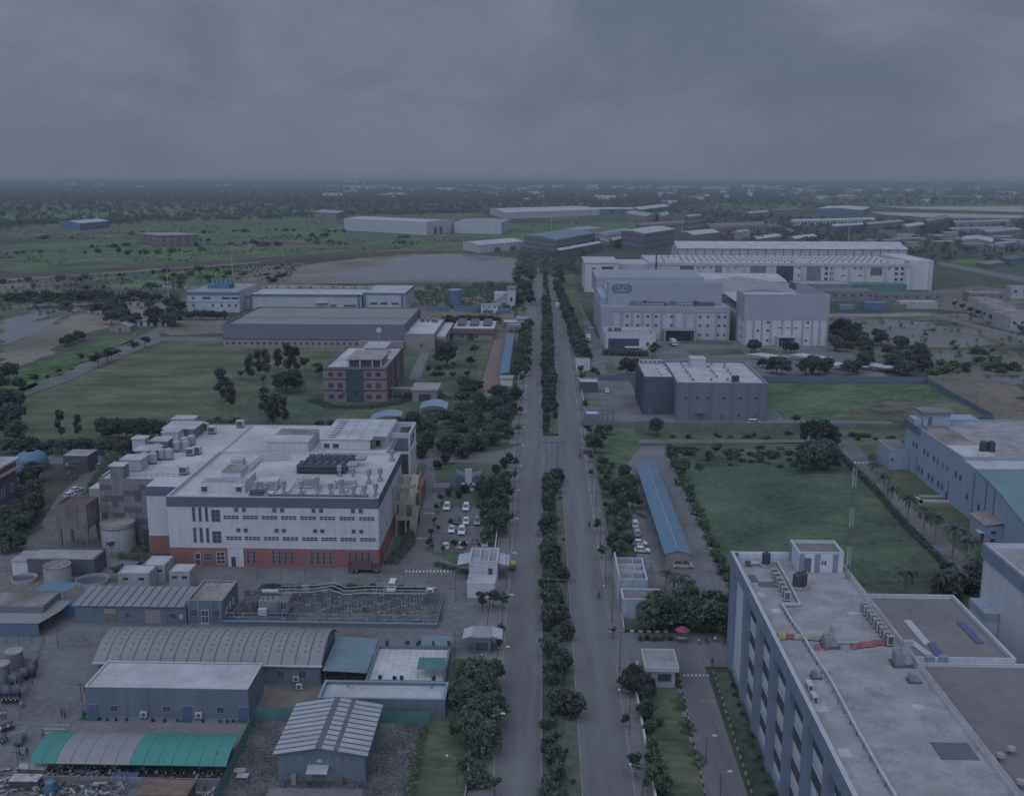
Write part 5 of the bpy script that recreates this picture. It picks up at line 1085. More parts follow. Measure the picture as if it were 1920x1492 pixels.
for i in range(10):
    ya = 470+i*12; xa = -18.6-i*.09; MB().add([(xa,ya,3),(xa+4.4,ya,3.4),(xa+4.4,ya+11.8,3.4),(xa,ya+11.8,3),(xa,ya,3.1),(xa+4.4,ya,3.5),(xa+4.4,ya+11.8,3.5),(xa,ya+11.8,3.1)],[(0,3,2,1),(4,5,6,7),(0,1,5,4),(1,2,6,5),(2,3,7,6),(3,0,4,7)]).build('roof_panel', 'blue_sheet', t)
    for dx in (.2,4.2): MB().tube((xa+dx,ya+.2,0),(xa+dx,ya+.2,3.05),.08,5).build('post', 'steel', t)
t = thing('path_cabin', 'small white cabin with grey roof at the near end of the blue canopy', 'cabin', (-17.5,455,0)); MB().box(-17.5,-12.4,456,462,0,3.2).build('wall', 'white_wall', t); MB().box(-18,-12,455.5,463,3.2,3.6).build('roof', 'concrete_roof', t)
t = thing('gate_lodge', 'white gate lodge with pale blue roof beside the road', 'building', (-14,625,0)); MB().box(-14.5,-8.5,640,650,0,5).build('wall', 'white_wall', t); MB().box(-15,-8,639,651,5,5.4).build('roof', 'blue_sheet_pale', t); MB().box(-22,-14.5,636,644,0,3.4).build('wing', 'red_wall', t); MB().box(-22.5,-14.5,635.5,644.5,3.4,3.9).build('wing_roof', 'white_trim', t)
t = thing('gate_arch', 'low beige entrance porch at the top of the brick path', 'gate', (-24,616,0)); MB().box(-20,-12.5,618,626,3.2,4.4).box(-20,-19,618,619,0,3.2).box(-13.5,-12.5,618,619,0,3.2).box(-16.6,-15.8,618,619,0,3.2).build('porch', 'beige_wall', t)
# blue and white plant
t = thing('blue_trimmed_plant', 'white factory complex with blue trim beyond the grey warehouse', 'building', (-236,703,0))
shell(t, -236, -201, 703, 750, 14.3, 'pale_wall', 'concrete_roof', par=.8); MB().box(-236.2,-200.8,702.7,702.98,11.3,13.4).build('trim', 'plant_blue', t); MB().box(-236.1,-201,702.8,702.99,6.6,6.9).build('trim', 'checker_grey', t)
for x, w_ in ((-232,1.5),(-223,5.5),(-210,5.5),(-204,5)): dwin(t, x, 703, 8.6, w_, 1.5)
for x in (-232,-219,-213,-208,-203.5): dwin(t, x, 703, 3.6, 1.5, 1.8)
shell(t, -200.9, -121, 718, 775, 10.6, 'pale_wall', 'stained_roof', par=.4, names=('hall_wall','hall_roof')); MB().box(-201,-196,717.6,717.95,8,9.4).build('trim', 'plant_blue', t)
MB().box(-195.6,-121,713,717.95,0,10.8).build('front_hall', 'pale_wall', t); MB().box(-195.8,-120.5,712.6,745,10.81,11.1).build('roof', 'bright_roof', t); MB().box(-195.9,-120.4,712.3,712.6,10,11.2).build('trim', 'plant_blue', t)
shell(t, -119.6, -91.5, 713.5, 765, 12.2, 'pale_wall', 'bright_roof', par=.3, names=('end_wall','end_roof')); MB().box(-119.8,-91.2,713.1,713.45,11.2,12.4).box(-91.45,-91.2,713.5,765,11.2,12.4).build('trim', 'plant_blue', t)
for x in (-195.8,-123,-119,-93.5): MB().box(x-.7,x+.7,712.3,712.98,0,11).build('pilaster', 'plant_blue', t)
for x in (-113,-106,-98.5): dwin(t, x, 713.5, 4.4, 4.6, 1.4, mt='glass_blue')
for x in (-140,-131,-127): dwin(t, x, 713, 3, 4, 1.2)
MB().box(-152,-144,709,712.9,5.6,6.0).build('canopy', 'white_trim', t)
for i in range(10): MB().box(-198+i*8,-197+i*8,760,761,10.3,11.6).build('roof_fan', 'dark_steel', t)
q = thing('cooling_tower', 'blue-green cooling towers on the blue-trimmed plant roof', 'cooling tower', (-222,728,13.5)); MB().box(-228,-213,722,735,13.5,16.5).build('deck', 'plant_blue', q)
for i in range(5): MB().cyl(-226+i*3,729,16.5,20,1.4,1.2,12).build('tower', 'teal_roof', q)
# blue silo and batching plant
t = thing('blue_silo', 'tall blue cylindrical tank on short legs near the pond', 'tank', (-60,739,0)); MB().cyl(-60,739,1.5,12,4.6,4.6,28).build('shell', 'tank_blue', t); MB().cyl(-60,739,12,12.5,4.7,4.2,28).build('roof', 'blue_sheet_pale', t)
for i in range(8): a = i*.785; MB().box(-60+4.2*math.cos(a)-.25,-60+4.2*math.cos(a)+.25,739+4.2*math.sin(a)-.25,739+4.2*math.sin(a)+.25,0,1.5).build('leg', 'plant_blue', t)
t = thing('site_fence', 'bright blue sheet hoarding below the blue silo', 'fence', (-77,712,0))
for i in range(19):
    if i == 6: continue
    MB().box(-77+i*2.6,-77+i*2.6+2.5,712,712.15,0,4.2).build('panel', 'tank_blue', t)
t = thing('batching_plant', 'pale concrete plant building with outside stair and blue cap', 'building', (-33,739,0)); MB().box(-33,-24,741,755,0,9.5).box(-24,-18,739,755,0,12).build('wall', 'pale_wall', t); MB().box(-24.2,-17.8,738.8,755.2,12,13.4).build('cap', 'blue_sheet', t)
MB().side([(-36,1),(-24,9),(-24,9.8),(-36,1.8)], 738, 739.2, 'y').build('stair', 'checker_grey', t); dwin(t, -21, 739, 4, 1.6, 3)
t = thing('site_office_hut', 'small white site hut with blue shed beside the batching plant', 'hut', (-39,705,0)); MB().box(-40,-29,706,714,0,5.4).build('wall', 'white_wall', t); MB().box(-40.3,-28.7,705.7,714.3,5.4,5.7).build('roof', 'blue_sheet_pale', t); MB().box(-29,-21,703,709,0,2.8).build('shed', 'tank_blue', t)
for x in (-38,-34.5,-31): dwin(t, x, 706, 3.6, 1.8, .8)
for x in (-38,-34.5): dwin(t, x, 706, 1, 1.8, .8)
# little lodges at the far corner of the lawn
p = G(285,612); t = thing('white_lodge', 'long low white lodge with pale blue roof by the campus drive', 'building', p); MB().box(p.x-9,p.x+9,p.y,p.y+8,0,3.4).build('wall', 'white_wall', t); MB().box(p.x-9.6,p.x+9.6,p.y-.8,p.y+8.6,3.4,3.8).build('roof', 'blue_sheet_pale', t)
for i in range(4): dwin(t, p.x-6.5+i*4.4, p.y, .3, 1.8, 2.4)
p = G(225,622); t = thing('brick_hut', 'small gabled brown hut by the trees at the lawn corner', 'hut', p); gable(t, p.x-6, p.x+6, p.y, p.y+9, 3, 2, 'beige_wall', 'stained_roof', 'y'); dwin(t, p.x, p.y, .2, 1.4, 2)
p = G(300,590); t = thing('blue_shelter', 'blue roofed shelter beside the trees', 'canopy', p); MB().box(p.x-6,p.x+6,p.y,p.y+8,3.2,3.5).build('roof', 'blue_sheet', t)
for dx in (-5.5,5.5): MB().box(p.x+dx-.15,p.x+dx+.15,p.y+.2,p.y+.5,0,3.2).build('post', 'steel', t)
# garden: curved pale roofs, sign house
def curved(px0, py0, px1, py1, wd, lab):
    a, c = G(px0, py0), G(px1, py1); q = thing('curved_canopy', lab, 'canopy', (a.x,a.y,0)); n = 10
    for i in range(n):
        u0, u1 = i/n, (i+1)/n; f = lambda u: (a.x+(c.x-a.x)*u, a.y+(c.y-a.y)*u+6*math.sin(math.pi*u)); p0, p1 = f(u0), f(u1)
        MB().add([(*p0,3.2),(*p1,3.2),(p1[0],p1[1]+wd,4.2),(p0[0],p0[1]+wd,4.2),(*p0,3.35),(*p1,3.35),(p1[0],p1[1]+wd,4.35),(p0[0],p0[1]+wd,4.35)],[(0,3,2,1),(4,5,6,7),(0,1,5,4),(1,2,6,5),(2,3,7,6),(3,0,4,7)]).build('roof_panel', 'blue_sheet_pale', q)
        if i % 3 == 0: MB().tube((p0[0],p0[1]+wd/2,0),(p0[0],p0[1]+wd/2,3.8),.12,6).build('post', 'white_trim', q)
curved(693,806,752,800,6,'curved pale blue canopy roof behind the white factory, left of two'); curved(787,782,838,783,7,'curved pale blue canopy roof in the garden, right of two')
t = thing('sign_house', 'dark little pavilion with white stepped crest in the factory garden', 'pavilion', (-24.5,293,0)); X, Y = -24.2, 296
MB().box(X,X+7.2,Y,Y+6,0,5).build('wall', 'band_dark', t); MB().box(X+2.6,X+4.6,Y-.1,Y+.4,2.5,7.2).build('crest', 'white_trim', t)
for s in (-1,1): MB().side([(X+3.6+s*1.0,4.6),(X+3.6+s*3.6,6.4),(X+3.6+s*3.6,7.0),(X+3.6+s*1.0,5.3)], Y-.12, Y+.5, 'y').build('wing', 'frame_grey', t)
for x in (1.6,4.0):
    for z in (.8,2.4): MB().box(X+x,X+x+1.5,Y-.1,Y-.01,z,z+.7).build('slot_window', 'frame_white', t)
tag(MB().box(-31,-26,296,301,0,1.6).build('garden_wall', 'checker_grey'), 'low grey block beside the dark sign pavilion', 'wall')
p = G(880,902); tag(MB().box(p.x-2.6,p.x+2.6,p.y,p.y+1.5,1.6,1.75).box(p.x-2.5,p.x-2.4,p.y,p.y+.1,0,1.6).box(p.x+2.4,p.x+2.5,p.y,p.y+.1,0,1.6).build('green_shelter', 'green_canopy'), 'small green shelter sheet in the factory garden', 'canopy')
# ================================================================ EAST SIDE
# ---- near building with pilasters
t = thing('pilaster_building', 'tall white building with blue pilasters and cluttered concrete roof, lower right', 'building', (35.7,92,0))
x0, x1, y0, y1, H = 36.3, 54.8, 88.0, 188.0, 22.0
MB().box(x0,x0+.4,y0,y1,0,19.6).build('wall', 'facade_white', t); MB().box(x1-.4,x1,y0,y1,0,H-.3).build('rear_wall', 'facade_white', t); MB().box(x0+.4,x1-.4,y1-.4,y1,0,H).build('end_wall', 'facade_white', t)
MB().box(x0+.4,x1-.4,y0,y1-.4,20.5,21.0).build('roof', 'concrete_roof', t)
MB().box(x0-.9,x0-.3,y0,y1+.3,19.4,H).build('fascia', 'pilaster_blue', t); MB().box(x0-.3,x0+.4,y0,y1+.3,19.6,H-.75).build('parapet', 'concrete_roof', t)
MB().box(x0-.95,x0-.35,y0,y1+.35,H,H+.1).box(x0-.35,x1+.1,y1-.15,y1+.35,H,H+.1).build('coping', 'white_trim', t); MB().box(x1-.35,x1+.05,y0,y1-.5,H-.3,H-.2).build('coping', 'concrete_roof', t)
PY = [186.8,173.6,162.4,151.6,141,130.5,120,109.5,99]
for i, y in enumerate(PY): MB().box(x0-.9,x0-.01,y-1.3,y+1.3,0,19.4).build('pilaster', 'pilaster_blue', t)
MB().box(x0-.5,x0-.02,y0,y1,-.1,.8).build('plinth', 'pilaster_blue', t)
for i, (a, c) in enumerate(zip(PY, PY[1:])):
    if i == 0: continue
    m_ = (a+c)/2
    for z in (16.6,11.9,7.2,2.5): win(t, x0, m_+1.2, z, 5.2, 1.9, 'l', mull=3, frame='dark_steel')
    for z in (14.6,9.9,5.2): MB().box(x0-.06,x0-.01,c+1.3,a-1.3,z,z+.08).build('panel_joint', 'frame_grey', t)
# stair head on its roof
q = thing('stair_head', 'white stair head room with blue strips on the concrete roof', 'penthouse', (46,181,21))
shell(q, 46, 54, 181, 187.6, 24.6, 'facade_white', 'brown_roof', par=.4, z0=21, cope='white_trim')
for x in (46.6,49.4,52.6): MB().box(x-.45,x+.45,180.9,180.98,21,24.4).build('strip', 'pilaster_blue', q)
MB().box(45.9,45.98,186,187.4,21,24.4).build('strip', 'pilaster_blue', q); dwin(q, 47.7, 181, 21.05, 1.2, 2.6, name='door', mt='band_dark')
for x in (50.3,50.8): dwin(q, x, 181, 22.4, .3, .7)
RZ2 = 21.0
def black_tank(px, py, r_, h_, lab):
    p = G(px, py, RZ2); q = thing('water_tank', lab, 'water tank', p); MB().cyl(p.x,p.y,RZ2,RZ2+.6,r_*1.55,r_*1.55,18).build('plinth', 'concrete_roof', q)
    b = MB(); n = 5
    for i in range(n): b.cyl(p.x,p.y,RZ2+.6+i*h_/n,RZ2+.6+(i+1)*h_/n-.06,r_,r_*1.0,18); b.cyl(p.x,p.y,RZ2+.6+(i+1)*h_/n-.08,RZ2+.6+(i+1)*h_/n,r_*.96,r_*.96,18)
    b.cyl(p.x,p.y,RZ2+.6+h_,RZ2+.9+h_,r_,r_*.4,18); b.build('body', 'black_plastic', q); MB().cyl(p.x,p.y,RZ2+.9+h_,RZ2+1.1+h_,r_*.3,r_*.3,12).build('cap', 'black_plastic', q)
black_tank(1436,1062,.75,1.9,'single black plastic water tank on a round plinth'); black_tank(1494,1104,.8,2.0,'left black water tank of the pair on the concrete roof'); black_tank(1504,1102,.8,2.0,'right black water tank of the pair on the concrete roof')
def rooftop_ac(p, i, lab, grp, rz=0):
    q = thing('condenser_unit', lab, 'air unit', p, grp); x, y = p.x, p.y
    MB().box(x-.5,x+.5,y-.42,y+.42,RZ2+.25,RZ2+1.75).build('casing', 'ac_white', q); MB().box(x-.38,x+.38,y-.46,y-.42,RZ2+.45,RZ2+1.6).build('grille', 'dark_steel', q); MB().box(x-.53,x-.5,y-.3,y+.3,RZ2+.4,RZ2+1.6).box(x-.4,x+.4,y-.3,y+.3,RZ2+1.75,RZ2+1.8).build('fan_guard', 'steel', q); MB().box(x-.48,x-.4,y-.4,y+.4,RZ2,RZ2+.25).box(x+.4,x+.48,y-.4,y+.4,RZ2,RZ2+.25).build('stand', 'dark_steel', q)
for i in range(6): a = G(1451,1082,RZ2).lerp(G(1475,1126,RZ2), i/5); rooftop_ac(a, i, '%s condenser from the top in the row left of the black tanks' % nth(i), 'condensers left of the black tanks')
for i in range(9): a = G(1619,1146,RZ2).lerp(G(1668,1210,RZ2), i/8); rooftop_ac(a, i, '%s condenser from the top along the roof edge' % nth(i), 'condensers along the right roof edge')
q = thing('roof_duct', 'long pale cable duct on brackets running down the concrete roof', 'duct', G(1500,1180,RZ2))
D1 = [G(*p, RZ2) for p in ((1410,1057),(1457,1057),(1473,1085),(1487,1112),(1500,1137),(1466,1137),(1483,1165),(1503,1192),(1525,1230),(1558,1280),(1600,1360),(1650,1450),(1680,1500))]
for a, c in zip(D1, D1[1:]): MB().tube((a.x,a.y,RZ2+.45),(c.x,c.y,RZ2+.45),.22,4).build('duct_run', 'white_trim', q)
for i in range(26): p = D1[5].lerp(D1[8], min(1,i/12)) if i < 12 else D1[8].lerp(D1[12], (i-12)/13); MB().box(p.x-.35,p.x-.25,p.y-.05,p.y+.05,RZ2,RZ2+.45).build('bracket', 'dark_steel', q)
q = thing('cloth_sheet', 'yellow and red cloth wrapped over a pipe across the roof', 'cloth', G(1500,1200,RZ2)); a, c = G(1458,1196,RZ2), G(1545,1200,RZ2)
def drape(a, c, mt, n=12, w_=.9, nm='drape'):
    v = []; r = random.Random(n)
    for i in range(n+1):
        p = a.lerp(c, i/n); v += [(p.x,p.y-w_*r.uniform(.5,.9),RZ2+.12+r.uniform(0,.1)),(p.x,p.y-.25,RZ2+.7+r.uniform(-.08,.12)),(p.x,p.y+.2,RZ2+.75+r.uniform(-.08,.12)),(p.x,p.y+w_*r.uniform(.4,.8),RZ2+.15)]
    MB().add(v, [(i*4+k,i*4+k+1,i*4+k+5,i*4+k+4) for i in range(n) for k in range(3)]).build(nm, mt, q)
drape(a, a.lerp(c,.16), 'yellow_cloth', 3); drape(a.lerp(c,.14), a.lerp(c,.36), 'red_cloth', 4, .6); drape(a.lerp(c,.33), c, 'yellow_paint', 9, .7)
a, c = G(1595,1215,RZ2), G(1662,1206,RZ2); drape(a, c, 'red_cloth', 10, .8); drape(c, G(1672,1205,RZ2), 'yellow_cloth', 2, 1.0)
MB().tube(tuple(G(1540,1203,RZ2+.3)), tuple(G(1668,1205,RZ2+.3)), .14, 6).build('pipe', 'white_trim', q)
for i, (px, py) in enumerate([(1532,1216),(1548,1216)]):
    p = G(px,py,RZ2); r_ = thing('red_rag', '%s small red rag lying by the roof blower' % ('left' if i == 0 else 'right'), 'cloth', p); MB().add([(p.x-.5,p.y-.5,RZ2+.02),(p.x+.4,p.y-.5,RZ2+.1),(p.x+.5,p.y+.6,RZ2+.5),(p.x-.3,p.y+.5,RZ2+.4)],[(0,1,2,3)]).build('rag', 'red_cloth', r_)
def blower(px, py, s, lab, tall=True):
    p = G(px, py, RZ2); q = thing('roof_blower', lab, 'blower', p); x, y = p.x, p.y
    MB().box(x-1.3*s,x+1.3*s,y-1.1*s,y+1.1*s,RZ2,RZ2+.25).build('base', 'dark_steel', q); MB().box(x-1.0*s,x+.2*s,y-.8*s,y+.8*s,RZ2+.25,RZ2+1.7*s).build('fan_casing', 'steel', q)
    MB().tube((x+.5*s,y-.9*s,RZ2+.8*s),(x+.5*s,y+.3*s,RZ2+.8*s),.5*s,14).build('motor', 'duct', q)
    if tall: MB().box(x-.1*s,x+.6*s,y-.35*s,y+.35*s,RZ2+1.0,RZ2+2.9*s).box(x+.0*s,x+1.1*s,y-.4*s,y+.4*s,RZ2+2.6*s,RZ2+3.2*s).build('stack', 'galvanised', q)
blower(1556,1211,1.0,'dark roof blower with bent stack beside the yellow cloth'); blower(1690,1245,1.15,'grey roof blower with tall duct at the right parapet'); blower(1713,1277,.7,'small pump cluster on the roof near the right parapet',False); blower(1530,1270,.6,'small vent cluster beside the long roof duct',False)
for i, (px, py, w_, d_, mt) in enumerate([(1790,1408,4.6,4.0,'dark_sheet'),(1722,1325,1.6,1.2,'white_trim'),(1598,1150,1.5,.9,'white_trim'),(1455,1145,1.4,1.5,'white_trim'),(1540,1330,1.8,1.4,'white_trim'),(1582,1412,1.7,2.0,'white_trim'),(1425,1115,1.5,2.0,'white_trim'),(1410,1085,1.6,3.2,'band_dark'),(1437,1096,2.6,2.2,'band_dark')]):
    p = G(px,py,RZ2); o = MB().box(p.x-w_/2,p.x+w_/2,p.y-d_/2,p.y+d_/2,RZ2,RZ2+.06+.01*i).build('roof_mat' if mt != 'white_trim' else 'roof_slab', mt)
    tag(o, ['large dark square mat on the lower right of the concrete roof','pale slab in the middle of the concrete roof','pale slab by the top right condensers','pale slab by the left roof edge, top','pale slab by the left roof edge, middle','pale slab by the left roof edge, bottom','pale slab below the left black mat','dark strip mat at the left roof corner','dark wet mat left of the condensers'][i], 'slab' if mt == 'white_trim' else 'mat')
for i, (px, py) in enumerate([(1517,1290),(1526,1312)]):
    p = G(px,py,RZ2); q = thing('condenser_unit', '%s low white condenser lying by the left roof edge' % ('upper' if i == 0 else 'lower'), 'air unit', p); MB().box(p.x-.35,p.x+.35,p.y-.9,p.y+.9,RZ2+.1,RZ2+.9).build('casing', 'ac_white', q); MB().box(p.x-.2,p.x+.2,p.y-.94,p.y-.9,RZ2+.2,RZ2+.8).build('grille', 'dark_steel', q)
p = G(1408,1060,RZ2); q = thing('pipe_manifold', 'grey pump manifold in the far left roof corner', 'pipes', p); MB().tube((p.x-.8,p.y,RZ2+.5),(p.x+1.5,p.y,RZ2+.5),.25,8).tube((p.x,p.y-.6,RZ2+.4),(p.x,p.y+1,RZ2+.6),.2,8).build('pipe', 'galvanised', q); MB().box(p.x-1,p.x-.2,p.y-.6,p.y+.3,RZ2,RZ2+.9).build('pump', 'dark_steel', q)
# lattice mast beside the building
q = thing('lattice_mast', 'thin lattice guy mast rising past the roof edge, in white sections', 'mast', (53.9,178,21))

def seg(b, x, y, z0, z1, s=.32):
    c = [(x-s,y-s*.6),(x+s,y-s*.6),(x,y+s)]
    for i in range(3): b.tube((*c[i],z0),(*c[i],z1),.035,4)
    n = max(2,int((z1-z0)/1.1))
    for k in range(n):
        for i in range(3): za = z0+(z1-z0)*k/n; zb = z0+(z1-z0)*(k+1)/n; b.tube((*c[i],za),(*c[(i+1)%3],zb),.016,4)
for k, (a, c) in enumerate(((21,23.4),(23.4,27),(27,30.5),(30.5,34.0),(34.0,37.6),(37.6,41.2))): b_ = MB(); seg(b_, 53.9, 178, a, c); b_.build('mast_section', 'white_trim' if k % 2 else 'maroon', q)
# ---- lower brown roofs beside it
t = thing('lower_hall', 'hall with flat brown roof and loose blue and white sheets, right of concrete roof', 'building', (56,158,0))
shell(t, 58.9, 75.2, 158.2, 184.4, 15.6, 'facade_white', 'brown_roof', par=.6, th=.35, cope='white_trim')
t = thing('lower_hall', 'nearer hall with flat brown roof and three round roof vents', 'building', (56,88,0)); shell(t, 56, 80, 88, 157.9, 14.9, 'facade_white', 'brown_roof', par=.4, th=.35, cope='white_trim')
for i, (px, py) in enumerate([(1875,1425),(1895,1412),(1912,1475)]):
    p = G(px,py,14.6); q = thing('roof_vent', 'round brown roof vent, %s of three' % ['left','upper right','lower right'][i], 'vent', p); MB().cyl(p.x,p.y,14.5,15.2,.35,.35,14).build('neck', 'brown_roof', q); MB().cyl(p.x,p.y,15.2,15.6,.62,.5,14).build('cap', 'concrete_roof', q)
for i, (a, c, mt, lab) in enumerate([((1700,1162),(1740,1208),'white_trim','white sheet lying on the brown roof, upper'),((1705,1200),(1748,1232),'white_trim','white sheet lying on the brown roof, lower'),((1745,1205),(1770,1240),'door_blue','short blue sheet lying on the brown roof'),((1800,1166),(1838,1206),'door_blue','blue sheet lying alone at the right of the brown roof')]):
    A_, B_ = G(*a,15.05), G(*c,15.05); d = (B_-A_).normalized(); s = Vector((-d.y,d.x,0))*.65; o = MB().prism([(A_-s).to_2d()[:],(B_-s).to_2d()[:],(B_+s).to_2d()[:],(A_+s).to_2d()[:]], 15.02+.03*i, 15.1+.03*i).build('loose_sheet', mt); tag(o, lab, 'sheet')
MB_ = thing('gutter_boxes', 'two pale blue gutter boxes on the edge between the brown roofs', 'box', (66,158.5,15))
for px in (1745,1770): p = G(px,1240,15.2); MB().box(p.x-.7,p.x+.7,157.9,159,15.0,15.9).build('box', 'blue_sheet_pale', MB_)
# ---- white building at right edge
t = thing('white_block', 'tall white block with blue roof edge at the right border', 'building', (85,140,0))
shell(t, 85, 125, 120, 196, 21.5, 'facade_white', 'concrete_roof', par=.8, cope='white_trim'); MB().box(84.6,84.98,120,196.3,18.8,21.4).build('fascia', 'pilaster_blue', t)
MB().box(82.4,84.9,187,194,0,11).build('porch_block', 'facade_white', t); MB().box(82.2,84.9,186.8,194.2,9.8,11.2).build('porch_fascia', 'pale_blue_wall', t); MB().box(90,100,180,190,20.7,21.9).build('roof_unit', 'ac_white', t)
# ---- light blue factory with arched teal roof
t = thing('blue_factory', 'light blue factory with window rows, flat roof and arched teal roof end', 'building', (115.3,240,0)); FX = 115.3
shell(t, FX, 190, 284, 331, 15.0, 'steel_blue_wall', 'stained_roof', par=.5, cope='steel_blue_wall')
MB().box(FX+10,189.5,284.5,330.5,14.51,14.56).build('roof', 'concrete_roof', t); MB().box(FX+.4,FX+10,287,300,14.56,14.62).build('roof_patch', 'white_roof', t); MB().box(FX-.6,FX-.02,318,331.5,13.2,15.4).build('fascia', 'steel_blue_dark', t)
MB().box(FX+.02,188,276,283.98,0,14.2).build('link_block', 'steel_blue_wall', t); MB().box(FX+.3,187.8,276.3,283.9,14.2,14.4).build('link_roof', 'bright_roof', t)
pr = [(205,5.5),(235,8.0),(245,9.2),(252,10.6),(258,12.0),(264,13.0),(270,13.7),(276,14.0)]
MB().side([(205,0),(275.98,0)]+[(u,v) for u, v in pr[::-1]], FX+.04, 188, 'x').build('arched_wall', 'steel_blue_wall', t)
for (u, v), (u2, v2) in zip(pr, pr[1:]): MB().side([(u,v+.02),(u2,v2+.02),(u2,v2+.2),(u,v+.2)], FX-.25, 188, 'x').build('roof_sheet', 'teal_roof', t)
for i, y in enumerate((323,320,313.5,310.5,305.5,302.5,298,295,288.5,285.3)): win(t, FX, y, 8.3, 1.3, 1.6, 'l', mull=1, frame='steel_blue_dark', glass='glass' if i not in (5,6,7) else 'blue_sheet_pale')
for i, y in enumerate((317,314,308.5,305.5,300.5,297.5)): win(t, FX, y, 2.0, 1.3, 1.8, 'l', mull=1, frame='steel_blue_dark')
for y, z in ((280,4.5),(272,4),(265,3.5),(259,2.5)): win(t, FX+.04, y, z, 1.3, 1.8, 'l', mull=1, frame='steel_blue_dark')
for y in (319,293,276,268,263): MB().box(FX-.15,FX-.03,y-.12,y+.12,0,13 if y < 277 else 6).build('downpipe', 'steel_blue_dark', t)
MB().box(FX-.08,FX-.02,293.3,294.7,.1,2.6).build('door', 'red', t)
q = thing('pump_house', 'light blue side block with bare roof at the blue factory corner', 'building', (109.5,326,0)); shell(q, 109, FX-.1, 325.5, 338, 6.8, 'steel_blue_wall', 'brown_roof', par=.2); dwin(q, 110, 325.5, 3, .7, .8)
q = thing('lean_annex', 'small light blue annex with red door below the arched roof', 'building', (109.5,256,0)); MB().box(111,FX-.03,256.5,266,0,5).build('wall', 'steel_blue_wall', q); MB().add([(110.6,256,5),(FX-.05,256,5.6),(FX-.05,266.5,5.6),(110.6,266.5,5),(110.6,256,5.15),(FX-.05,256,5.75),(FX-.05,266.5,5.75),(110.6,266.5,5.15)],[(0,3,2,1),(4,5,6,7),(0,1,5,4),(1,2,6,5),(2,3,7,6),(3,0,4,7)]).build('roof', 'stained_roof', q); MB().box(110.9,110.99,257.2,258.6,.1,2.6).build('door', 'red', q); dwin(q, 113, 256.5, 2.8, 1.2, .8); dwin(q, 113, 256.5, .8, 1.2, .8); MB().box(109.6,111,256.6,259.4,2.9,3.05).build('porch', 'white_trim', q)
q = thing('penthouse', 'light blue stair head with overhanging flat roof on the blue factory', 'penthouse', (118,325,15)); MB().box(118.2,126.5,324.5,330.6,14.5,18.4).build('wall', 'steel_blue_wall', q); MB().box(117.4,127.6,323.6,331,18.4,19).build('roof', 'brown_roof', q); dwin(q, 120.3, 324.5, 14.7, 1.2, 2.6, name='door', mt='steel_blue_dark')
q = thing('roof_box', 'small white topped box at the far left of the blue factory roof', 'penthouse', (115.6,324,15)); MB().box(115.7,118,325,330.4,14.5,16.4).build('wall', 'steel_blue_wall', q); MB().box(115.6,118.1,324.9,330.5,16.4,16.5).build('roof', 'bright_roof', q)
for i, px in enumerate((1843,1858)): p = G(px,846,14.5); q = thing('water_tank', '%s black tank of the pair on the blue factory roof' % ('left' if i == 0 else 'right'), 'water tank', p); MB().cyl(p.x,p.y,14.5,17.2,1.05,1.05,14).build('body', 'black_plastic', q); MB().cyl(p.x,p.y,17.2,17.6,1.05,.4,14).build('lid', 'black_plastic', q)
q = thing('loading_ramp', 'white kerbed ramp at the blue factory side door', 'ramp', (108,292,0)); MB().box(107,115.2,291,292,0,.7).box(107,107.8,291,297,0,.7).box(107,115.2,296.5,297,0,.5).build('kerb', 'white_trim', q)
q = thing('store_block', 'dark blue-grey store room behind the blue factory', 'building', (135,366,0)); MB().box(135,154,366,378,0,6).build('wall', 'steel_blue_dark', q); MB().box(134.7,154.3,365.7,378.3,6,6.3).build('roof', 'steel_blue_wall', q)
# ---- gate buildings on the east pavement
t = thing('gatehouse', 'white gatehouse with flat grey roof among the entrance trees', 'gatehouse', (19,177,0)); MB().box(20.1,24.5,177.6,184,0,3.4).build('wall', 'pale_wall', t); shell(t, 19.0, 25.1, 176.9, 184.8, 4.2, 'white_trim', 'concrete_roof', par=.35, th=.25, z0=3.4, names=('roof_edge','roof')); win(t, 22.6, 177.6, 1.3, 2.4, 1.4, mull=3, frame='dark_steel')
t = thing('blue_gatehouse', 'pale blue gatehouse with partitioned open roof by the pavement', 'gatehouse', (17.3,217,0)); shell(t, 17.3, 23.3, 217, 230.5, 5.0, 'pale_blue_wall', 'stained_roof', par=.9, th=.25, cope='white_trim')
MB().box(17.6,23,222.5,222.75,4.1,5).box(17.6,23,226.5,226.75,4.1,5).box(20.9,21.1,222.8,230.2,4.1,5).build('roof_divider', 'white_trim', t); MB().box(20.9,23,217.3,222.4,4.15,4.3).build('roof_cover', 'blue_sheet', t); win(t, 19.2, 217, 1.9, 2.0, .9, mull=1); win(t, 21.9, 217, .8, 1.1, 2.0, mull=0); MB().box(17.25,23.35,216.9,216.98,.0,1.4).build('plinth', 'steel_blue_dark', t)
MB().box(16.9,17.3,216.5,231,0,6.2).build('fin_wall', 'pale_wall', t)
t = thing('blue_store', 'blue flat-roofed store beside the entrance trees', 'building', (17.3,204,0)); shell(t, 17.3, 25.5, 208.2, 214, 4.2, 'pale_blue_wall', 'brown_roof', par=.35, th=.3, cope='white_trim')
q = thing('market_umbrella', 'dark red octagonal umbrella over a small desk at the entrance', 'umbrella', (28.3,197.2,0))
for k in range(8):
    a0, a1 = k*math.pi/4, (k+1)*math.pi/4; MB().add([(28.3,197.2,3.3),(28.3+1.5*math.cos(a0),197.2+1.5*math.sin(a0),2.5),(28.3+1.5*math.cos(a1),197.2+1.5*math.sin(a1),2.5)],[(0,1,2)]).build('canopy_panel', 'red', q)
MB().tube((28.3,197.2,0),(28.3,197.2,3.3),.05,6).build('pole', 'steel', q)
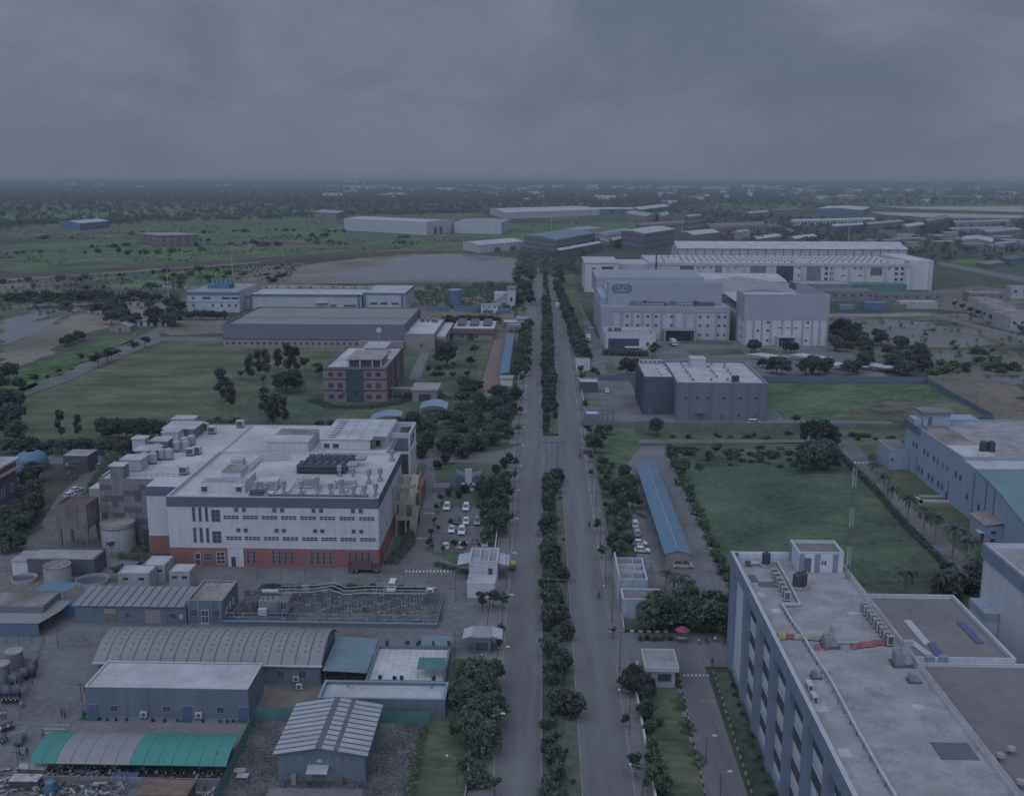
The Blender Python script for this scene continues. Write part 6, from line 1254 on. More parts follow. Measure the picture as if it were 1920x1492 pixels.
q = thing('guard_desk', 'small dark desk under the red umbrella', 'desk', (28.2,196.6,0)); MB().box(27.3,29.2,196.3,197,1.0,1.1).build('top', 'white_trim', q); MB().box(27.4,29.1,196.4,196.9,.12,1.0).build('front', 'black_wall', q)
# long blue canopy over parking
t = thing('carport', 'long blue ridged carport roof beside the paved drive', 'canopy', (29.3,237,0))
for i in range(10):
    ya = 236.9+i*8.05
    for xa, xb, za, zb in ((29.2,32.3,3.6,4.5),(32.3,35.5,4.5,3.6)): MB().side([(xa,za),(xb,zb),(xb,zb+.1),(xa,za+.1)], ya, ya+8.0, 'y').build('roof_panel', 'blue_sheet', t)
    MB().box(32.15,32.45,ya,ya+8.05,4.58,4.68).build('ridge_cap', 'blue_sheet_pale', t)
    for x in (29.5,35.2): MB().tube((x,ya+.3,0),(x,ya+.3,3.6),.08,6).build('post', 'steel', t)
MB().side([(29.6,.1),(35.1,.1),(35.1,3.5),(32.3,4.4),(29.6,3.5)], 237.2, 237.3, 'y').build('end_wall', 'beige_wall', t)
p = G(1215,1075); q = thing('panel_shelter', 'small blue panel on a steel frame near the gatehouse', 'frame', p); MB().box(p.x-.8,p.x+.8,p.y,p.y+1.2,2.6,2.7).build('panel', 'blue_sheet', q)
for dx in (-.7,.7):
    for dy in (.1,1.1): MB().tube((p.x+dx,p.y+dy,0),(p.x+dx,p.y+dy,2.6),.05,5).build('post', 'steel', q)
# ---- dark grey building
t = thing('dark_grey_building', 'dark grey clad building with white flat roof and blue doors', 'building', (50,392,0))
shell(t, 51, 84.5, 392.5, 441, 14.4, 'grey_clad', 'bright_roof', par=.7, th=.4, cope='frame_grey'); shell(t, 39.5, 50.98, 402, 434, 14.8, 'grey_clad_dark', 'bright_roof', par=.4, th=.3, names=('dark_wall','dark_wing_roof'))
for x in (51.2,56,63.6,71.5,77.5,81.5,84.3): MB().box(x-.35,x+.35,392.2,392.48,0,14.4).build('pilaster', 'warehouse_grey', t)
for i in range(9): MB().box(39.1,39.48,403+i*3.8,404.2+i*3.8,0,14.6).build('pilaster', 'grey_clad_dark', t)
for x in (54.3,58.6,62.4,68.4,74.7,80.5): win(t, x, 392.5, 8.0, 1.4, 1.3, mull=0)
for x, m_ in ((60.3,'door_blue'),(68.2,'band_dark'),(80.5,'door_blue')): MB().box(x-.7,x+.7,392.3,392.48,.1,2.6).build('door', m_, t)
MB().box(57.5,61.5,391,392.4,3.0,3.2).build('door_canopy', 'grey_clad', t); MB().box(41,42.8,401.8,401.98,.2,2.8).build('door', 'door_blue', t); win(t, 74.3, 392.5, 1.4, 1.4, 1.3, mull=0)
r = random.Random(6); k = 0
for (px, pys) in ((860,None),):
    for i, (u, v) in enumerate([(820,228),(832,245),(848,270),(867,295),(880,313),(898,337),(918,362),(1030,270),(1052,297),(1068,315),(1088,337),(1050,362),(1128,228),(1147,247),(1145,270),(1170,297),(1188,317),(1168,362),(712,268),(728,293),(742,312),(660,292),(672,312),(686,335),(1053,246)]):
        p = G(1060+u*.2604, 620+v*.2604, 13.7); q = thing('roof_vent', '%s small box vent dotted over the white roof' % nth(i), 'vent', p, 'box vents on the dark grey building'); MB().box(p.x-.35,p.x+.35,p.y-.35,p.y+.35,13.7,14.3).build('neck', 'frame_grey', q); MB().box(p.x-.45,p.x+.45,p.y-.45,p.y+.45,14.3,14.8).build('cap', 'steel', q)
p = G(1308,688,13.7); q = thing('lift_housing', 'pale box housing at the back of the white roof', 'penthouse', p); MB().box(p.x-3,p.x+3,p.y-1,p.y+6,13.7,17).build('wall', 'pale_wall', q); MB().box(p.x-3.2,p.x+3.2,p.y-1.2,p.y+6.2,17,17.3).build('roof', 'bright_roof', q)
for i, px in enumerate((1375,1382)): p = G(px,716,13.7); q = thing('water_tank', '%s black tank of the pair on the dark grey building' % ('left' if i == 0 else 'right'), 'water tank', p); MB().cyl(p.x,p.y,13.7,15.9,.8,.8,12).build('body', 'black_plastic', q); MB().cyl(p.x,p.y,15.9,16.2,.8,.3,12).build('lid', 'black_plastic', q)
for i in range(5): x = 41+i*1.9; q = thing('condenser_unit', '%s condenser from the left on the dark roof corner' % nth(i), 'air unit', (x,433,14.4), 'condensers on the dark roof corner'); MB().box(x-.8,x+.8,432.4,433.4,14.5,16.1).build('casing', 'ac_white', q); MB().box(x-.5,x+.5,432.33,432.4,14.8,15.8).build('grille', 'dark_steel', q)
# small buildings left of it
for i, (px, py, w_, d_, h_, wm, rm, lab) in enumerate([(1104,736,7.5,8,4.6,'grey_clad_dark','bright_roof','small dark slatted cabin with white roof by the pavement'),(1093,695,6.5,9,4.4,'white_wall','concrete_roof','small white cabin with parapet below the tree row'),(1111,797,5.4,6,4.2,'blue_grey_wall','bright_roof','small blue-grey hut with white roof by the pipe frame')]):
    p = G(px,py); q = thing('guard_cabin', lab, 'cabin', p); shell(q, p.x-w_/2, p.x+w_/2, p.y, p.y+d_, h_, wm, rm, par=.25, cope='white_trim' if i != 2 else None)
    for k in range(4): MB().box(p.x-w_/2+.6+k*w_/4.4,p.x-w_/2+.75+k*w_/4.4,p.y-.08,p.y-.01,.1,h_-.5).build('slat', 'frame_grey' if i else 'black_wall', q)
p = G(1140,795); q = thing('switchgear_gantry', 'open steel switchgear frame beside the small hut', 'frame', p); b = MB()
for dx in (-4,-2,0,2):
    for dy in (0,5): b.tube((p.x+dx,p.y+dy,0),(p.x+dx,p.y+dy,5.5),.07,5)
for z in (2.5,4,5.5):
    for dy in (0,5): b.tube((p.x-4,p.y+dy,z),(p.x+2,p.y+dy,z),.06,5)
b.build('frame', 'dark_steel', q)
# ---- tall pharmaceutical-style block with the round-ended sign
t = thing('sign_building', 'big pale grey building with tall blank upper wall and oval sign', 'building', (33.5,587,0))
MB().box(33.5,105,594,680,0,18).build('wall', 'pale_wall', t); MB().box(33.3,105.3,593.6,593.98,15.6,18.2).box(33.3,40,593.6,593.98,0,15.6).build('frieze', 'billboard_grey', t); MB().box(33.6,105,593.9,603,18.0,18.3).build('ledge', 'concrete_roof', t)
for x in (45,50.5,56.5,62,67,74,80,86,97.5,104.5): MB().box(x-.55,x+.55,593.5,593.97,0,15.6).build('pilaster', 'billboard_grey', t)
MB().box(37.5,101.5,602,606,18,31.2).box(37.5,38.2,606,612,18,31.2).build('upper_wall', 'billboard_grey', t); MB().box(33.6,100,660,716,18,28.6).build('rear_upper_wall', 'billboard_grey', t)
MB().box(38.3,102,606.1,659,18,24).build('upper_block', 'pale_wall', t); MB().box(38.3,102,606.1,659,24,24.3).build('upper_roof', 'concrete_roof', t); MB().box(33.7,38.2,606,660,18,22).build('side_block', 'steel_blue_wall', t)
for i in range(7): MB().box(33.0,33.48,598+i*12,600+i*12,0,18).build('side_pilaster', 'billboard_grey', t)
for x in (48,54,59.5,64,72.7,88.6,92.9,97.9+1.2,102):
    for z in (12.2,7.3) if x > 86 or x < 75 else (): win(t, x if x < 100 else 102.3, 594, z, 1.5, 1.5, mull=1)
for x in (88.6,92.9,98.9,102.3): win(t, x, 594, 2.2, 1.5, 1.3, mull=1)
MB().box(68,85.5,587,593.4,6.0,6.6).box(68,69,587.2,593.4,0,6).box(84.5,85.5,587.2,593.4,0,6).build('dock_canopy', 'frame_grey', t); dwin(t, 76.5, 593.5, .1, 14, 5.5, mt='glass', name='dock_opening')
# sign: round-ended ring with letters INTAS
q = thing('name_sign', 'teal round-ended sign reading INTAS on the blank upper wall', 'sign', (41,601.9,26.4))
def stadium(x, z, w_, h_, n=10):
    r_ = h_/2; P = []
    for i in range(n+1): a = math.pi/2+math.pi*i/n; P.append((x-w_/2+r_+r_*math.cos(a), z+r_*math.sin(a)))
    for i in range(n+1): a = -math.pi/2+math.pi*i/n; P.append((x+w_/2-r_+r_*math.cos(a), z+r_*math.sin(a)))
    return P
cx, cz = 45.3, 27.6; O, I = stadium(cx,cz,11.0,4.5), stadium(cx,cz,9.9,3.5); n = len(O); v = [(p[0],601.75,p[1]) for p in O]+[(p[0],601.75,p[1]) for p in I]+[(p[0],601.95,p[1]) for p in O]+[(p[0],601.95,p[1]) for p in I]
MB().add(v, [(i,(i+1)%n,n+(i+1)%n,n+i) for i in range(n)]+[(i,2*n+i,2*n+(i+1)%n,(i+1)%n) for i in range(n)]+[(n+i,n+(i+1)%n,3*n+(i+1)%n,3*n+i) for i in range(n)]).build('ring', 'sign_teal', q)
MB().add([(p[0],601.9,p[1]) for p in stadium(cx,cz,9.9,3.5)], [tuple(range(n))]).build('backing', 'sign_pale', q)
cu = bpy.data.curves.new('letters','FONT'); cu.body = 'INTAS'; cu.size = 3.1; cu.extrude = .06; cu.align_x = 'CENTER'; cu.align_y = 'CENTER'; cu.offset = .06; cu.space_character = 1.05
lo = bpy.data.objects.new('letters', cu); C.objects.link(lo); dg = bpy.context.evaluated_depsgraph_get(); lm = bpy.data.meshes.new_from_object(lo.evaluated_get(dg)); bpy.data.objects.remove(lo)
lm.transform(Matrix.Rotation(R(90),4,'X')); lm.materials.clear(); lm.materials.append(MATS['sign_teal']); lo = link(lm, 'letters', q, (cx-41, 601.75-601.9, cz-26.4))
for i in range(10):
    x = 57+i*2.1+(8 if i > 5 else 0); q = thing('condenser_unit', '%s white condenser from the left on the sign building ledge' % nth(i), 'air unit', (x,597,18.3), 'condensers on the sign building ledge'); MB().box(x-.8,x+.8,596.4,597.4,18.4,20).build('casing', 'ac_white', q); MB().box(x-.5,x+.5,596.33,596.4,18.7,19.7).build('grille', 'dark_steel', q)
for i, (xa, xb) in enumerate(((50,56),(56.5,70),(72,84),(85,97))): tag(MB().box(xa,xb,599,601,18.3,20.4).box(xa+1,xa+2.5,598,602,20.4,21.2).build('roof_plant', 'dark_steel' if i % 2 else 'teal_roof'), '%s dark run of roof plant from the left below the blank wall' % nth(i), 'roof plant')
# right block of the complex
t = thing('clad_block', 'grey clad block with white striped base, right of the sign building', 'building', (109.5,575,0))
MB().box(109.5,154.5,575,650,0,14.2).build('wall', 'white_wall', t); MB().box(109.3,154.7,574.7,578,14.2,27.6).box(109.3,110,578,600,14.2,27.6).box(154,154.7,578,650,14.2,27.6).build('upper_wall', 'billboard_grey', t); MB().side([(578,20),(650,20),(650,21)], 110, 154, 'x').build('roof_base', 'pale_wall', t)
for x in (110,114.5,119,123.8,130,135.2,141,146,150,154): MB().box(x-.4,x+.4,574.6,574.98,0,14.2).build('pilaster', 'billboard_grey', t)
for x, z in ((117,7.5),(122.3,12),(122.3,7.5),(122.3,2.2),(143.6,12),(143,2.2)): win(t, x, 575, z, 1.4, 1.3, mull=1)
for x in (128.5,133,137.5,143.5): dwin(t, x, 575, 9.4, 2, .5)
for y in (580,584): 
    for z in (3,8,12): dwin(t, 109.5, y, z, 1.4, 1.6, 'l')
MB().box(126.5,137,570,574.6,5,5.6).box(127,127.6,570.3,574.6,0,5).box(136,136.6,570.3,574.6,0,5).build('porch', 'pale_wall', t); dwin(t, 131.5, 574.7, .1, 8, 4.5, name='entrance')
t = thing('gable_hall', 'pale low-pitched roof hall behind the clad block', 'building', (112,600,0)); gable(t, 108, 160, 652, 735, 19, 3.5, 'pale_wall', 'concrete_roof', 'y'); 
t = thing('gable_hall', 'bright white ridged roof hall between sign building and long white block', 'building', (112,740,0)); gable(t, 112, 168, 737, 800, 19, 2.5, 'pale_wall', 'bright_roof', 'x')
# glass-fronted reception
t = thing('reception_block', 'low white reception block with blue glass front', 'building', (33.5,551,0)); shell(t, 33.8, 59.5, 551, 577, 9.3, 'white_wall', 'concrete_roof', par=1.2, th=.5, cope='white_trim')
MB().box(35,51,550.6,550.98,1.0,7).build('glass_front', 'glass_blue', t)
for i in range(1,9): MB().box(35+i*1.78-.06,35+i*1.78+.06,550.5,550.6,1,7).build('mullion', 'band_dark', t)
win(t, 55.5, 551, 3.2, 1.6, 1.8, mull=1); MB().box(43.5,52.5,546.5,550.5,2.6,3.1).build('porch_slab', 'white_trim', t)
for i, x in enumerate((37,40,42)): tag(MB().box(x-.9,x+.9,569,571,8.1,9.9).build('roof_unit', 'dark_steel'), '%s dark unit from the left on the reception roof' % nth(i), 'air unit', 'dark units on the reception roof')
# ---- long white block behind
t = thing('long_white_block', 'very long white industrial block with dark openings and dotted roof', 'building', (88,868,0))
shell(t, 88, 296, 868, 955, 21, 'white_wall', 'bright_roof', par=.4, th=.5); MB().box(87.5,297,867.4,867.9,19,21.1).build('frieze', 'pale_wall', t)
MB().box(297.1,314,872,950,0,23.5).build('end_block', 'white_wall', t); MB().box(312.5,315,871,951,0,23.8).build('end_fin', 'pale_wall', t); MB().box(34,60,842,905,0,22.5).build('west_block', 'white_wall', t); MB().box(33.5,60.5,841.5,905.5,22.5,23).build('west_roof', 'bright_roof', t); MB().box(60.1,87.9,880,930,0,19).build('link_block', 'pale_wall', t)
for z in (4,8.5,13,17.5): dwin(t, 41, 842, z, 3, 1.4)
MB().box(47,56,841.7,841.98,3,20).build('dark_bay', 'glass', t)
for xa, xb, za, zb, m_ in ((114,126,15.5,19,'dark_sheet'),(145,151,8,19,'checker_grey'),(176,190,6,19,'checker_grey'),(199,214,6,19,'glass_blue'),(226,238,6,19,'checker_grey'),(282,292,12,18,'dark_sheet')): MB().box(88+(xa-88)*.91,88+(xb-88)*.91,867.6,867.95,za,zb).build('opening', m_, t)
for x in (174,229,285):
    for dx in (0,4.5):
        for z in (4,8.5,13,17): win(t, x+dx, 867.9, z-1.4, 3.6, 3.2, mull=0, frame='frame_white', fw_=.4)
for x in (130,135,141,156,163,170,219,258,268,273,298): 
    for z in (16.8,11): 
        if (int(x)+int(z)) % 3: dwin(t, 88+(x-88)*.91, 868, z, 2.2, 1.0)
for x in (104,131,156,171,194,222,248,263,277,295,312): MB().box(88+(x-88)*.91-.5,88+(x-88)*.91+.5,867.2,867.9,0,19).build('pilaster', 'pale_wall', t)
vm = MB().box(-.5,.5,-.5,.5,0,1.6).mesh('roof_vent', 'steel')
for j in range(4):
    for i in range(36): link(vm, 'roof_vent', t, (12+i*5.2+j*1.4, 16+j*18, 20.6))
for x in (100,204,280): MB().box(x,x+12,872,880,20.6,23.6).build('roof_house', 'white_wall', t)
q = thing('chimney', 'thin grey chimney pipe at the long white block', 'chimney', (92,862,0)); MB().tube((92,864,0),(92,864,29),.7,10).build('pipe', 'dark_steel', q)
t = thing('long_shed', 'long white ridged shed directly behind the long white block', 'shed', (125,985,0)); gable(t, 125, 333, 990, 1040, 24.5, 5, 'pale_wall', 'bright_roof', 'x', 1.0, .4)
for i in range(27): MB().box(125+i*8,125.5+i*8,989.4,989.98,18,25).build('pilaster', 'checker_grey', t)
# green and grey yard sheds right of the complex
def bx(px, py, w_, d_, h_, wm, rm, lab, name='shed', cat='shed', wn=0):
    p = G(px, py); q = thing(name, lab, cat, p); shell(q, p.x-w_/2, p.x+w_/2, p.y, p.y+d_, h_, wm, rm, par=.3, th=.4)
    for i in range(wn): dwin(q, p.x-w_/2+w_*(i+.5)/wn, p.y, h_*.5, w_/wn*.35, h_*.2)
    return q
bx(1545,560,42,25,11,'checker_grey','concrete_roof','grey two-storey outbuilding in front of the long white block','outbuilding','building',7); bx(1590,566,38,20,8,'checker_grey','brown_roof','lower grey outbuilding in front of the long white block','outbuilding','building',6); bx(1690,566,60,14,6,'checker_grey','dark_sheet','long grey wall-like shed below the green shed','shed','shed',8); bx(1645,555,44,18,9,'green_sheet','green_sheet','green sheet-clad shed at the long white block','shed','shed')
bx(1643,581,16,8,5,'tarp_blue','blue_sheet_pale','blue hut on the waste ground'); bx(1722,579,26,9,5,'tank_white','bright_roof','white hut with blue side on the waste ground'); bx(1588,580,10,6,3,'teal_roof','blue_sheet_pale','teal tarpaulin heap on the waste ground','tarpaulin_heap','tarpaulin'); bx(1675,580,18,6,3.5,'raw_concrete','stained_roof','row of shabby brown huts on the waste ground')
for i, (px, py) in enumerate([(1862,590),(1880,600),(1898,610),(1915,622)]):
    q = bx(px, py, 14, 26, 9, 'tank_white', 'stained_roof', '%s white row building from the left at the right border' % nth(i), 'row_building', 'building', 3)
bx(1850,567,26,12,7,'checker_grey','concrete_roof','pale grey low building behind the white rows','outbuilding','building',4); bx(1912,560,14,10,9,'tank_white','concrete_roof','white tower block cut by the right border','outbuilding','building',2)
wall([G(1545,595).to_2d()[:],G(1745,593).to_2d()[:],G(1920,640).to_2d()[:]], 2.2, 'tank_white', 'long white wall crossing the waste ground at right', .4)
# car park shades
for i, (px, py, lab) in enumerate([(1432,672,'left white car park shade roof'),(1510,673,'middle white car park shade roof'),(1575,690,'lower middle white car park shade roof'),(1632,690,'right white car park shade roof')]):
    p = G(px,py); q = thing('car_shade', lab+' below the clad block', 'canopy', p); MB().add([(p.x-9,p.y-2,2.4),(p.x+3,p.y-14,2.4),(p.x+10,p.y-14,3.2),(p.x-2,p.y-2,3.2),(p.x-9,p.y-2,2.5),(p.x+3,p.y-14,2.5),(p.x+10,p.y-14,3.3),(p.x-2,p.y-2,3.3)],[(0,3,2,1),(4,5,6,7),(0,1,5,4),(1,2,6,5),(2,3,7,6),(3,0,4,7)]).build('roof', 'bright_roof', q)
    for dx, dy in ((-7,-3),(2,-12.5),(8,-12.5),(-1,-3)): MB().tube((p.x+dx,p.y+dy,0),(p.x+dx,p.y+dy,2.5),.1,6).build('post', 'steel', q)
# ================================================================ FAR BUILDINGS
def para(A, B, Cc, h, wm, rm, lab, name='warehouse', cat='warehouse', doors=(), strips=0, rise=0.0, floors=0):
    """building on a skew footprint: left corner, near corner, right corner as ground pixels"""
    A, B, Cc = [Vector(G(*p).to_2d()) for p in (A, B, Cc)]; D = A+Cc-B; q = thing(name, lab, cat, (B.x,B.y,0)); m_ = (A+Cc)/2
    MB().prism([A[:],B[:],Cc[:],D[:]], 0, h).build('wall', wm, q); s = lambda p, k=1.015: (m_+(p-m_)*k)[:]
    if rise:
        e1, e2 = (B-A).length, (Cc-B).length
        if e1 > e2: r1, r2 = (B+Cc)/2, (A+D)/2; F = [(A,B,r1,r2),(D,Cc,r1,r2)]; tri = [(B,Cc,r1),(A,D,r2)]
        else: r1, r2 = (A+B)/2, (D+Cc)/2; F = [(A,D,r2,r1),(B,Cc,r2,r1)]; tri = [(A,B,r1),(D,Cc,r2)]
        for a, b_, c, d in F: MB().add([(*a,h+.1),(*b_,h+.1),(*c,h+rise),(*d,h+rise),(*a,h+.5),(*b_,h+.5),(*c,h+rise+.4),(*d,h+rise+.4)],[(0,3,2,1),(4,5,6,7),(0,1,5,4),(1,2,6,5),(2,3,7,6),(3,0,4,7)]).build('roof', rm, q)
        for a, b_, c in tri: MB().add([(*a,h),(*b_,h),(*c,h+rise)],[(0,1,2)]).build('gable_end', wm, q)
    else: MB().prism([s(A),s(B),s(Cc),s(D)], h+.02, h+.6).build('roof', rm, q)
    def onedge(e, u, w_, z0, z1, mt, nm, dep=.4):
        P, Q = ((A,B),(B,Cc))[e]; d = (Q-P).normalized(); n_ = Vector((d.y,-d.x)); c = P+(Q-P)*u; a = c-d*w_/2; b_ = c+d*w_/2
        MB().prism([(a+n_*dep)[:],(b_+n_*dep)[:],(b_-n_*.05)[:],(a-n_*.05)[:]], z0, z1).build(nm, mt, q)
    for e, u, w_, z0, z1 in doors: onedge(e, u, w_, z0, z1, 'dark_sheet', 'door')
    for i in range(strips): onedge(1, (i+.5)/strips, 2.5, h*.25, h*.95, 'dark_sheet', 'strip_window')
    for f in range(floors):
        for e in (0, 1):
            P, Q = ((A,B),(B,Cc))[e]; n = max(2, int((Q-P).length/9))
            for i in range(n): onedge(e, (i+.5)/n, 3.2, h*(f+.35)/floors, h*(f+.75)/floors, 'glass', 'window')
    return q
para((646,432),(800,441),(852,436),19,'pale_wall','bright_roof','huge pale warehouse beyond the pond',doors=[(1,.3,9,0,11),(1,.5,9,0,11)],rise=2); para((852,437),(940,439),(956,431),17,'pale_wall','concrete_roof','pale warehouse wing with dark strips, right of the huge one',strips=2,rise=1)
q = para((868,468),(898,475),(982,467),9,'pale_wall','bright_roof','white low factory at the pond corner',rise=2,doors=[(1,.4,12,0,5),(1,.75,10,0,5)]); para((983,470),(1042,481),(1115,464),18,'checker_grey','blue_green_sheet','dark grey three-storey block with blue-green roof at the road end',name='building',cat='building',floors=3,rise=2)
para((1044,482),(1050,486),(1128,470),9,'dark_sheet','bright_roof','white-topped porch shed in front of the dark three-storey block',name='shed',cat='shed'); para((1165,466),(1206,474),(1264,462),22,'checker_grey','bright_roof','dark grey tall block with bright sloped roof',name='building',cat='building',floors=3,rise=2)
para((1060,446),(1085,450),(1128,444),13,'white_wall','concrete_roof','white terrace of small windowed buildings behind dark block',name='building',cat='building',floors=2); para((1125,450),(1140,453),(1180,446),11,'white_wall','blue_sheet_pale','sawtooth pale blue roofed factory',name='factory',cat='building',floors=1,rise=2)
para((1142,462),(1150,467),(1168,462),10,'checker_grey','concrete_roof','small grey block left of the tall grey one',name='building',cat='building',floors=2)
para((112,429),(150,432),(206,427),11,'tank_blue','bright_roof','blue-walled shed in the far left fields',rise=3,name='shed',cat='shed',doors=[(1,.2,10,0,5),(1,.6,14,0,5)]); para((258,458),(300,463),(374,461),14,'raw_concrete','concrete_roof','unfinished brown concrete frame building in the left fields',name='building',cat='building',floors=3)
para((588,409),(631,413),(646,408),13,'beige_wall','concrete_roof','small beige building with tower at the field edge',name='building',cat='building',floors=2); para((918,402),(946,411),(1124,404),13,'pale_wall','bright_roof','very long pale warehouse right of the fields',rise=3)
para((1000,396),(1012,399),(1192,399),9,'tank_blue','bright_roof','long far warehouse with thin white roof',rise=2); para((1180,397),(1200,401),(1256,393),9,'tank_blue','bright_roof','far warehouse with bright roof beside the long thin one',rise=3)
para((1172,410),(1212,417),(1236,414),11,'beige_wall','concrete_roof','pale round-roofed hall, left of the pair',rise=5,name='hall',cat='building'); para((1228,413),(1240,417),(1256,412),11,'beige_wall','concrete_roof','pale round-roofed hall, right of the pair',rise=5,name='hall',cat='building')
para((1192,428),(1200,433),(1290,428),9,'beige_wall','roof_red','long low red-roofed building left of the pale tower',name='building',cat='building',rise=2,floors=1); para((1283,441),(1290,445),(1316,441),30,'beige_wall','concrete_roof','pale stair tower block among red roofs',name='tower_block',cat='building',floors=4)
para((1315,434),(1330,441),(1438,436),12,'beige_wall','roof_red','long red-roofed building right of the pale tower',name='building',cat='building',rise=3,floors=1); para((1275,448),(1300,455),(1350,449),10,'checker_grey','bright_roof','grey shed with bright roof in front of the red roofs',name='shed',cat='shed',rise=2); para((1376,452),(1384,456),(1406,452),14,'tank_white','concrete_roof','white blank block in front of the red roofs',name='building',cat='building')
para((1410,452),(1420,457),(1466,451),6,'checker_grey','bright_roof','low shed with pale roof near the highway',name='shed',cat='shed',rise=1); para((1475,453),(1490,457),(1532,451),6,'blue_sheet','bright_roof','pale roofed shed by the highway bend',name='shed',cat='shed',rise=2)
para((1480,422),(1486,424),(1641,420),9,'pale_wall','bright_roof','long white row building with many bays',rise=2,floors=1); para((1530,400),(1616,403),(1632,397),11,'tank_blue','bright_roof','far blue-ended shed with pale base',rise=3,name='shed',cat='shed'); para((1554,431),(1562,434),(1620,430),8,'tank_blue','bright_roof','blue shed with bright roof by the tall pole',rise=2,name='shed',cat='shed')
para((1444,403),(1450,406),(1502,402),12,'beige_wall','roof_red','pinkish row of far houses',name='building',cat='building',floors=2); para((1400,408),(1406,412),(1442,408),12,'beige_wall','concrete_roof','far beige house block left of the pinkish row',name='building',cat='building',floors=2)
para((1622,430),(1628,434),(1694,427),11,'beige_wall','concrete_roof','brown-grey far block right of the blue shed',name='building',cat='building',floors=2); para((1690,430),(1700,435),(1734,430),8,'tank_white','bright_roof','small white factory with bright roof',rise=2); para((1732,434),(1738,441),(1780,430),20,'raw_concrete','brown_roof','tall brown brick block with white corner',name='building',cat='building',floors=1)
para((1780,424),(1790,428),(1896,424),9,'beige_wall','blue_sheet_pale','long pale blue roofed factory at far right',rise=2); para((1775,436),(1782,439),(1885,436),7,'beige_wall','blue_sheet_pale','second long pale blue roofed factory, nearer',rise=2); para((1800,462),(1860,466),(1862,458),8,'beige_wall','bright_roof','white ridged shed in the right-hand town',rise=3,name='shed',cat='shed'); para((1860,470),(1865,474),(1906,468),9,'checker_grey','concrete_roof','grey shed nearest the green patch',rise=1,name='shed',cat='shed'); para((1838,446),(1850,452),(1915,446),12,'beige_wall','concrete_roof','beige block behind the ridged shed',name='building',cat='building',floors=2)
para((1875,494),(1895,499),(1920,494),6,'tank_blue','dark_sheet','dark blue low shed at the right border',name='shed',cat='shed'); para((1830,498),(1850,503),(1886,498),3,'raw_concrete','brown_roof','low brown roof beside the right-border blue shed',name='shed',cat='shed')
r = random.Random(21)
for i, (x, y) in enumerate(scatter_pts([(1600,470),(1920,478),(1920,440),(1640,445)], 34, 8)):
    w_, d_, h_ = r.uniform(10,26), r.uniform(8,16), r.uniform(4,10); q = thing('town_house', 'small grey or brown house in the crowded right-hand town', 'house', (x,y,0), 'houses of the right-hand town'); MB().box(x-w_/2,x+w_/2,y,y+d_,0,h_).build('wall', r.choice(['beige_wall','raw_concrete','tank_white','checker_grey']), q); MB().box(x-w_/2-.3,x+w_/2+.3,y-.3,y+d_+.3,h_,h_+.5).build('roof', r.choice(['concrete_roof','bright_roof','brown_roof','stained_roof']), q)
    for k in range(2): dwin(q, x-w_/4+k*w_/2, y, h_*.4, 2, 1.4, dep=.2)
for i, (x, y) in enumerate(scatter_pts([(930,382),(1920,386),(1920,352),(900,350)], 100, 9)+scatter_pts([(0,352),(930,352),(930,340),(0,340)], 45, 10)+scatter_pts([(600,372),(950,376),(950,352),(600,352)], 22, 12)):
    k = y/3000; w_, d_, h_ = r.uniform(14,70)*k**.6, r.uniform(14,40), r.uniform(8,18); q = thing('distant_building', 'tiny pale building among trees towards the horizon', 'building', (x,y,0), 'pale buildings towards the horizon'); MB().box(x-w_/2,x+w_/2,y,y+d_,0,h_).build('wall', r.choice(['beige_wall','tank_white','pale_wall','white_wall']), q); MB().box(x-w_/2-.5,x+w_/2+.5,y-.5,y+d_+.5,h_,h_+1).build('roof', r.choice(['bright_roof','bright_roof','concrete_roof','white_trim']), q)
for i, (px, py, h_) in enumerate([(1590,461,34),(1278,442,26),(1796,440,30),(1832,425,26),(435,500,22),(317,572,26),(437,527,16),(1033,430,30),(1215,470,14),(978,345,60)]):
    p = G(px,py); q = thing('mast', '%s tall thin mast from the left in the distance' % nth(sorted([1590,1278,1796,1832,435,317,437,1033,1215,978]).index(px)), 'mast', p, 'thin masts in the distance'); MB().tube((p.x,p.y,0),(p.x,p.y,h_),.5*p.y/1000,6,.25*p.y/1000).build('pole', 'galvanised', q); MB().box(p.x-.8*p.y/1000,p.x+.8*p.y/1000,p.y-.2,p.y+.2,h_*.93,h_*.96).build('crossarm', 'steel', q)
# ================================================================ STREET FURNITURE
def lamp_post(x, y, arm, lab, h=8.0, grp=None):
    q = thing('street_lamp', lab, 'street lamp', (x,y,0), grp); MB().tube((x,y,0),(x,y,h),.09,6,.06).build('pole', 'dark_steel', q); MB().tube((x,y,h-.1),(x+arm,y,h+.25),.045,5).build('arm', 'steel', q); MB().box(x+arm-.1,x+arm+.5*(1 if arm > 0 else -1)+.1,y-.14,y+.14,h+.2,h+.34).build('lantern', 'lamp', q)
for i in range(18): lamp_post(-7.3, 128+i*24, 1.6, '%s street lamp from the bottom on the west pavement' % nth(i), grp='street lamps on the west pavement')
for i in range(18): lamp_post(15.0, 138+i*22.5, -1.6, '%s street lamp from the bottom on the east pavement' % nth(i), grp='street lamps on the east pavement')
def portal(y, lab, h=9.5):
    q = thing('utility_portal', lab, 'utility pole', (2,y,0))
    for x in (1.8,5.4): MB().tube((x,y,0),(x,y,h),.09,6).build('post', 'dark_steel', q)
    MB().box(-.2,7.4,y-.08,y+.08,h,h+.16).build('crossbeam', 'dark_steel', q); MB().tube((1.8,y,h*.35),(5.4,y,h*.75),.05,5).tube((5.4,y,h*.35),(1.8,y,h*.75),.05,5).build('brace', 'dark_steel', q)
    for x in (-.1,3.6,7.3): MB().cyl(x,y,h-.6,h,.09,.09,6).build('insulator', 'maroon', q)
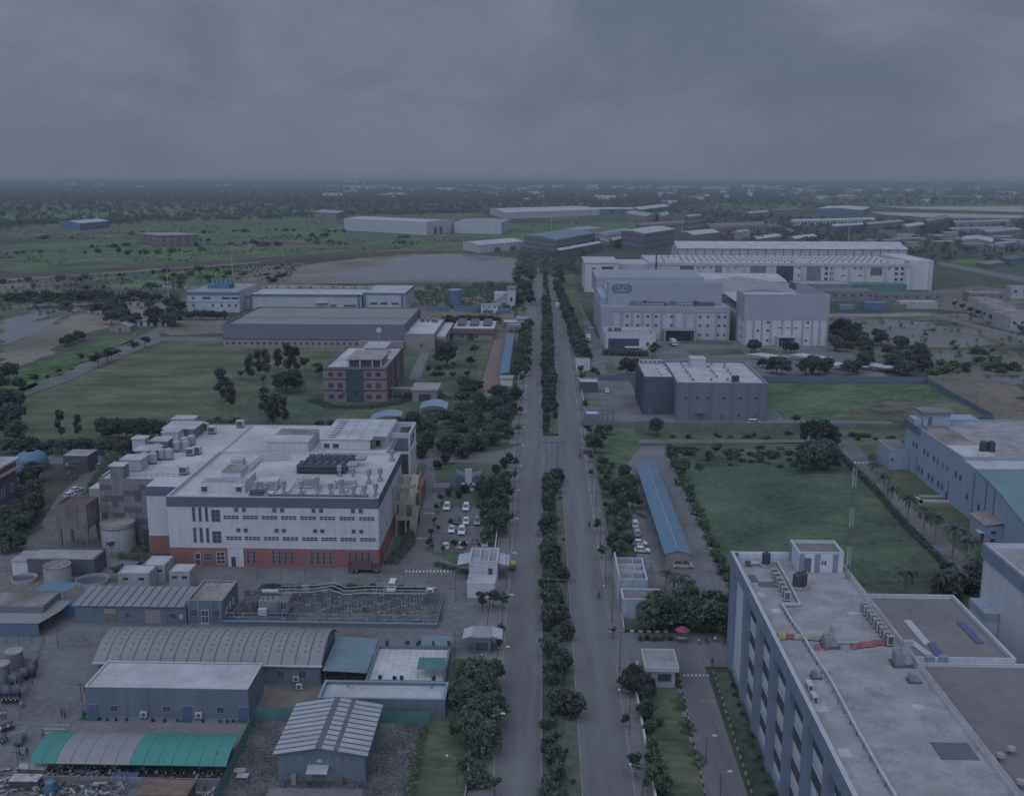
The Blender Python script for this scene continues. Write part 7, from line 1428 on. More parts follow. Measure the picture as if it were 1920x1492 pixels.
PT = [(205,'nearest dark steel wire portal over the planted median'),(319,'dark steel wire portal at the median gap'),(430,'second dark steel wire portal beyond the median gap'),(560,'third dark steel wire portal beyond the median gap'),(800,'farthest dark steel wire portal on the median')]
for y, l_ in PT: portal(y, l_)
for i, x in enumerate((-.1,3.6,7.3)):
    q = thing('overhead_wire', '%s overhead wire strung along the median' % ['left','middle','right'][i], 'wire', (x,100,9)); ysx = [95]+[p[0] for p in PT]
    for a, c in zip(ysx, ysx[1:]):
        pts = [(x, a+(c-a)*k/6, 8.8-1.0*math.sin(math.pi*k/6)) for k in range(7)]; MB().path(pts, .022, 4).build('span', 'wire', q)
def pole(px, py, h, lab): p = G(px,py); q = thing('utility_pole', lab, 'utility pole', p); MB().tube((p.x,p.y,0),(p.x,p.y,h),.08,6,.06).build('post', 'dark_steel', q); MB().box(p.x-.9,p.x+.9,p.y-.06,p.y+.06,h-.8,h-.68).build('crossarm', 'dark_steel', q)
for a in [(855,1128,8,'left utility pole by the meter room'),(878,1115,7.5,'right utility pole by the meter room'),(1421,798,8,'utility pole at the long boundary wall'),(1304,800,8,'utility pole before the dark grey building'),(1766,730,7,'upper utility pole on the brown lot'),(1830,765,7.5,'lower utility pole on the brown lot'),(1914,800,7,'utility pole at the right border'),(109,1212,4,'post at the drum yard gate'),(36,1458,5,'thin post by the scrap heap'),(853,1230,5,'thin pole beside the gate kiosk'),(410,1452,4,'lamp pole at the scrap yard fence'),(153,1316,4,'thin post by the flat white-roofed block'),(1227,1195,6,'left flag pole in the entrance garden'),(1248,1190,5,'right flag pole in the entrance garden')]: pole(*a)
for i, (px, py) in enumerate([(1278,930),(1292,960),(1310,990),(1325,1030),(1340,1060)]): p = G(px,py); lamp_post(p.x, p.y, -.8, '%s garden lamp from the top along the paved drive' % nth(i), 4, 'garden lamps along the paved drive')
for i, (px, py) in enumerate([(1323,1430),(1350,1500),(857,1470)]): p = G(px,py); lamp_post(p.x, p.y, 1.0 if i < 2 else -1.2, ['lamp post on the right-hand garden edge','lamp post at the bottom of the entrance drive','lamp post on the narrow west lawn'][i], 4.5)
# kerb stones in two colours, crossings
for x0_, x1_, y0_, y1_ in ((31.25,32.4,92,184),(23.55,25.9,92,184)):
    by, bk = MB(), MB()
    for i in range(76):
        u0, u1 = i/76, (i+1)/76; (by if i % 2 else bk).add([(x0_+(x1_-x0_)*u-s, y0_+(y1_-y0_)*u, z) for z in (0,.32) for u, s in ((u0,.1),(u0,-.1),(u1,-.1),(u1,.1))], [(0,3,2,1),(4,5,6,7),(0,1,5,4),(1,2,6,5),(2,3,7,6),(3,0,4,7)])
    st(by.build('kerb', 'yellow_line')); st(bk.build('kerb', 'black_paint'))
for (x0_, x1_, y_) in ((17.6,26,201.4),): 
    for i in range(10): st(MB().box(x0_+i*.84,x0_+i*.84+.8,y_,y_+.25,0,.3).build('kerb', 'white_line' if i % 2 else 'black_paint'))
def zebra(px0, px1, py, n, w_=.3, d_=1.0):
    a, c = G(px0,py), G(px1,py)
    for i in range(n): p = a.lerp(c, i/(n-1)); st(MB().box(p.x-w_/2,p.x+w_/2,p.y-d_/2,p.y+d_/2,.15,.19).build('crossing_stripe', 'white_line'))
zebra(762,872,1072,18,.32,1.2); zebra(796,812,963,4); zebra(780,800,1010,5); zebra(1596,1640,868,7,.5,1.6); zebra(1283,1327,1267,7,.35,.5)
for i in range(3): st(MB().box(28.5+.0,31,172+i*.5,172.2+i*.5,.15,.19).build('road_marking', 'yellow_line'))
# oval beds and slabs on the east lawn
for i, (px, py) in enumerate([(1283,1322),(1298,1365),(1318,1425)]):
    p = G(px,py); q = hedge([(p.x-1.6,p.y-2.2),(p.x-.2,p.y),(p.x-1.6,p.y+2.2)], 2.2, .45, 'light green oval flower bed on the east lawn, %s of three' % ['top','middle','bottom'][i], 'leaf_light', dens=40, name='flower_bed', cat='flower bed', size=.13)
for i, (px, py) in enumerate([(1278,1297),(1288,1340),(1303,1388),(1326,1460)]): p = G(px,py); tag(MB().box(p.x-.9,p.x+.9,p.y-.9,p.y+.9,.08,.2).build('paving_slab', 'paving'), '%s square pale slab from the top beside the entrance drive' % nth(i), 'slab')
for i in range(5): y = 98+i*14; tag(MB().box(33.2,34.6,y,y+2.2,.1,.3).build('drain_cover', 'green_mat'), '%s dark green drain cover from the bottom at the blue pilasters' % nth(i), 'drain cover', 'drain covers beside the pilaster building')
# ================================================================ VEHICLES
V_ = [('suv_white',838,955,0,'white car parked top left in the car park'),('suv_white',874,956,0,'white car parked top centre in the car park'),('sedan_white',914,958,0,'white car half hidden by the tree, top row of car park'),
 ('sedan_dark',856,980,0,'dark car in the middle row of the car park'),('hatch_white',874,982,0,'white hatchback second in the middle row of the car park'),('suv_silver',895,982,0,'silver car third in the middle row of the car park'),('hatch_white',914,980,0,'white car under the trees in the middle row'),
 ('sedan_white',847,997,0,'white saloon at the front left of the middle block'),('suv_white',866,1000,0,'white car at the front centre of the middle block'),('hatch_white',917,997,0,'white car under the trees at the front of the middle block'),
 ('sedan_white',837,1028,3.14,'white car first in the bottom row of the car park'),('hatch_white',867,1027,2.9,'white car second in the bottom row of the car park'),('hatch_red',890,1024,0,'dark red car in the bottom row of the car park'),('hatch_silver',907,1024,.2,'silver car last in the bottom row of the car park'),
 ('van_white',736,1106,0,'white van behind the substation cables'),('sedan_white',807,1114,3.1,'white car alone right of the white van'),
 ('suv_white',1190,987,3.14,'white car first in the east car park lane'),('suv_silver',1194,1004,3.14,'silver car second in the east car park lane'),('hatch_white',1199,1023,1.5,'white car third in the east car park lane'),('hatch_white',1204,1036,1.5,'white car fourth in the east car park lane'),
 ('van_beige',1280,1064,1.57,'pale beige minivan parked across the drive by the blue carport'),('hatch_white',1138,736,0,'white car alone in the yard of the dark grey building'),('van_white',1414,796,1.57,'white van at the wall of the dark grey building'),
 ('sedan_white',143,922,2.7,'white car on the back lane left of the factory'),('hatch_white',132,932,2.7,'second white car on the back lane, lower'),('hatch_white',190,877,2.7,'white car near the black cabin'),
 ('suv_white',1242,1170,1.4,'white car under the entrance trees, left'),('sedan_white',1272,1168,1.6,'white car under the entrance trees, right'),('suv_white',992,571,0,'tiny white car far up the left carriageway edge'),('hatch_silver',1099,612,1.6,'first car beside the sign building side wall'),('hatch_white',1108,617,1.6,'second car beside the sign building side wall')]
for k, px, py, rz, lab in V_: p = G(px,py); place(k, (p.x,p.y,.16), rz, lab)
for k, px, py, rz, lab in [('truck_blue',288,1075,1.57,'dark blue open truck with load beside the factory'),('truck_red',684,1072,1.57,'dark red open truck at the factory front corner'),('truck_box',1103,640,0,'white box truck on the sign building drive'),('truck_box',1262,648,.12,'white box truck at the loading dock'),('truck_box',1045,578,0,'white truck driving on the right carriageway')]:
    p = G(px,py); place(k, (p.x,p.y,.17), rz, lab)
p = G(38,1392); place('tempo', (p.x,p.y,.1), .25, 'small three-wheeled pickup with open bed at lower left')
p = G(961,1068); place('rick', (p.x,p.y,.17), 0, 'yellow-topped auto rickshaw at the left carriageway edge')
nb = 0
B_ = [(40,1325,.6,'white scooter parked at the end of the upper motorcycle row','bike_white')]+[(4+i*4.2,1318-(i%2)*3,.5,'%s motorcycle from the left in the upper row' % nth(i),'bike_black') for i in range(8)]+[(2+i*4.5,1372-i*1.5,.7,'%s motorcycle from the left in the lower row' % nth(i),'bike_black' if i % 3 else 'bike_white') for i in range(6)]+[(3+i*5,1395-i*4,.7,'%s motorcycle from the left in the bottom row' % nth(i),'bike_black') for i in range(3)]
for px, py, rz, lab, k in B_: p = G(px,py); place(k, (p.x,p.y,.08), rz, lab, 'parked motorcycles at lower left')
for i in range(20): x = -75.5+i*1.45; place('bike_black' if i % 4 else 'bike_white', (x,146.3,.08), rnd.uniform(-.15,.15), '%s motorcycle from the left under the fabric canopy' % nth(i), 'motorcycles under the fabric canopy')
for i, (px, py) in enumerate([(1310,1207),(1325,1205),(1340,1203),(1362,1210)]): p = G(px,py); place('bike_black' if i % 2 else 'bike_white', (p.x,p.y,.2), .3*i, '%s motorcycle from the left beside the red umbrella' % nth(i), 'motorcycles beside the red umbrella')
for i, (px, py) in enumerate([(1180,966),(1190,964),(1200,968),(1206,972)]): p = G(px,py); place('bike_white' if i == 0 else 'bike_black', (p.x,p.y,.1), 1.2, '%s motorcycle from the left in the east car park' % nth(i), 'motorcycles in the east car park')
for i, (px, py, lab) in enumerate([(1123,1122,'motorcycle ridden up the right carriageway, nearest'),(1105,988,'motorcycle ridden on the right carriageway, middle'),(1088,858,'motorcycle on the right carriageway edge, far')]):
    p = G(px,py); place('bike_black', (p.x,p.y,.17), 3.14, lab); person((p.x,p.y+.1), 3.14, 'cloth_dark' if i else 'cloth_blue', 'cloth_dark', 'rider in dark clothes on the %s motorcycle of the right carriageway' % ['nearest','middle','far'][i], 'ride', .1, z=.02)
for px, py, rz, a, c, lab, ps in [(116,1344,2.8,'cloth_red','cloth_dark','person in red shirt standing in the yard','stand'),(122,1347,2.7,'cloth_blue','cloth_dark','person in blue-grey shirt beside the red-shirted one','stand'),(160,1302,0,'cloth_dark','cloth_blue','person in dark top at the corner of the flat white-roofed block','walk'),(158,1350,0,'cloth_dark','cloth_dark','person in dark clothes by the green mat','stand'),(81,1386,.5,'cloth_blue','cloth_dark','person in pale blue shirt at the canopy corner','walk'),(38,1424,.2,'cloth_dark','cloth_dark','person in dark clothes, left of three by the canopy','stand'),(44,1424,.4,'cloth_white','cloth_dark','person in white shirt, middle of three by the canopy','stand'),(52,1420,3.6,'cloth_dark','cloth_dark','person in dark clothes, right of three by the canopy','walk'),(4,1350,1.5,'cloth_white','cloth_dark','person in white shirt at the left border','walk'),(11,1349,1.5,'cloth_white','cloth_dark','second person in white shirt near the left border','walk'),
   (1335,1250,0,'cloth_dark','cloth_dark','guard in dark uniform on the entrance drive','stand'),(939,1404,0,'cloth_dark','cloth_dark','person walking on the west pavement','walk'),(828,1166,0,'cloth_red','cloth_dark','person in red shirt at the substation corner','stand'),(1086,536,0,'cloth_dark','cloth_dark','person far up on the drive by the tree row','walk')]:
    p = G(px,py); person((p.x,p.y), rz, a, c, lab, ps)
# ================================================================ CABLE DRUMS AND SCRAP
for i, (px, py, rz) in enumerate([(10,1308,.5),(30,1306,.5),(24,1286,.5),(44,1274,.5),(58,1268,.5)]):
    p = G(px,py); q = thing('cable_drum', '%s large dark cable drum in the drum yard' % ['leftmost lower','lower right','middle','upper left','upper right'][i], 'cable drum', p, local=True, rz=rz); r_ = 1.35
    for s in (-.75,.75): MB().tube((s-.06,0,r_),(s+.06,0,r_),r_,22).build('flange', 'black_plastic', q)
    MB().tube((-.7,0,r_),(.7,0,r_),r_*.72,18).build('cable_coil', 'band_dark', q)
p = G(50,1262); tag(MB().box(p.x-4,p.x+1,p.y+2,p.y+2.3,0,2.0).box(p.x+.7,p.x+1,p.y-6,p.y+2,0,2.0).build('drum_yard_wall', 'checker_grey'), 'low pale-capped wall behind the cable drums', 'wall')
r = random.Random(33); box = [MB() for _ in range(5)]
for i in range(900):
    px, py = r.uniform(0,405), r.uniform(1442,1530)
    if 235 < px < 352 and py > 1450: continue
    p = G(px,py); w_, d_, h_ = r.uniform(.15,1.6), r.uniform(.08,.5), r.uniform(.03,.25); z = r.uniform(0,.9)*max(0,1-abs(px-190)/260); a = r.uniform(0,3.14); tl = r.uniform(-.5,.5)
    c, s = math.cos(a), math.sin(a); P = [(x*c-y*s+p.x, x*s+y*c+p.y, z+k+.1+x*tl*.6) for k in (0,h_) for x, y in ((-w_/2,-d_/2),(w_/2,-d_/2),(w_/2,d_/2),(-w_/2,d_/2))]
    box[r.choice([0,0,1,1,2,3,4,4])].add(P, [(0,3,2,1),(4,5,6,7),(0,1,5,4),(1,2,6,5),(2,3,7,6),(3,0,4,7)])
for k, b in enumerate(box): o = b.build('scrap_heap', 'scrap_'+'abcde'[k]); o['kind'] = 'stuff'; o['label'] = 'heap of mixed scrap metal and boards at lower left'; o['category'] = 'scrap'
for i, (px, py, w_, d_, h_, mt, lab) in enumerate([(64,1452,4.6,1.6,1.3,'scrap_b','upper stack of old boards topped with pale sheet'),(50,1475,4.4,1.8,1.4,'scrap_d','lower stack of old boards topped with pale sheet')]):
    p = G(px,py); q = thing('board_stack', lab, 'board stack', p)
    for k in range(7): MB().box(p.x-w_/2+r.uniform(-.2,.2),p.x+w_/2+r.uniform(-.2,.2),p.y-d_/2,p.y+d_/2,.1+k*h_/7,.1+(k+.85)*h_/7).build('board', mt, q)
    MB().box(p.x-w_/2,p.x+w_/2,p.y-d_/2-.1,p.y+d_/2+.1,h_+.12,h_+.22).build('top_sheet', 'scrap_a', q)
for i in range(26):
    px, py = r.uniform(85,235), r.uniform(1452,1490); p = G(px,py); a = r.uniform(0,3.14); ln = r.uniform(.9,2.6)
    o = MB().tube((p.x-ln/2*math.cos(a),p.y-ln/2*math.sin(a),.7+r.uniform(0,.5)),(p.x+ln/2*math.cos(a),p.y+ln/2*math.sin(a),.6+r.uniform(0,.8)),r.uniform(.08,.2),4).build('scrap_bar', r.choice(['scrap_a','scrap_e','scrap_b','scrap_c'])); tag(o, 'loose metal bar or board lying on the scrap heap', 'scrap bar', 'bars on the scrap heap')
p = G(96,1488); q = thing('barrel', 'bright blue plastic barrel on the scrap heap', 'barrel', p); MB().cyl(p.x,p.y,0,2.1,.75,.8,18).cyl(p.x,p.y,2.1,2.35,.8,.45,18).build('body', 'barrel_blue', q); MB().ring(p.x,p.y,1.0,1.12,.78,.86,18).build('hoop', 'barrel_blue', q)
q = thing('rusty_container', 'rusty-roofed dark container at the bottom edge', 'container', (-57.5,138,0)); MB().box(-57.3,-50.2,136.6,140.4,0,2.9).build('body', 'black_wall', q); MB().box(-57.4,-50.1,136.5,140.5,2.9,3.05).build('roof', 'rust_roof', q)
for i in range(14): MB().box(-57.1+i*.5,-56.9+i*.5,136.5,136.6,.1,2.8).build('side_rib', 'band_dark', q)
p = G(230,1468); tag(MB().add([(p.x-2.3,p.y-1.5,.1),(p.x+1.8,p.y-1.6,.1),(p.x+2.1,p.y+1.6,.9),(p.x-1.8,p.y+1.5,1.0),(p.x-2.3,p.y-1.5,.16),(p.x+1.8,p.y-1.6,.16),(p.x+2.1,p.y+1.6,.96),(p.x-1.8,p.y+1.5,1.06)],[(0,3,2,1),(4,5,6,7),(0,1,5,4),(1,2,6,5),(2,3,7,6),(3,0,4,7)]).build('tarpaulin', 'tarp_blue'), 'dark blue tarpaulin left of the rusty container', 'tarpaulin')
for i, (px, py) in enumerate([(450,1446),(455,1458)]): p = G(px,py); tag(MB().box(p.x-.9,p.x+.9,p.y-.6,p.y+.6,.15+.2*i,.3+.2*i).build('white_board', 'scrap_a'), '%s white board on the dark gravel beside the green fence' % ['upper','lower'][i], 'board')
p = G(150,1325); st(MB().box(-77.4,-75.8,162.5,170,.07,.12).build('green_carpet', 'green_mat'))
p = G(190,1362); st(MB().box(-77.5,-47.8,155,163.3,.065,.1).build('paved_strip', 'paving'))
for k in range(3): st(MB().box(-82,-78,158+k*1.3,158.5+k*1.3,.07,.12).build('crossing_stripe', 'kerb'))
# ================================================================ VEGETATION
r = random.Random(77)
i = 0
y = 96.0
while y < 314:
    if not (308 < y < 316):
        h = r.uniform(3.0,5.2); tree(r.choice(['round','round','round','round','round','street']), (2.2+r.uniform(-.6,1.0), y, .25), h, '%s dark clipped tree from the bottom in the near median row' % nth(i), 'dark trees of the near median', r.choice(['leaf_dark','leaf_dark','leaf_mid']), r.uniform(.75,1.1)); i += 1
    y += r.choice([2.4,2.8,3.2,3.8]) if r.random() < .88 else r.uniform(5,6.5)
for k, (px, py) in enumerate([(1076,1345),(1058,1340),(1056,1092),(1045,905),(1040,925),(1046,912),(1062,1200),(1052,1260),(1055,1170)]): p = G(px,py); tree('round', (min(p.x,5.9),p.y,.25), r.uniform(3.4,4.6), '%s dark bushy tree on the right half of the near median' % nth(k), 'dark trees right half of median', 'leaf_dark', 1.0)
for k in range(26): y = 98+k*8.3+r.uniform(-2,2); tree('bush', (r.uniform(3.6,6.2),y,.25), r.uniform(.5,1.1), 'low scrubby plant in the bare right half of the near median', 'scrub plants of the near median', r.choice(['leaf_light','leaf_grey','leaf_mid']), 1.1)
for k in range(10): y = 101+k*21+r.uniform(-3,3); tree('bush', (1.2,y,.25), r.uniform(.9,1.6), 'light green shrub on the left kerb of the near median', 'light shrubs of the near median', 'leaf_light', 1.0)
i = 0; y = 370.0
while y < 795:
    for x in (2.0, 5.2):
        if r.random() < (.9 if y > 440 else .6): tree('round', (x+r.uniform(-.4,.4), y+r.uniform(-1,1), .25), r.uniform(2.6,4.8), '%s dark clipped tree from the near end of the far median' % nth(i), 'dark trees of the far median', r.choice(['leaf_dark','leaf_mid']), r.uniform(.85,1.05)); i += 1
    y += r.uniform(4.8,6.4)
hedge([(.9,366),(6.4,366)], 1.6, .9, 'low clipped hedge at the nose of the far median', 'leaf_mid'); hedge([(1.2,316),(6.2,316)], 1.6, .9, 'low clipped hedge at the end of the near median', 'leaf_mid')
for k in range(16): tree('round', (r.uniform(1.5,5.8),822+k*14,.25), r.uniform(2.2,3.4), 'small tree on the farthest stretch of the median', 'small trees of the farthest median', 'leaf_mid')
# street trees on the pavements
def row(lst, kind, leaf, h, lab, grp, wide=1.0, z=.2):
    for k, a in enumerate(lst): p = G(a[0],a[1]); tree(kind, (p.x,p.y,z), a[2] if len(a) > 2 else h*r.uniform(.85,1.15), lab % nth(k), grp, leaf, wide)
row([(1192,1458,4.2),(1172,1365,2.6),(1165,1298,3.0),(1150,1197,2.2),(1127,1050,3.8),(1119,1000,4.0),(1214,1490,3.0),(1101,820,4.5),(1096,770,4.5),(1107,868,3.5),(1092,720,5),(1087,706,5),(1108,895,2.5)], 'street', 'leaf_mid', 3.5, '%s young street tree listed along the east pavement', 'young street trees of the east pavement')
row([(935,1262,2.6),(940,1192,2.6),(938,1220,2.2),(943,1145,4.2),(948,1010,2.5),(957,985,3),(960,940,3.4),(964,905,4),(966,880,4),(928,1492,3.0),(918,1480,2.2),(972,815,4),(975,780,4),(978,750,4),(980,720,4)], 'street', 'leaf_mid', 3.2, '%s young street tree listed along the west pavement', 'young street trees of the west pavement')
# big trees at the lower west lawn
row([(893,1300,7.2),(912,1330,6.8),(878,1345,6.4),(905,1375,7.0),(888,1400,6.2),(915,1412,5.6),(868,1390,5.0),(925,1290,5.2),(865,1320,4.8),(898,1425,5.0),(920,1360,6.2),(880,1300,5.6)], 'spread', 'leaf_mid', 7, '%s tree of the big leafy clump on the west lawn', 'leafy clump on the west lawn', .78)
row([(905,1145,4.4),(925,1140,4.2)], 'street', 'leaf_dark', 4, '%s tree in front of the meter room', 'trees by the meter room', 1.2)
row([(885,1478,3.0),(872,1440,2.0),(893,1455,2.2)], 'bush', 'leaf_mid', 2, '%s bush along the west lawn wall', 'bushes along the west lawn wall')
# factory garden and car park
pts = [(845,990),(822,1000),(812,1035),(818,960),(805,1030),(832,1040),(850,1035),(870,1032),(826,945),(815,985),(808,1010)]
row([(a,b_,r.uniform(1.8,3.2)) for a,b_ in pts], 'street', 'leaf_dark', 3, '%s small tree between the parked cars', 'small trees in the car park', 1.0)
row([(922,985,8),(938,965,8),(930,1005,7.5),(915,945,6.5),(945,940,7),(925,925,6),(905,935,6),(950,915,5.5),(938,995,6.5),(900,920,5),(912,1022,4.5)], 'spread', 'leaf_mid', 7, '%s big tree between car park and west pavement', 'big trees beside the car park', .68)
row([(885,915,3),(870,925,2.6),(860,935,2.4),(840,930,2.4),(892,900,3),(945,878,3.4),(955,868,3.2),(820,880,3),(835,870,3.4),(930,890,3.2)], 'round', 'leaf_dark', 3, '%s shrub tree in the factory garden', 'shrub trees of the factory garden')
hedge([(-35.2,237),(-32.6,252),(-33.6,262)], 3.6, 1.2, 'dense dark green planting along the factory right side', 'leaf_dark', dens=16); hedge([G(775,985).to_2d()[:],G(790,920).to_2d()[:]], 2.6, 1.0, 'green hedge strip beside the yellow stair', 'leaf_dark')
for k, (px, py) in enumerate([(790,935),(782,950),(777,905),(785,905)]): p = G(px,py); palm((p.x,p.y), 3.4, '%s small palm beside the factory stair' % nth(k), 'small palms by the factory stair')
hedge([G(815,1058).to_2d()[:],G(870,1075).to_2d()[:],G(905,1072).to_2d()[:]], 2.2, .8, 'low hedge below the car park', 'leaf_mid')
# garden wood north of the factory
pts = scatter_pts([(775,862),(905,862),(945,842),(965,800),(968,745),(905,745),(880,775),(845,790),(800,800),(770,820)], 62, 40)
for k, (x, y) in enumerate(pts): tree(r.choice(['spread','spread','round','round']), (x,y), r.uniform(4.2,7.2), '%s tree of the dense garden north of the white factory' % nth(k), 'dense garden trees north of the factory', r.choice(['leaf_mid','leaf_dark','leaf_dark']), .85)
row([(877,748,6.5),(870,730,6),(838,690,13),(890,735,5.5),(865,760,6)], 'spread', 'leaf_dark', 7, '%s broad dark tree around the pavilion lawn', 'broad dark trees around the pavilion', 1.05)
row([(815,715,5),(822,705,5.5),(827,715,4.5),(848,712,3.5),(882,690,6),(890,668,6.5),(805,705,5),(878,712,4),(850,690,3)], 'street', 'leaf_dark', 5, '%s small tree on the pavilion lawn', 'small trees on the pavilion lawn', 1.3)
row([(775,815,9),(748,800,4),(600,808,4),(620,806,4),(662,806,3),(690,806,3)], 'spread', 'leaf_dark', 5, '%s tree behind the factory roof line', 'trees behind the factory', .8)
for k in range(9): hedge([(-34,370+k*5.6),(-26,370+k*5.6)], 2.2, .9, '%s green hedge row of the stepped garden' % nth(k), 'leaf_light', 'stepped garden hedge rows')
hedge([G(815,735).to_2d()[:],G(830,748).to_2d()[:],G(870,750).to_2d()[:]], 5, 1.2, 'clipped bright hedge around the pavilion path', 'leaf_light', dens=12); hedge([G(585,752).to_2d()[:],G(620,765).to_2d()[:],G(700,766).to_2d()[:],G(755,755).to_2d()[:],G(768,742).to_2d()[:]], 5, 1.4, 'curved hedge round the foot of the pink office', 'leaf_dark', dens=10)
# lawn trees
row([(415,755,14),(432,772,12),(424,745,10),(470,715,13),(484,705,12),(498,712,14),(522,695,12),(541,700,15),(556,698,12),(497,790,13),(520,792,13),(532,798,12),(509,800,10)], 'poplar', 'leaf_grey', 12, '%s tall slender tree on the campus lawn', 'tall slender lawn trees', 1.15)
row([(538,738,10),(552,728,9),(528,732,8)], 'spread', 'leaf_dark', 9, '%s broad dark tree among the slender lawn trees', 'broad lawn trees', .8)
row([(573,695,6),(600,708,6),(562,735,6),(495,722,4),(453,712,4),(637,752,6),(668,752,6),(595,700,5)], 'street', 'leaf_mid', 5, '%s small lawn tree near the pink office', 'small lawn trees', 1.3)
row([(115,822,10),(148,824,9)], 'poplar', 'leaf_dark', 9, '%s loose tree at the near lawn edge', 'loose trees at the near lawn edge', 1.1); row([(192,822,8),(205,824,7.5),(222,824,8),(238,825,8),(252,825,8),(268,826,8.5),(285,826,8),(300,824,7)], 'spread', 'leaf_dark', 8, '%s tree of the dark row at the near lawn edge', 'dark row at the near lawn edge', .8)
row([(22+k*19, 850+4*(k%2), r.uniform(4.5,6.5)) for k in range(15)], 'spread', 'leaf_dark', 5, '%s tree of the low hedge row behind the back lane', 'hedge row behind the back lane', .85)
row([(10,800,15),(-5,830,14),(22,808,11),(30,835,9)], 'spread', 'leaf_dark', 12, '%s big dark tree at the left border', 'big trees at the left border', .7); row([(18,715,9),(35,735,7),(30,765,8),(5,735,7)], 'spread', 'leaf_dark', 8, '%s mid-sized tree at the left border', 'mid trees at the left border', .8)
row([(152,680,5),(110,705,4),(65,722,5),(185,690,7),(203,682,8),(210,678,7),(252,662,6),(272,652,6),(90,715,3),(222,668,4)], 'street', 'leaf_dark', 5, '%s small tree along the diagonal campus drive', 'trees along the campus drive', 1.5)
row([(60+r.uniform(-12,12), 950+r.uniform(-55,50), r.uniform(4,7)) for k in range(16)], 'spread', 'leaf_dark', 5, '%s garden tree between the banded building and the lane', 'garden trees at left', .75)
row([(20+r.uniform(-25,40), 1020+r.uniform(-35,25), r.uniform(4,7)) for k in range(13)], 'spread', 'leaf_mid', 5, '%s tree of the thicket below the banded building', 'thicket trees at left', .75)
for k, (px, py) in enumerate([(72,905),(85,900),(133,905),(140,898)]): p = G(px,py); palm((p.x,p.y), 6, '%s palm by the blue domed canopy' % nth(k), 'palms by the domed canopy')
hedge([G(178,925).to_2d()[:],G(212,865).to_2d()[:]], 4, 3.5, 'tall green hedge beside the checkered block', 'leaf_mid', dens=14, size=.25); hedge([G(222,1046).to_2d()[:],G(320,1055).to_2d()[:]], 2.2, 1.3, 'rough green hedge under the checkered block', 'leaf_light')
row([(222,1090,3.6),(275,1035,3),(215,1030,3.5)], 'street', 'leaf_mid', 3, '%s small tree near the round white tank', 'small trees by the round tank', 1.3); p = G(212,1040); palm((p.x,p.y-1), 4, 'small palm in front of the round white tank')
row([(430,800,3),(440,795,3),(420,805,3),(410,800,3),(395,808,4),(405,795,3)], 'bush', 'leaf_mid', 3, '%s bush at the left rear of the factory', 'bushes behind the factory')
# shrubs in substation beds
pts = [( -62+rnd.uniform(0,38), 219.5+rnd.uniform(0,3)) for _ in range(26)]
for k, p in enumerate(pts): tree('bush', p, rnd.uniform(.7,1.4), '%s shrub in the planting beds behind the substation' % nth(k), 'shrubs behind the substation', 'leaf_mid')
# row beside the blue canopy and far verges
row([(970+k*1.5, 712-k*9.5, r.uniform(7,9)) for k in range(10)]+[(985+k*.8, 705-k*9.5, r.uniform(6,8)) for k in range(10)], 'spread', 'leaf_mid', 8, '%s tree of the leafy row beside the blue path canopy', 'leafy row beside the path canopy', .62)
row([(968+r.uniform(0,30), 500+k*3.6, r.uniform(5,8)) for k in range(22)], 'spread', 'leaf_dark', 6, '%s tree of the far west roadside row', 'far west roadside trees', .8)
row([(1098-k*2.3, 678-k*6.0, r.uniform(6,8.5)) for k in range(24)]+[(1084-k*1.9, 668-k*6.0, r.uniform(6,8)) for k in range(23)], 'spread', 'leaf_dark', 7, '%s tree of the dense row between road and sign building', 'dense row along the east road', .72)
row([(1046+r.uniform(-6,10), 505+k*3, r.uniform(4,7)) for k in range(10)], 'spread', 'leaf_dark', 6, '%s tree of the far east roadside row', 'far east roadside trees', .8)
# east garden strip between pavement and car park
row([(1160,935,6),(1178,930,6.5),(1170,905,6),(1185,955,6),(1165,960,5.5),(1150,975,5),(1158,1000,5),(1172,990,5.5),(1150,1030,4.5),(1162,1045,4.5),(1175,1030,4),(1140,930,4.5),(1135,900,5),(1128,880,4.5),(1115,850,7),(1124,835,6),(1108,838,5),(1145,890,4)], 'spread', 'leaf_mid', 5, '%s tree of the garden strip beside the east car park', 'garden strip trees of the east car park', .72)
for k in range(26): tree('bush', (rnd.uniform(18,24), rnd.uniform(236,335)), rnd.uniform(.8,1.8), '%s bush of the garden strip beside the east car park' % nth(k), 'garden strip bushes of the east car park', 'leaf_mid')
# drive edge planting
for k in range(34): y = 214+k*4.0; tree('bush' if k % 3 else 'round', (42.6+rnd.uniform(-.3,.9), y), rnd.uniform(1.4,2.6), '%s shrub from the near end along the paved drive' % nth(k), 'shrubs along the paved drive', r.choice(['leaf_mid','leaf_dark','leaf_light']))
row([(1215,1182,6.6),(1245,1180,7),(1272,1178,7),(1300,1182,7.2),(1325,1186,7),(1350,1190,6.8),(1232,1160,6.2),(1290,1150,6.5),(1335,1160,6.5),(1362,1165,6.2)], 'spread', 'leaf_mid', 7, '%s spreading tree of the entrance clump', 'spreading trees of the entrance', .85)
for k, (px, py) in enumerate([(1248,1110),(1262,1122),(1290,1128),(1278,1118)]): p = G(px,py); palm((p.x,p.y), 5.5, '%s palm behind the entrance tree clump' % nth(k), 'palms behind the entrance clump')
row([(1180,1300,5),(1195,1310,4.6),(1208,1305,4.4),(1188,1285,4.2),(1215,1318,3.6)], 'spread', 'leaf_dark', 5, '%s tree in front of the white gatehouse', 'trees at the white gatehouse', .7)
row([(1212,1350,3.4),(1218,1375,2.2),(1225,1440,3.0),(1232,1470,3.4),(1245,1490,3.0),(1222,1410,2.4),(1236,1362,1.6)], 'round', 'leaf_mid', 3, '%s rounded bush on the east lawn', 'rounded bushes on the east lawn', 1.1)
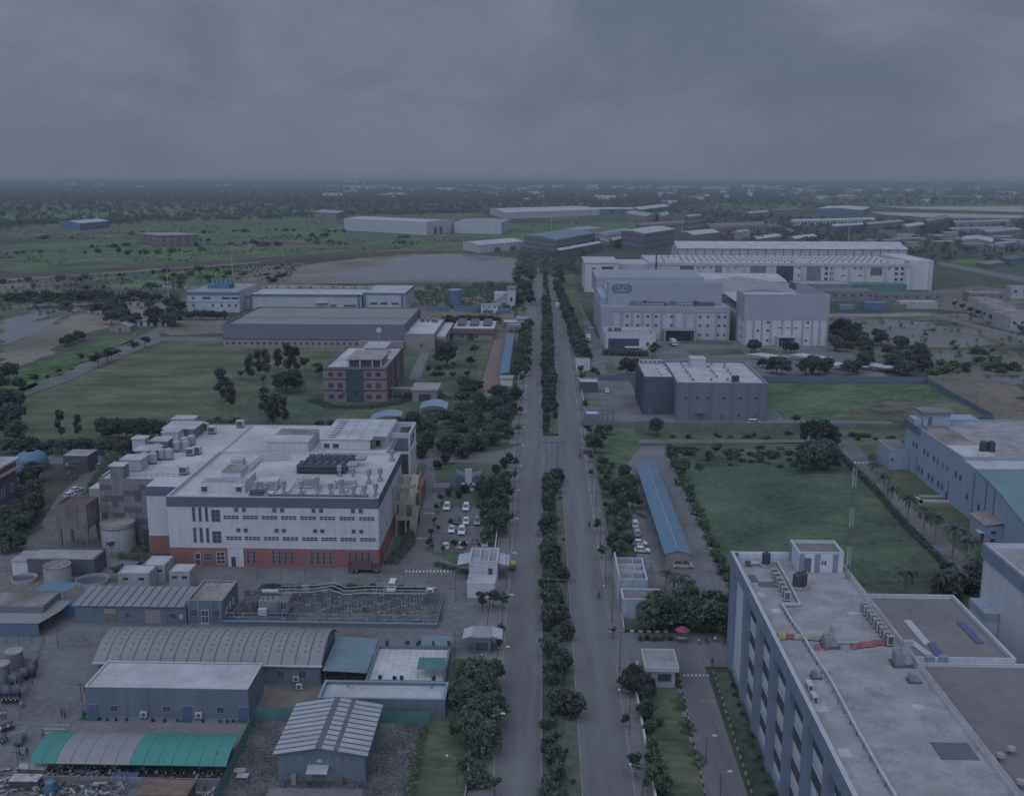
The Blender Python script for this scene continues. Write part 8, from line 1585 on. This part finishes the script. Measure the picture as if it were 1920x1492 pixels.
row([(1200+k*14,1201,1.0) for k in range(5)], 'bush', 'leaf_dark', 1, '%s shrub in the entrance garden bed', 'shrubs in the entrance garden')
for k in range(24): tree('bush', (35.0-rnd.uniform(0,.5), 100+k*3.4), rnd.uniform(.5,1.0), '%s small plant at the foot of the pilasters' % nth(k), 'plants at the pilaster foot', 'leaf_grey', .8)
# field edge and palms
PL = [(1640,905,7),(1655,930,7.5),(1672,955,7.5),(1700,982,8.5),(1732,1008,8.5),(1752,1020,9),(1785,1048,9.5),(1808,1062,8),(1697,1128,8),(1755,1132,8),(1790,1130,8),(1825,1105,8.5),(1845,1095,8),(1632,885,6),(1612,1125,5),(1860,1140,7)]
for k, (px, py, h) in enumerate(PL): p = G(px,py); palm((p.x,p.y), h, '%s palm listed along the garden lane by the blue factory' % nth(k), 'palms of the garden lane')
hedge([G(1570,850).to_2d()[:],G(1640,920).to_2d()[:],G(1700,990).to_2d()[:],G(1770,1060).to_2d()[:]], 1.6, 1.6, 'dark hedge between the green field and garden lane', 'leaf_dark', dens=14, size=.25)
row([(1790+r.uniform(-40,40), 1105+r.uniform(-25,35), r.uniform(3,5.5)) for k in range(14)], 'round', 'leaf_dark', 4, '%s bush of the thicket behind the brown roof' , 'thicket behind the brown roof', 1.2)
row([(1505,884,7.5),(1530,880,8.5),(1552,882,7.5),(1520,870,8),(1545,866,8)], 'spread', 'leaf_dark', 8, '%s tree of the big dark clump on the field edge', 'big dark clump on the field', .95)
row([(1520,838,10),(1540,840,10.5),(1556,842,9)], 'spread', 'leaf_dark', 10, '%s tall tree above the dark field clump', 'tall trees above the field clump', .6)
row([(1231,818,7),(1140,815,4),(1125,815,4)], 'spread', 'leaf_dark', 6, '%s tree at the long boundary wall', 'trees at the long boundary wall', .8); row([(1491,797,4)], 'street', 'leaf_dark', 4, '%s little tree before the rough field', 'little tree', 1.4)
pts = scatter_pts([(1265,842),(1500,842),(1500,882),(1275,882)], 40, 41)
for k, (x, y) in enumerate(pts): tree('bush', (x,y), r.uniform(1,2.4), '%s bush of the rough far end of the green field' % nth(k), 'bushes at the far end of the field', r.choice(['leaf_mid','leaf_light','leaf_dark']), 1.2)
pts = scatter_pts([(1255,812),(1680,816),(1680,826),(1250,822)], 22, 42)
for k, (x, y) in enumerate(pts): tree('bush', (x,y), r.uniform(1,2), '%s bush along the strip below the boundary wall' % nth(k), 'bushes below the boundary wall', r.choice(['leaf_mid','leaf_dark']), 1.3)
row([(1280,900,5),(1270,885,4.5),(1330,872,5),(1380,872,4.5),(1340,860,5)], 'street', 'leaf_mid', 5, '%s thin tree at the field corner', 'thin trees at the field corner', 1.3)
# around the sign building
row([(1175,704,9),(1192,702,8)], 'spread', 'leaf_dark', 9, '%s round dark tree by the reception lawn', 'round trees by the reception', .8); hedge([G(1130,665).to_2d()[:],G(1215,668).to_2d()[:]], 6, 3, 'dense dark shrubbery before the glass-fronted reception', 'leaf_dark', dens=5, size=.4); row([(1228,668,7),(1222,672,6),(1112,708,5),(1120,712,4)], 'street', 'leaf_mid', 6, '%s loose tree near the reception corner', 'loose trees near the reception', 1.3)
row([(1414,660,7),(1408,662,6),(1474,662,7),(1490,664,6.5),(1456,702,9),(1466,704,9),(1448,700,7),(1523,702,9.5),(1510,706,9),(1536,706,9),(1550,700,8),(1430,690,5),(1590,705,8),(1605,702,7)], 'spread', 'leaf_dark', 8, '%s tree among the white car park shades', 'trees among the car park shades', .8)
pts = scatter_pts([(1562,618),(1600,625),(1690,650),(1735,680),(1735,708),(1660,706),(1600,690),(1560,655)], 40, 43)
for k, (x, y) in enumerate(pts): tree('spread', (x,y), r.uniform(6,9.5), '%s tree of the dark wood beside the clad block' % nth(k), 'dark wood beside the clad block', 'leaf_dark', .85)
pts = scatter_pts([(1740,688),(1920,688),(1920,702),(1740,704)], 16, 44)+scatter_pts([(1680,650),(1900,668),(1900,690),(1700,690)], 14, 45)
for k, (x, y) in enumerate(pts): tree('bush', (x,y), r.uniform(2,4.5), '%s scrub bush around the right-hand ponds' % nth(k), 'scrub around the right-hand ponds', r.choice(['leaf_mid','leaf_light']), 1.2)
row([(1790+k*14, 578+k*5.4, 5) for k in range(10)], 'street', 'leaf_mid', 5, '%s small tree along the white wall at right', 'small trees along the white wall', 1.4)
# loose trees and bushes over the western fields
AV = [[(540,530),(560,498),(770,475),(960,482),(990,500),(960,532)], [(0,530),(300,510),(560,492),(700,482),(700,470),(560,478),(300,494),(0,512)], [(350,590),(765,590),(765,530),(350,530)], [(640,442),(960,442),(960,408),(640,408)]]
GR = 'loose trees of the western fields'
for k, (x, y) in enumerate(clustered(scatter_pts([(0,445),(640,428),(930,450),(940,462),(700,464),(300,486),(0,500)], 130, 50, avoid=AV), 5, 9, 1)): tree(r.choice(['spread','bush','bush','bush','round']), (x,y), r.uniform(2,6.5), 'rounded tree or bush scattered in the open western fields', GR, r.choice(['leaf_mid','leaf_light','leaf_mid']), 1.15)
for k, (x, y) in enumerate(scatter_pts([(0,575),(0,530),(540,495),(540,530),(340,540),(330,575),(200,575)], 60, 51, avoid=AV)): tree(r.choice(['bush','bush','round']), (x,y), r.uniform(2,5), 'scrubby bush on the waste land by the dirt road', 'scrub by the dirt road', r.choice(['leaf_grey','leaf_mid','leaf_dark']), 1.4)
row([(165+r.uniform(0,170), 588+r.uniform(-8,30), r.uniform(6,10)) for k in range(22)]+[(122+k*8,650-k*3,r.uniform(5,7)) for k in range(5)], 'spread', 'leaf_dark', 8, '%s tree of the clump by the white lodge', 'clump by the white lodge', .85)
row([(330+k*7.5,600,6+r.uniform(-1,1)) for k in range(13)], 'spread', 'leaf_dark', 6, '%s tree in front of the blue-trimmed plant', 'trees before the blue-trimmed plant', .8)
row([(20+k*11.5,565+r.uniform(-4,4),r.uniform(5,8)) for k in range(25)], 'spread', 'leaf_dark', 6, '%s tree of the dark thicket along the left waste land', 'dark thicket on the left waste land', 1.2)
row([(840+k*10,606,5) for k in range(10)], 'bush', 'leaf_dark', 4, '%s bush behind the brown hall', 'bushes behind the brown hall', 1.2)
# uncounted thickets and the far woods
mass('scrub', 'low mixed scrub between pond and blue-trimmed plant', 'scrub', scatter_pts([(770,558),(800,540),(985,530),(985,600),(905,590),(790,575)], 420, 60), 1.2, 4.2, 'leaf_mid', 26, .2, 1)
mass('scrub', 'scrub on the waste land of the western fields', 'scrub', scatter_pts([(0,590),(0,525),(300,508),(560,490),(540,528),(340,545),(330,575),(180,590)], 900, 61, avoid=AV), .6, 2.4, 'leaf_grey', 14, .3, 2)
mass('scrub', 'scrub and low bushes over the open western fields', 'scrub', clustered(scatter_pts([(0,470),(0,420),(640,402),(1190,412),(940,440),(950,466),(560,478),(0,508)], 1200, 62, avoid=AV), 12, 12, 2), .8, 3.4, 'leaf_mid', 14, .3, 3)
mass('scrub', 'scrub round the right-hand ponds and waste ground', 'scrub', scatter_pts([(1560,600),(1920,590),(1920,700),(1740,702),(1580,640)], 110, 63), .6, 2.6, 'leaf_mid', 14, .3, 4)
mass('woodland', 'roadside thicket at the far end of the avenue', 'woodland', scatter_pts([(960,520),(1090,520),(1100,482),(1120,470),(980,478)], 230, 64), 3, 8, 'leaf_dark', 40, .14, 5)
mass('woodland', 'trees between the houses of the right-hand town', 'woodland', scatter_pts([(1400,470),(1700,492),(1920,492),(1920,418),(1600,414),(1300,400),(1300,440)], 850, 65), 4, 10, 'leaf_dark', 26, .2, 6)
mass('woodland', 'dark far woods of the left and middle distance', 'woodland', scatter_pts([(0,432),(0,372),(1300,372),(1300,404),(900,402),(560,404),(300,410)], 2600, 66), 5, 12, 'leaf_dark', 20, .25, 7)
mass('woodland', 'broken tree belts across the western plain', 'woodland', clustered(scatter_pts([(0,432),(300,418),(640,405),(900,400),(900,396),(640,399),(300,408),(0,420)], 700, 71, avoid=AV), 9, 14, 3), 4, 10, 'leaf_dark', 26, .22, 11)
mass('woodland', 'dark far woods of the right distance', 'woodland', scatter_pts([(1250,405),(1250,372),(1920,372),(1920,386),(1640,386),(1450,400)], 700, 67), 4, 10, 'leaf_dark', 20, .25, 8)
def far_pts(y0, y1, n, seed):
    q = random.Random(seed); out = []
    for i in range(n):
        yy = y0*(y1/y0)**q.random(); k = q.uniform(-.56,.55)
        if k > .22 and yy < 5200 and q.random() < .85: continue   # open green plain on the right
        out.append((k*yy, yy))
    return out
mass('woodland', 'endless treetops towards the horizon', 'woodland', far_pts(3600,9000,9000,68), 7, 15, 'leaf_dark', 12, .42, 9, .8)
mass('woodland', 'faint treetops along the horizon', 'woodland', far_pts(9000,30000,7000,69), 9, 20, 'leaf_dark', 8, .7, 10, 1.4)
# air: one even haze over the whole plain
hb = bpy.data.meshes.new('haze'); hm = MB().box(-44000,44000,-3200,44000,-1.2,91.2); hb.from_pydata(hm.v, [], hm.f)
mt = bpy.data.materials.new('haze_air'); mt.use_nodes = True; nt = mt.node_tree; nt.nodes.remove(nt.nodes['Principled BSDF'])
pv = nt.nodes.new('ShaderNodeVolumePrincipled'); pv.inputs['Density'].default_value = 0.0001; pv.inputs['Color'].default_value = (.62,.67,.74,1); pv.inputs['Anisotropy'].default_value = 0.0
nt.links.new(pv.outputs[0], nt.nodes['Material Output'].inputs['Volume']); hb.materials.append(mt)
ho = bpy.data.objects.new('haze', hb); C.objects.link(ho); ho['kind'] = 'stuff'; ho['label'] = 'thin grey haze over the plain'; ho['category'] = 'haze'
# prototypes never used are removed
for k, (o, used) in PROTO.items():
    if not used:
        for c in list(o.children_recursive)+[o]: bpy.data.objects.remove(c)
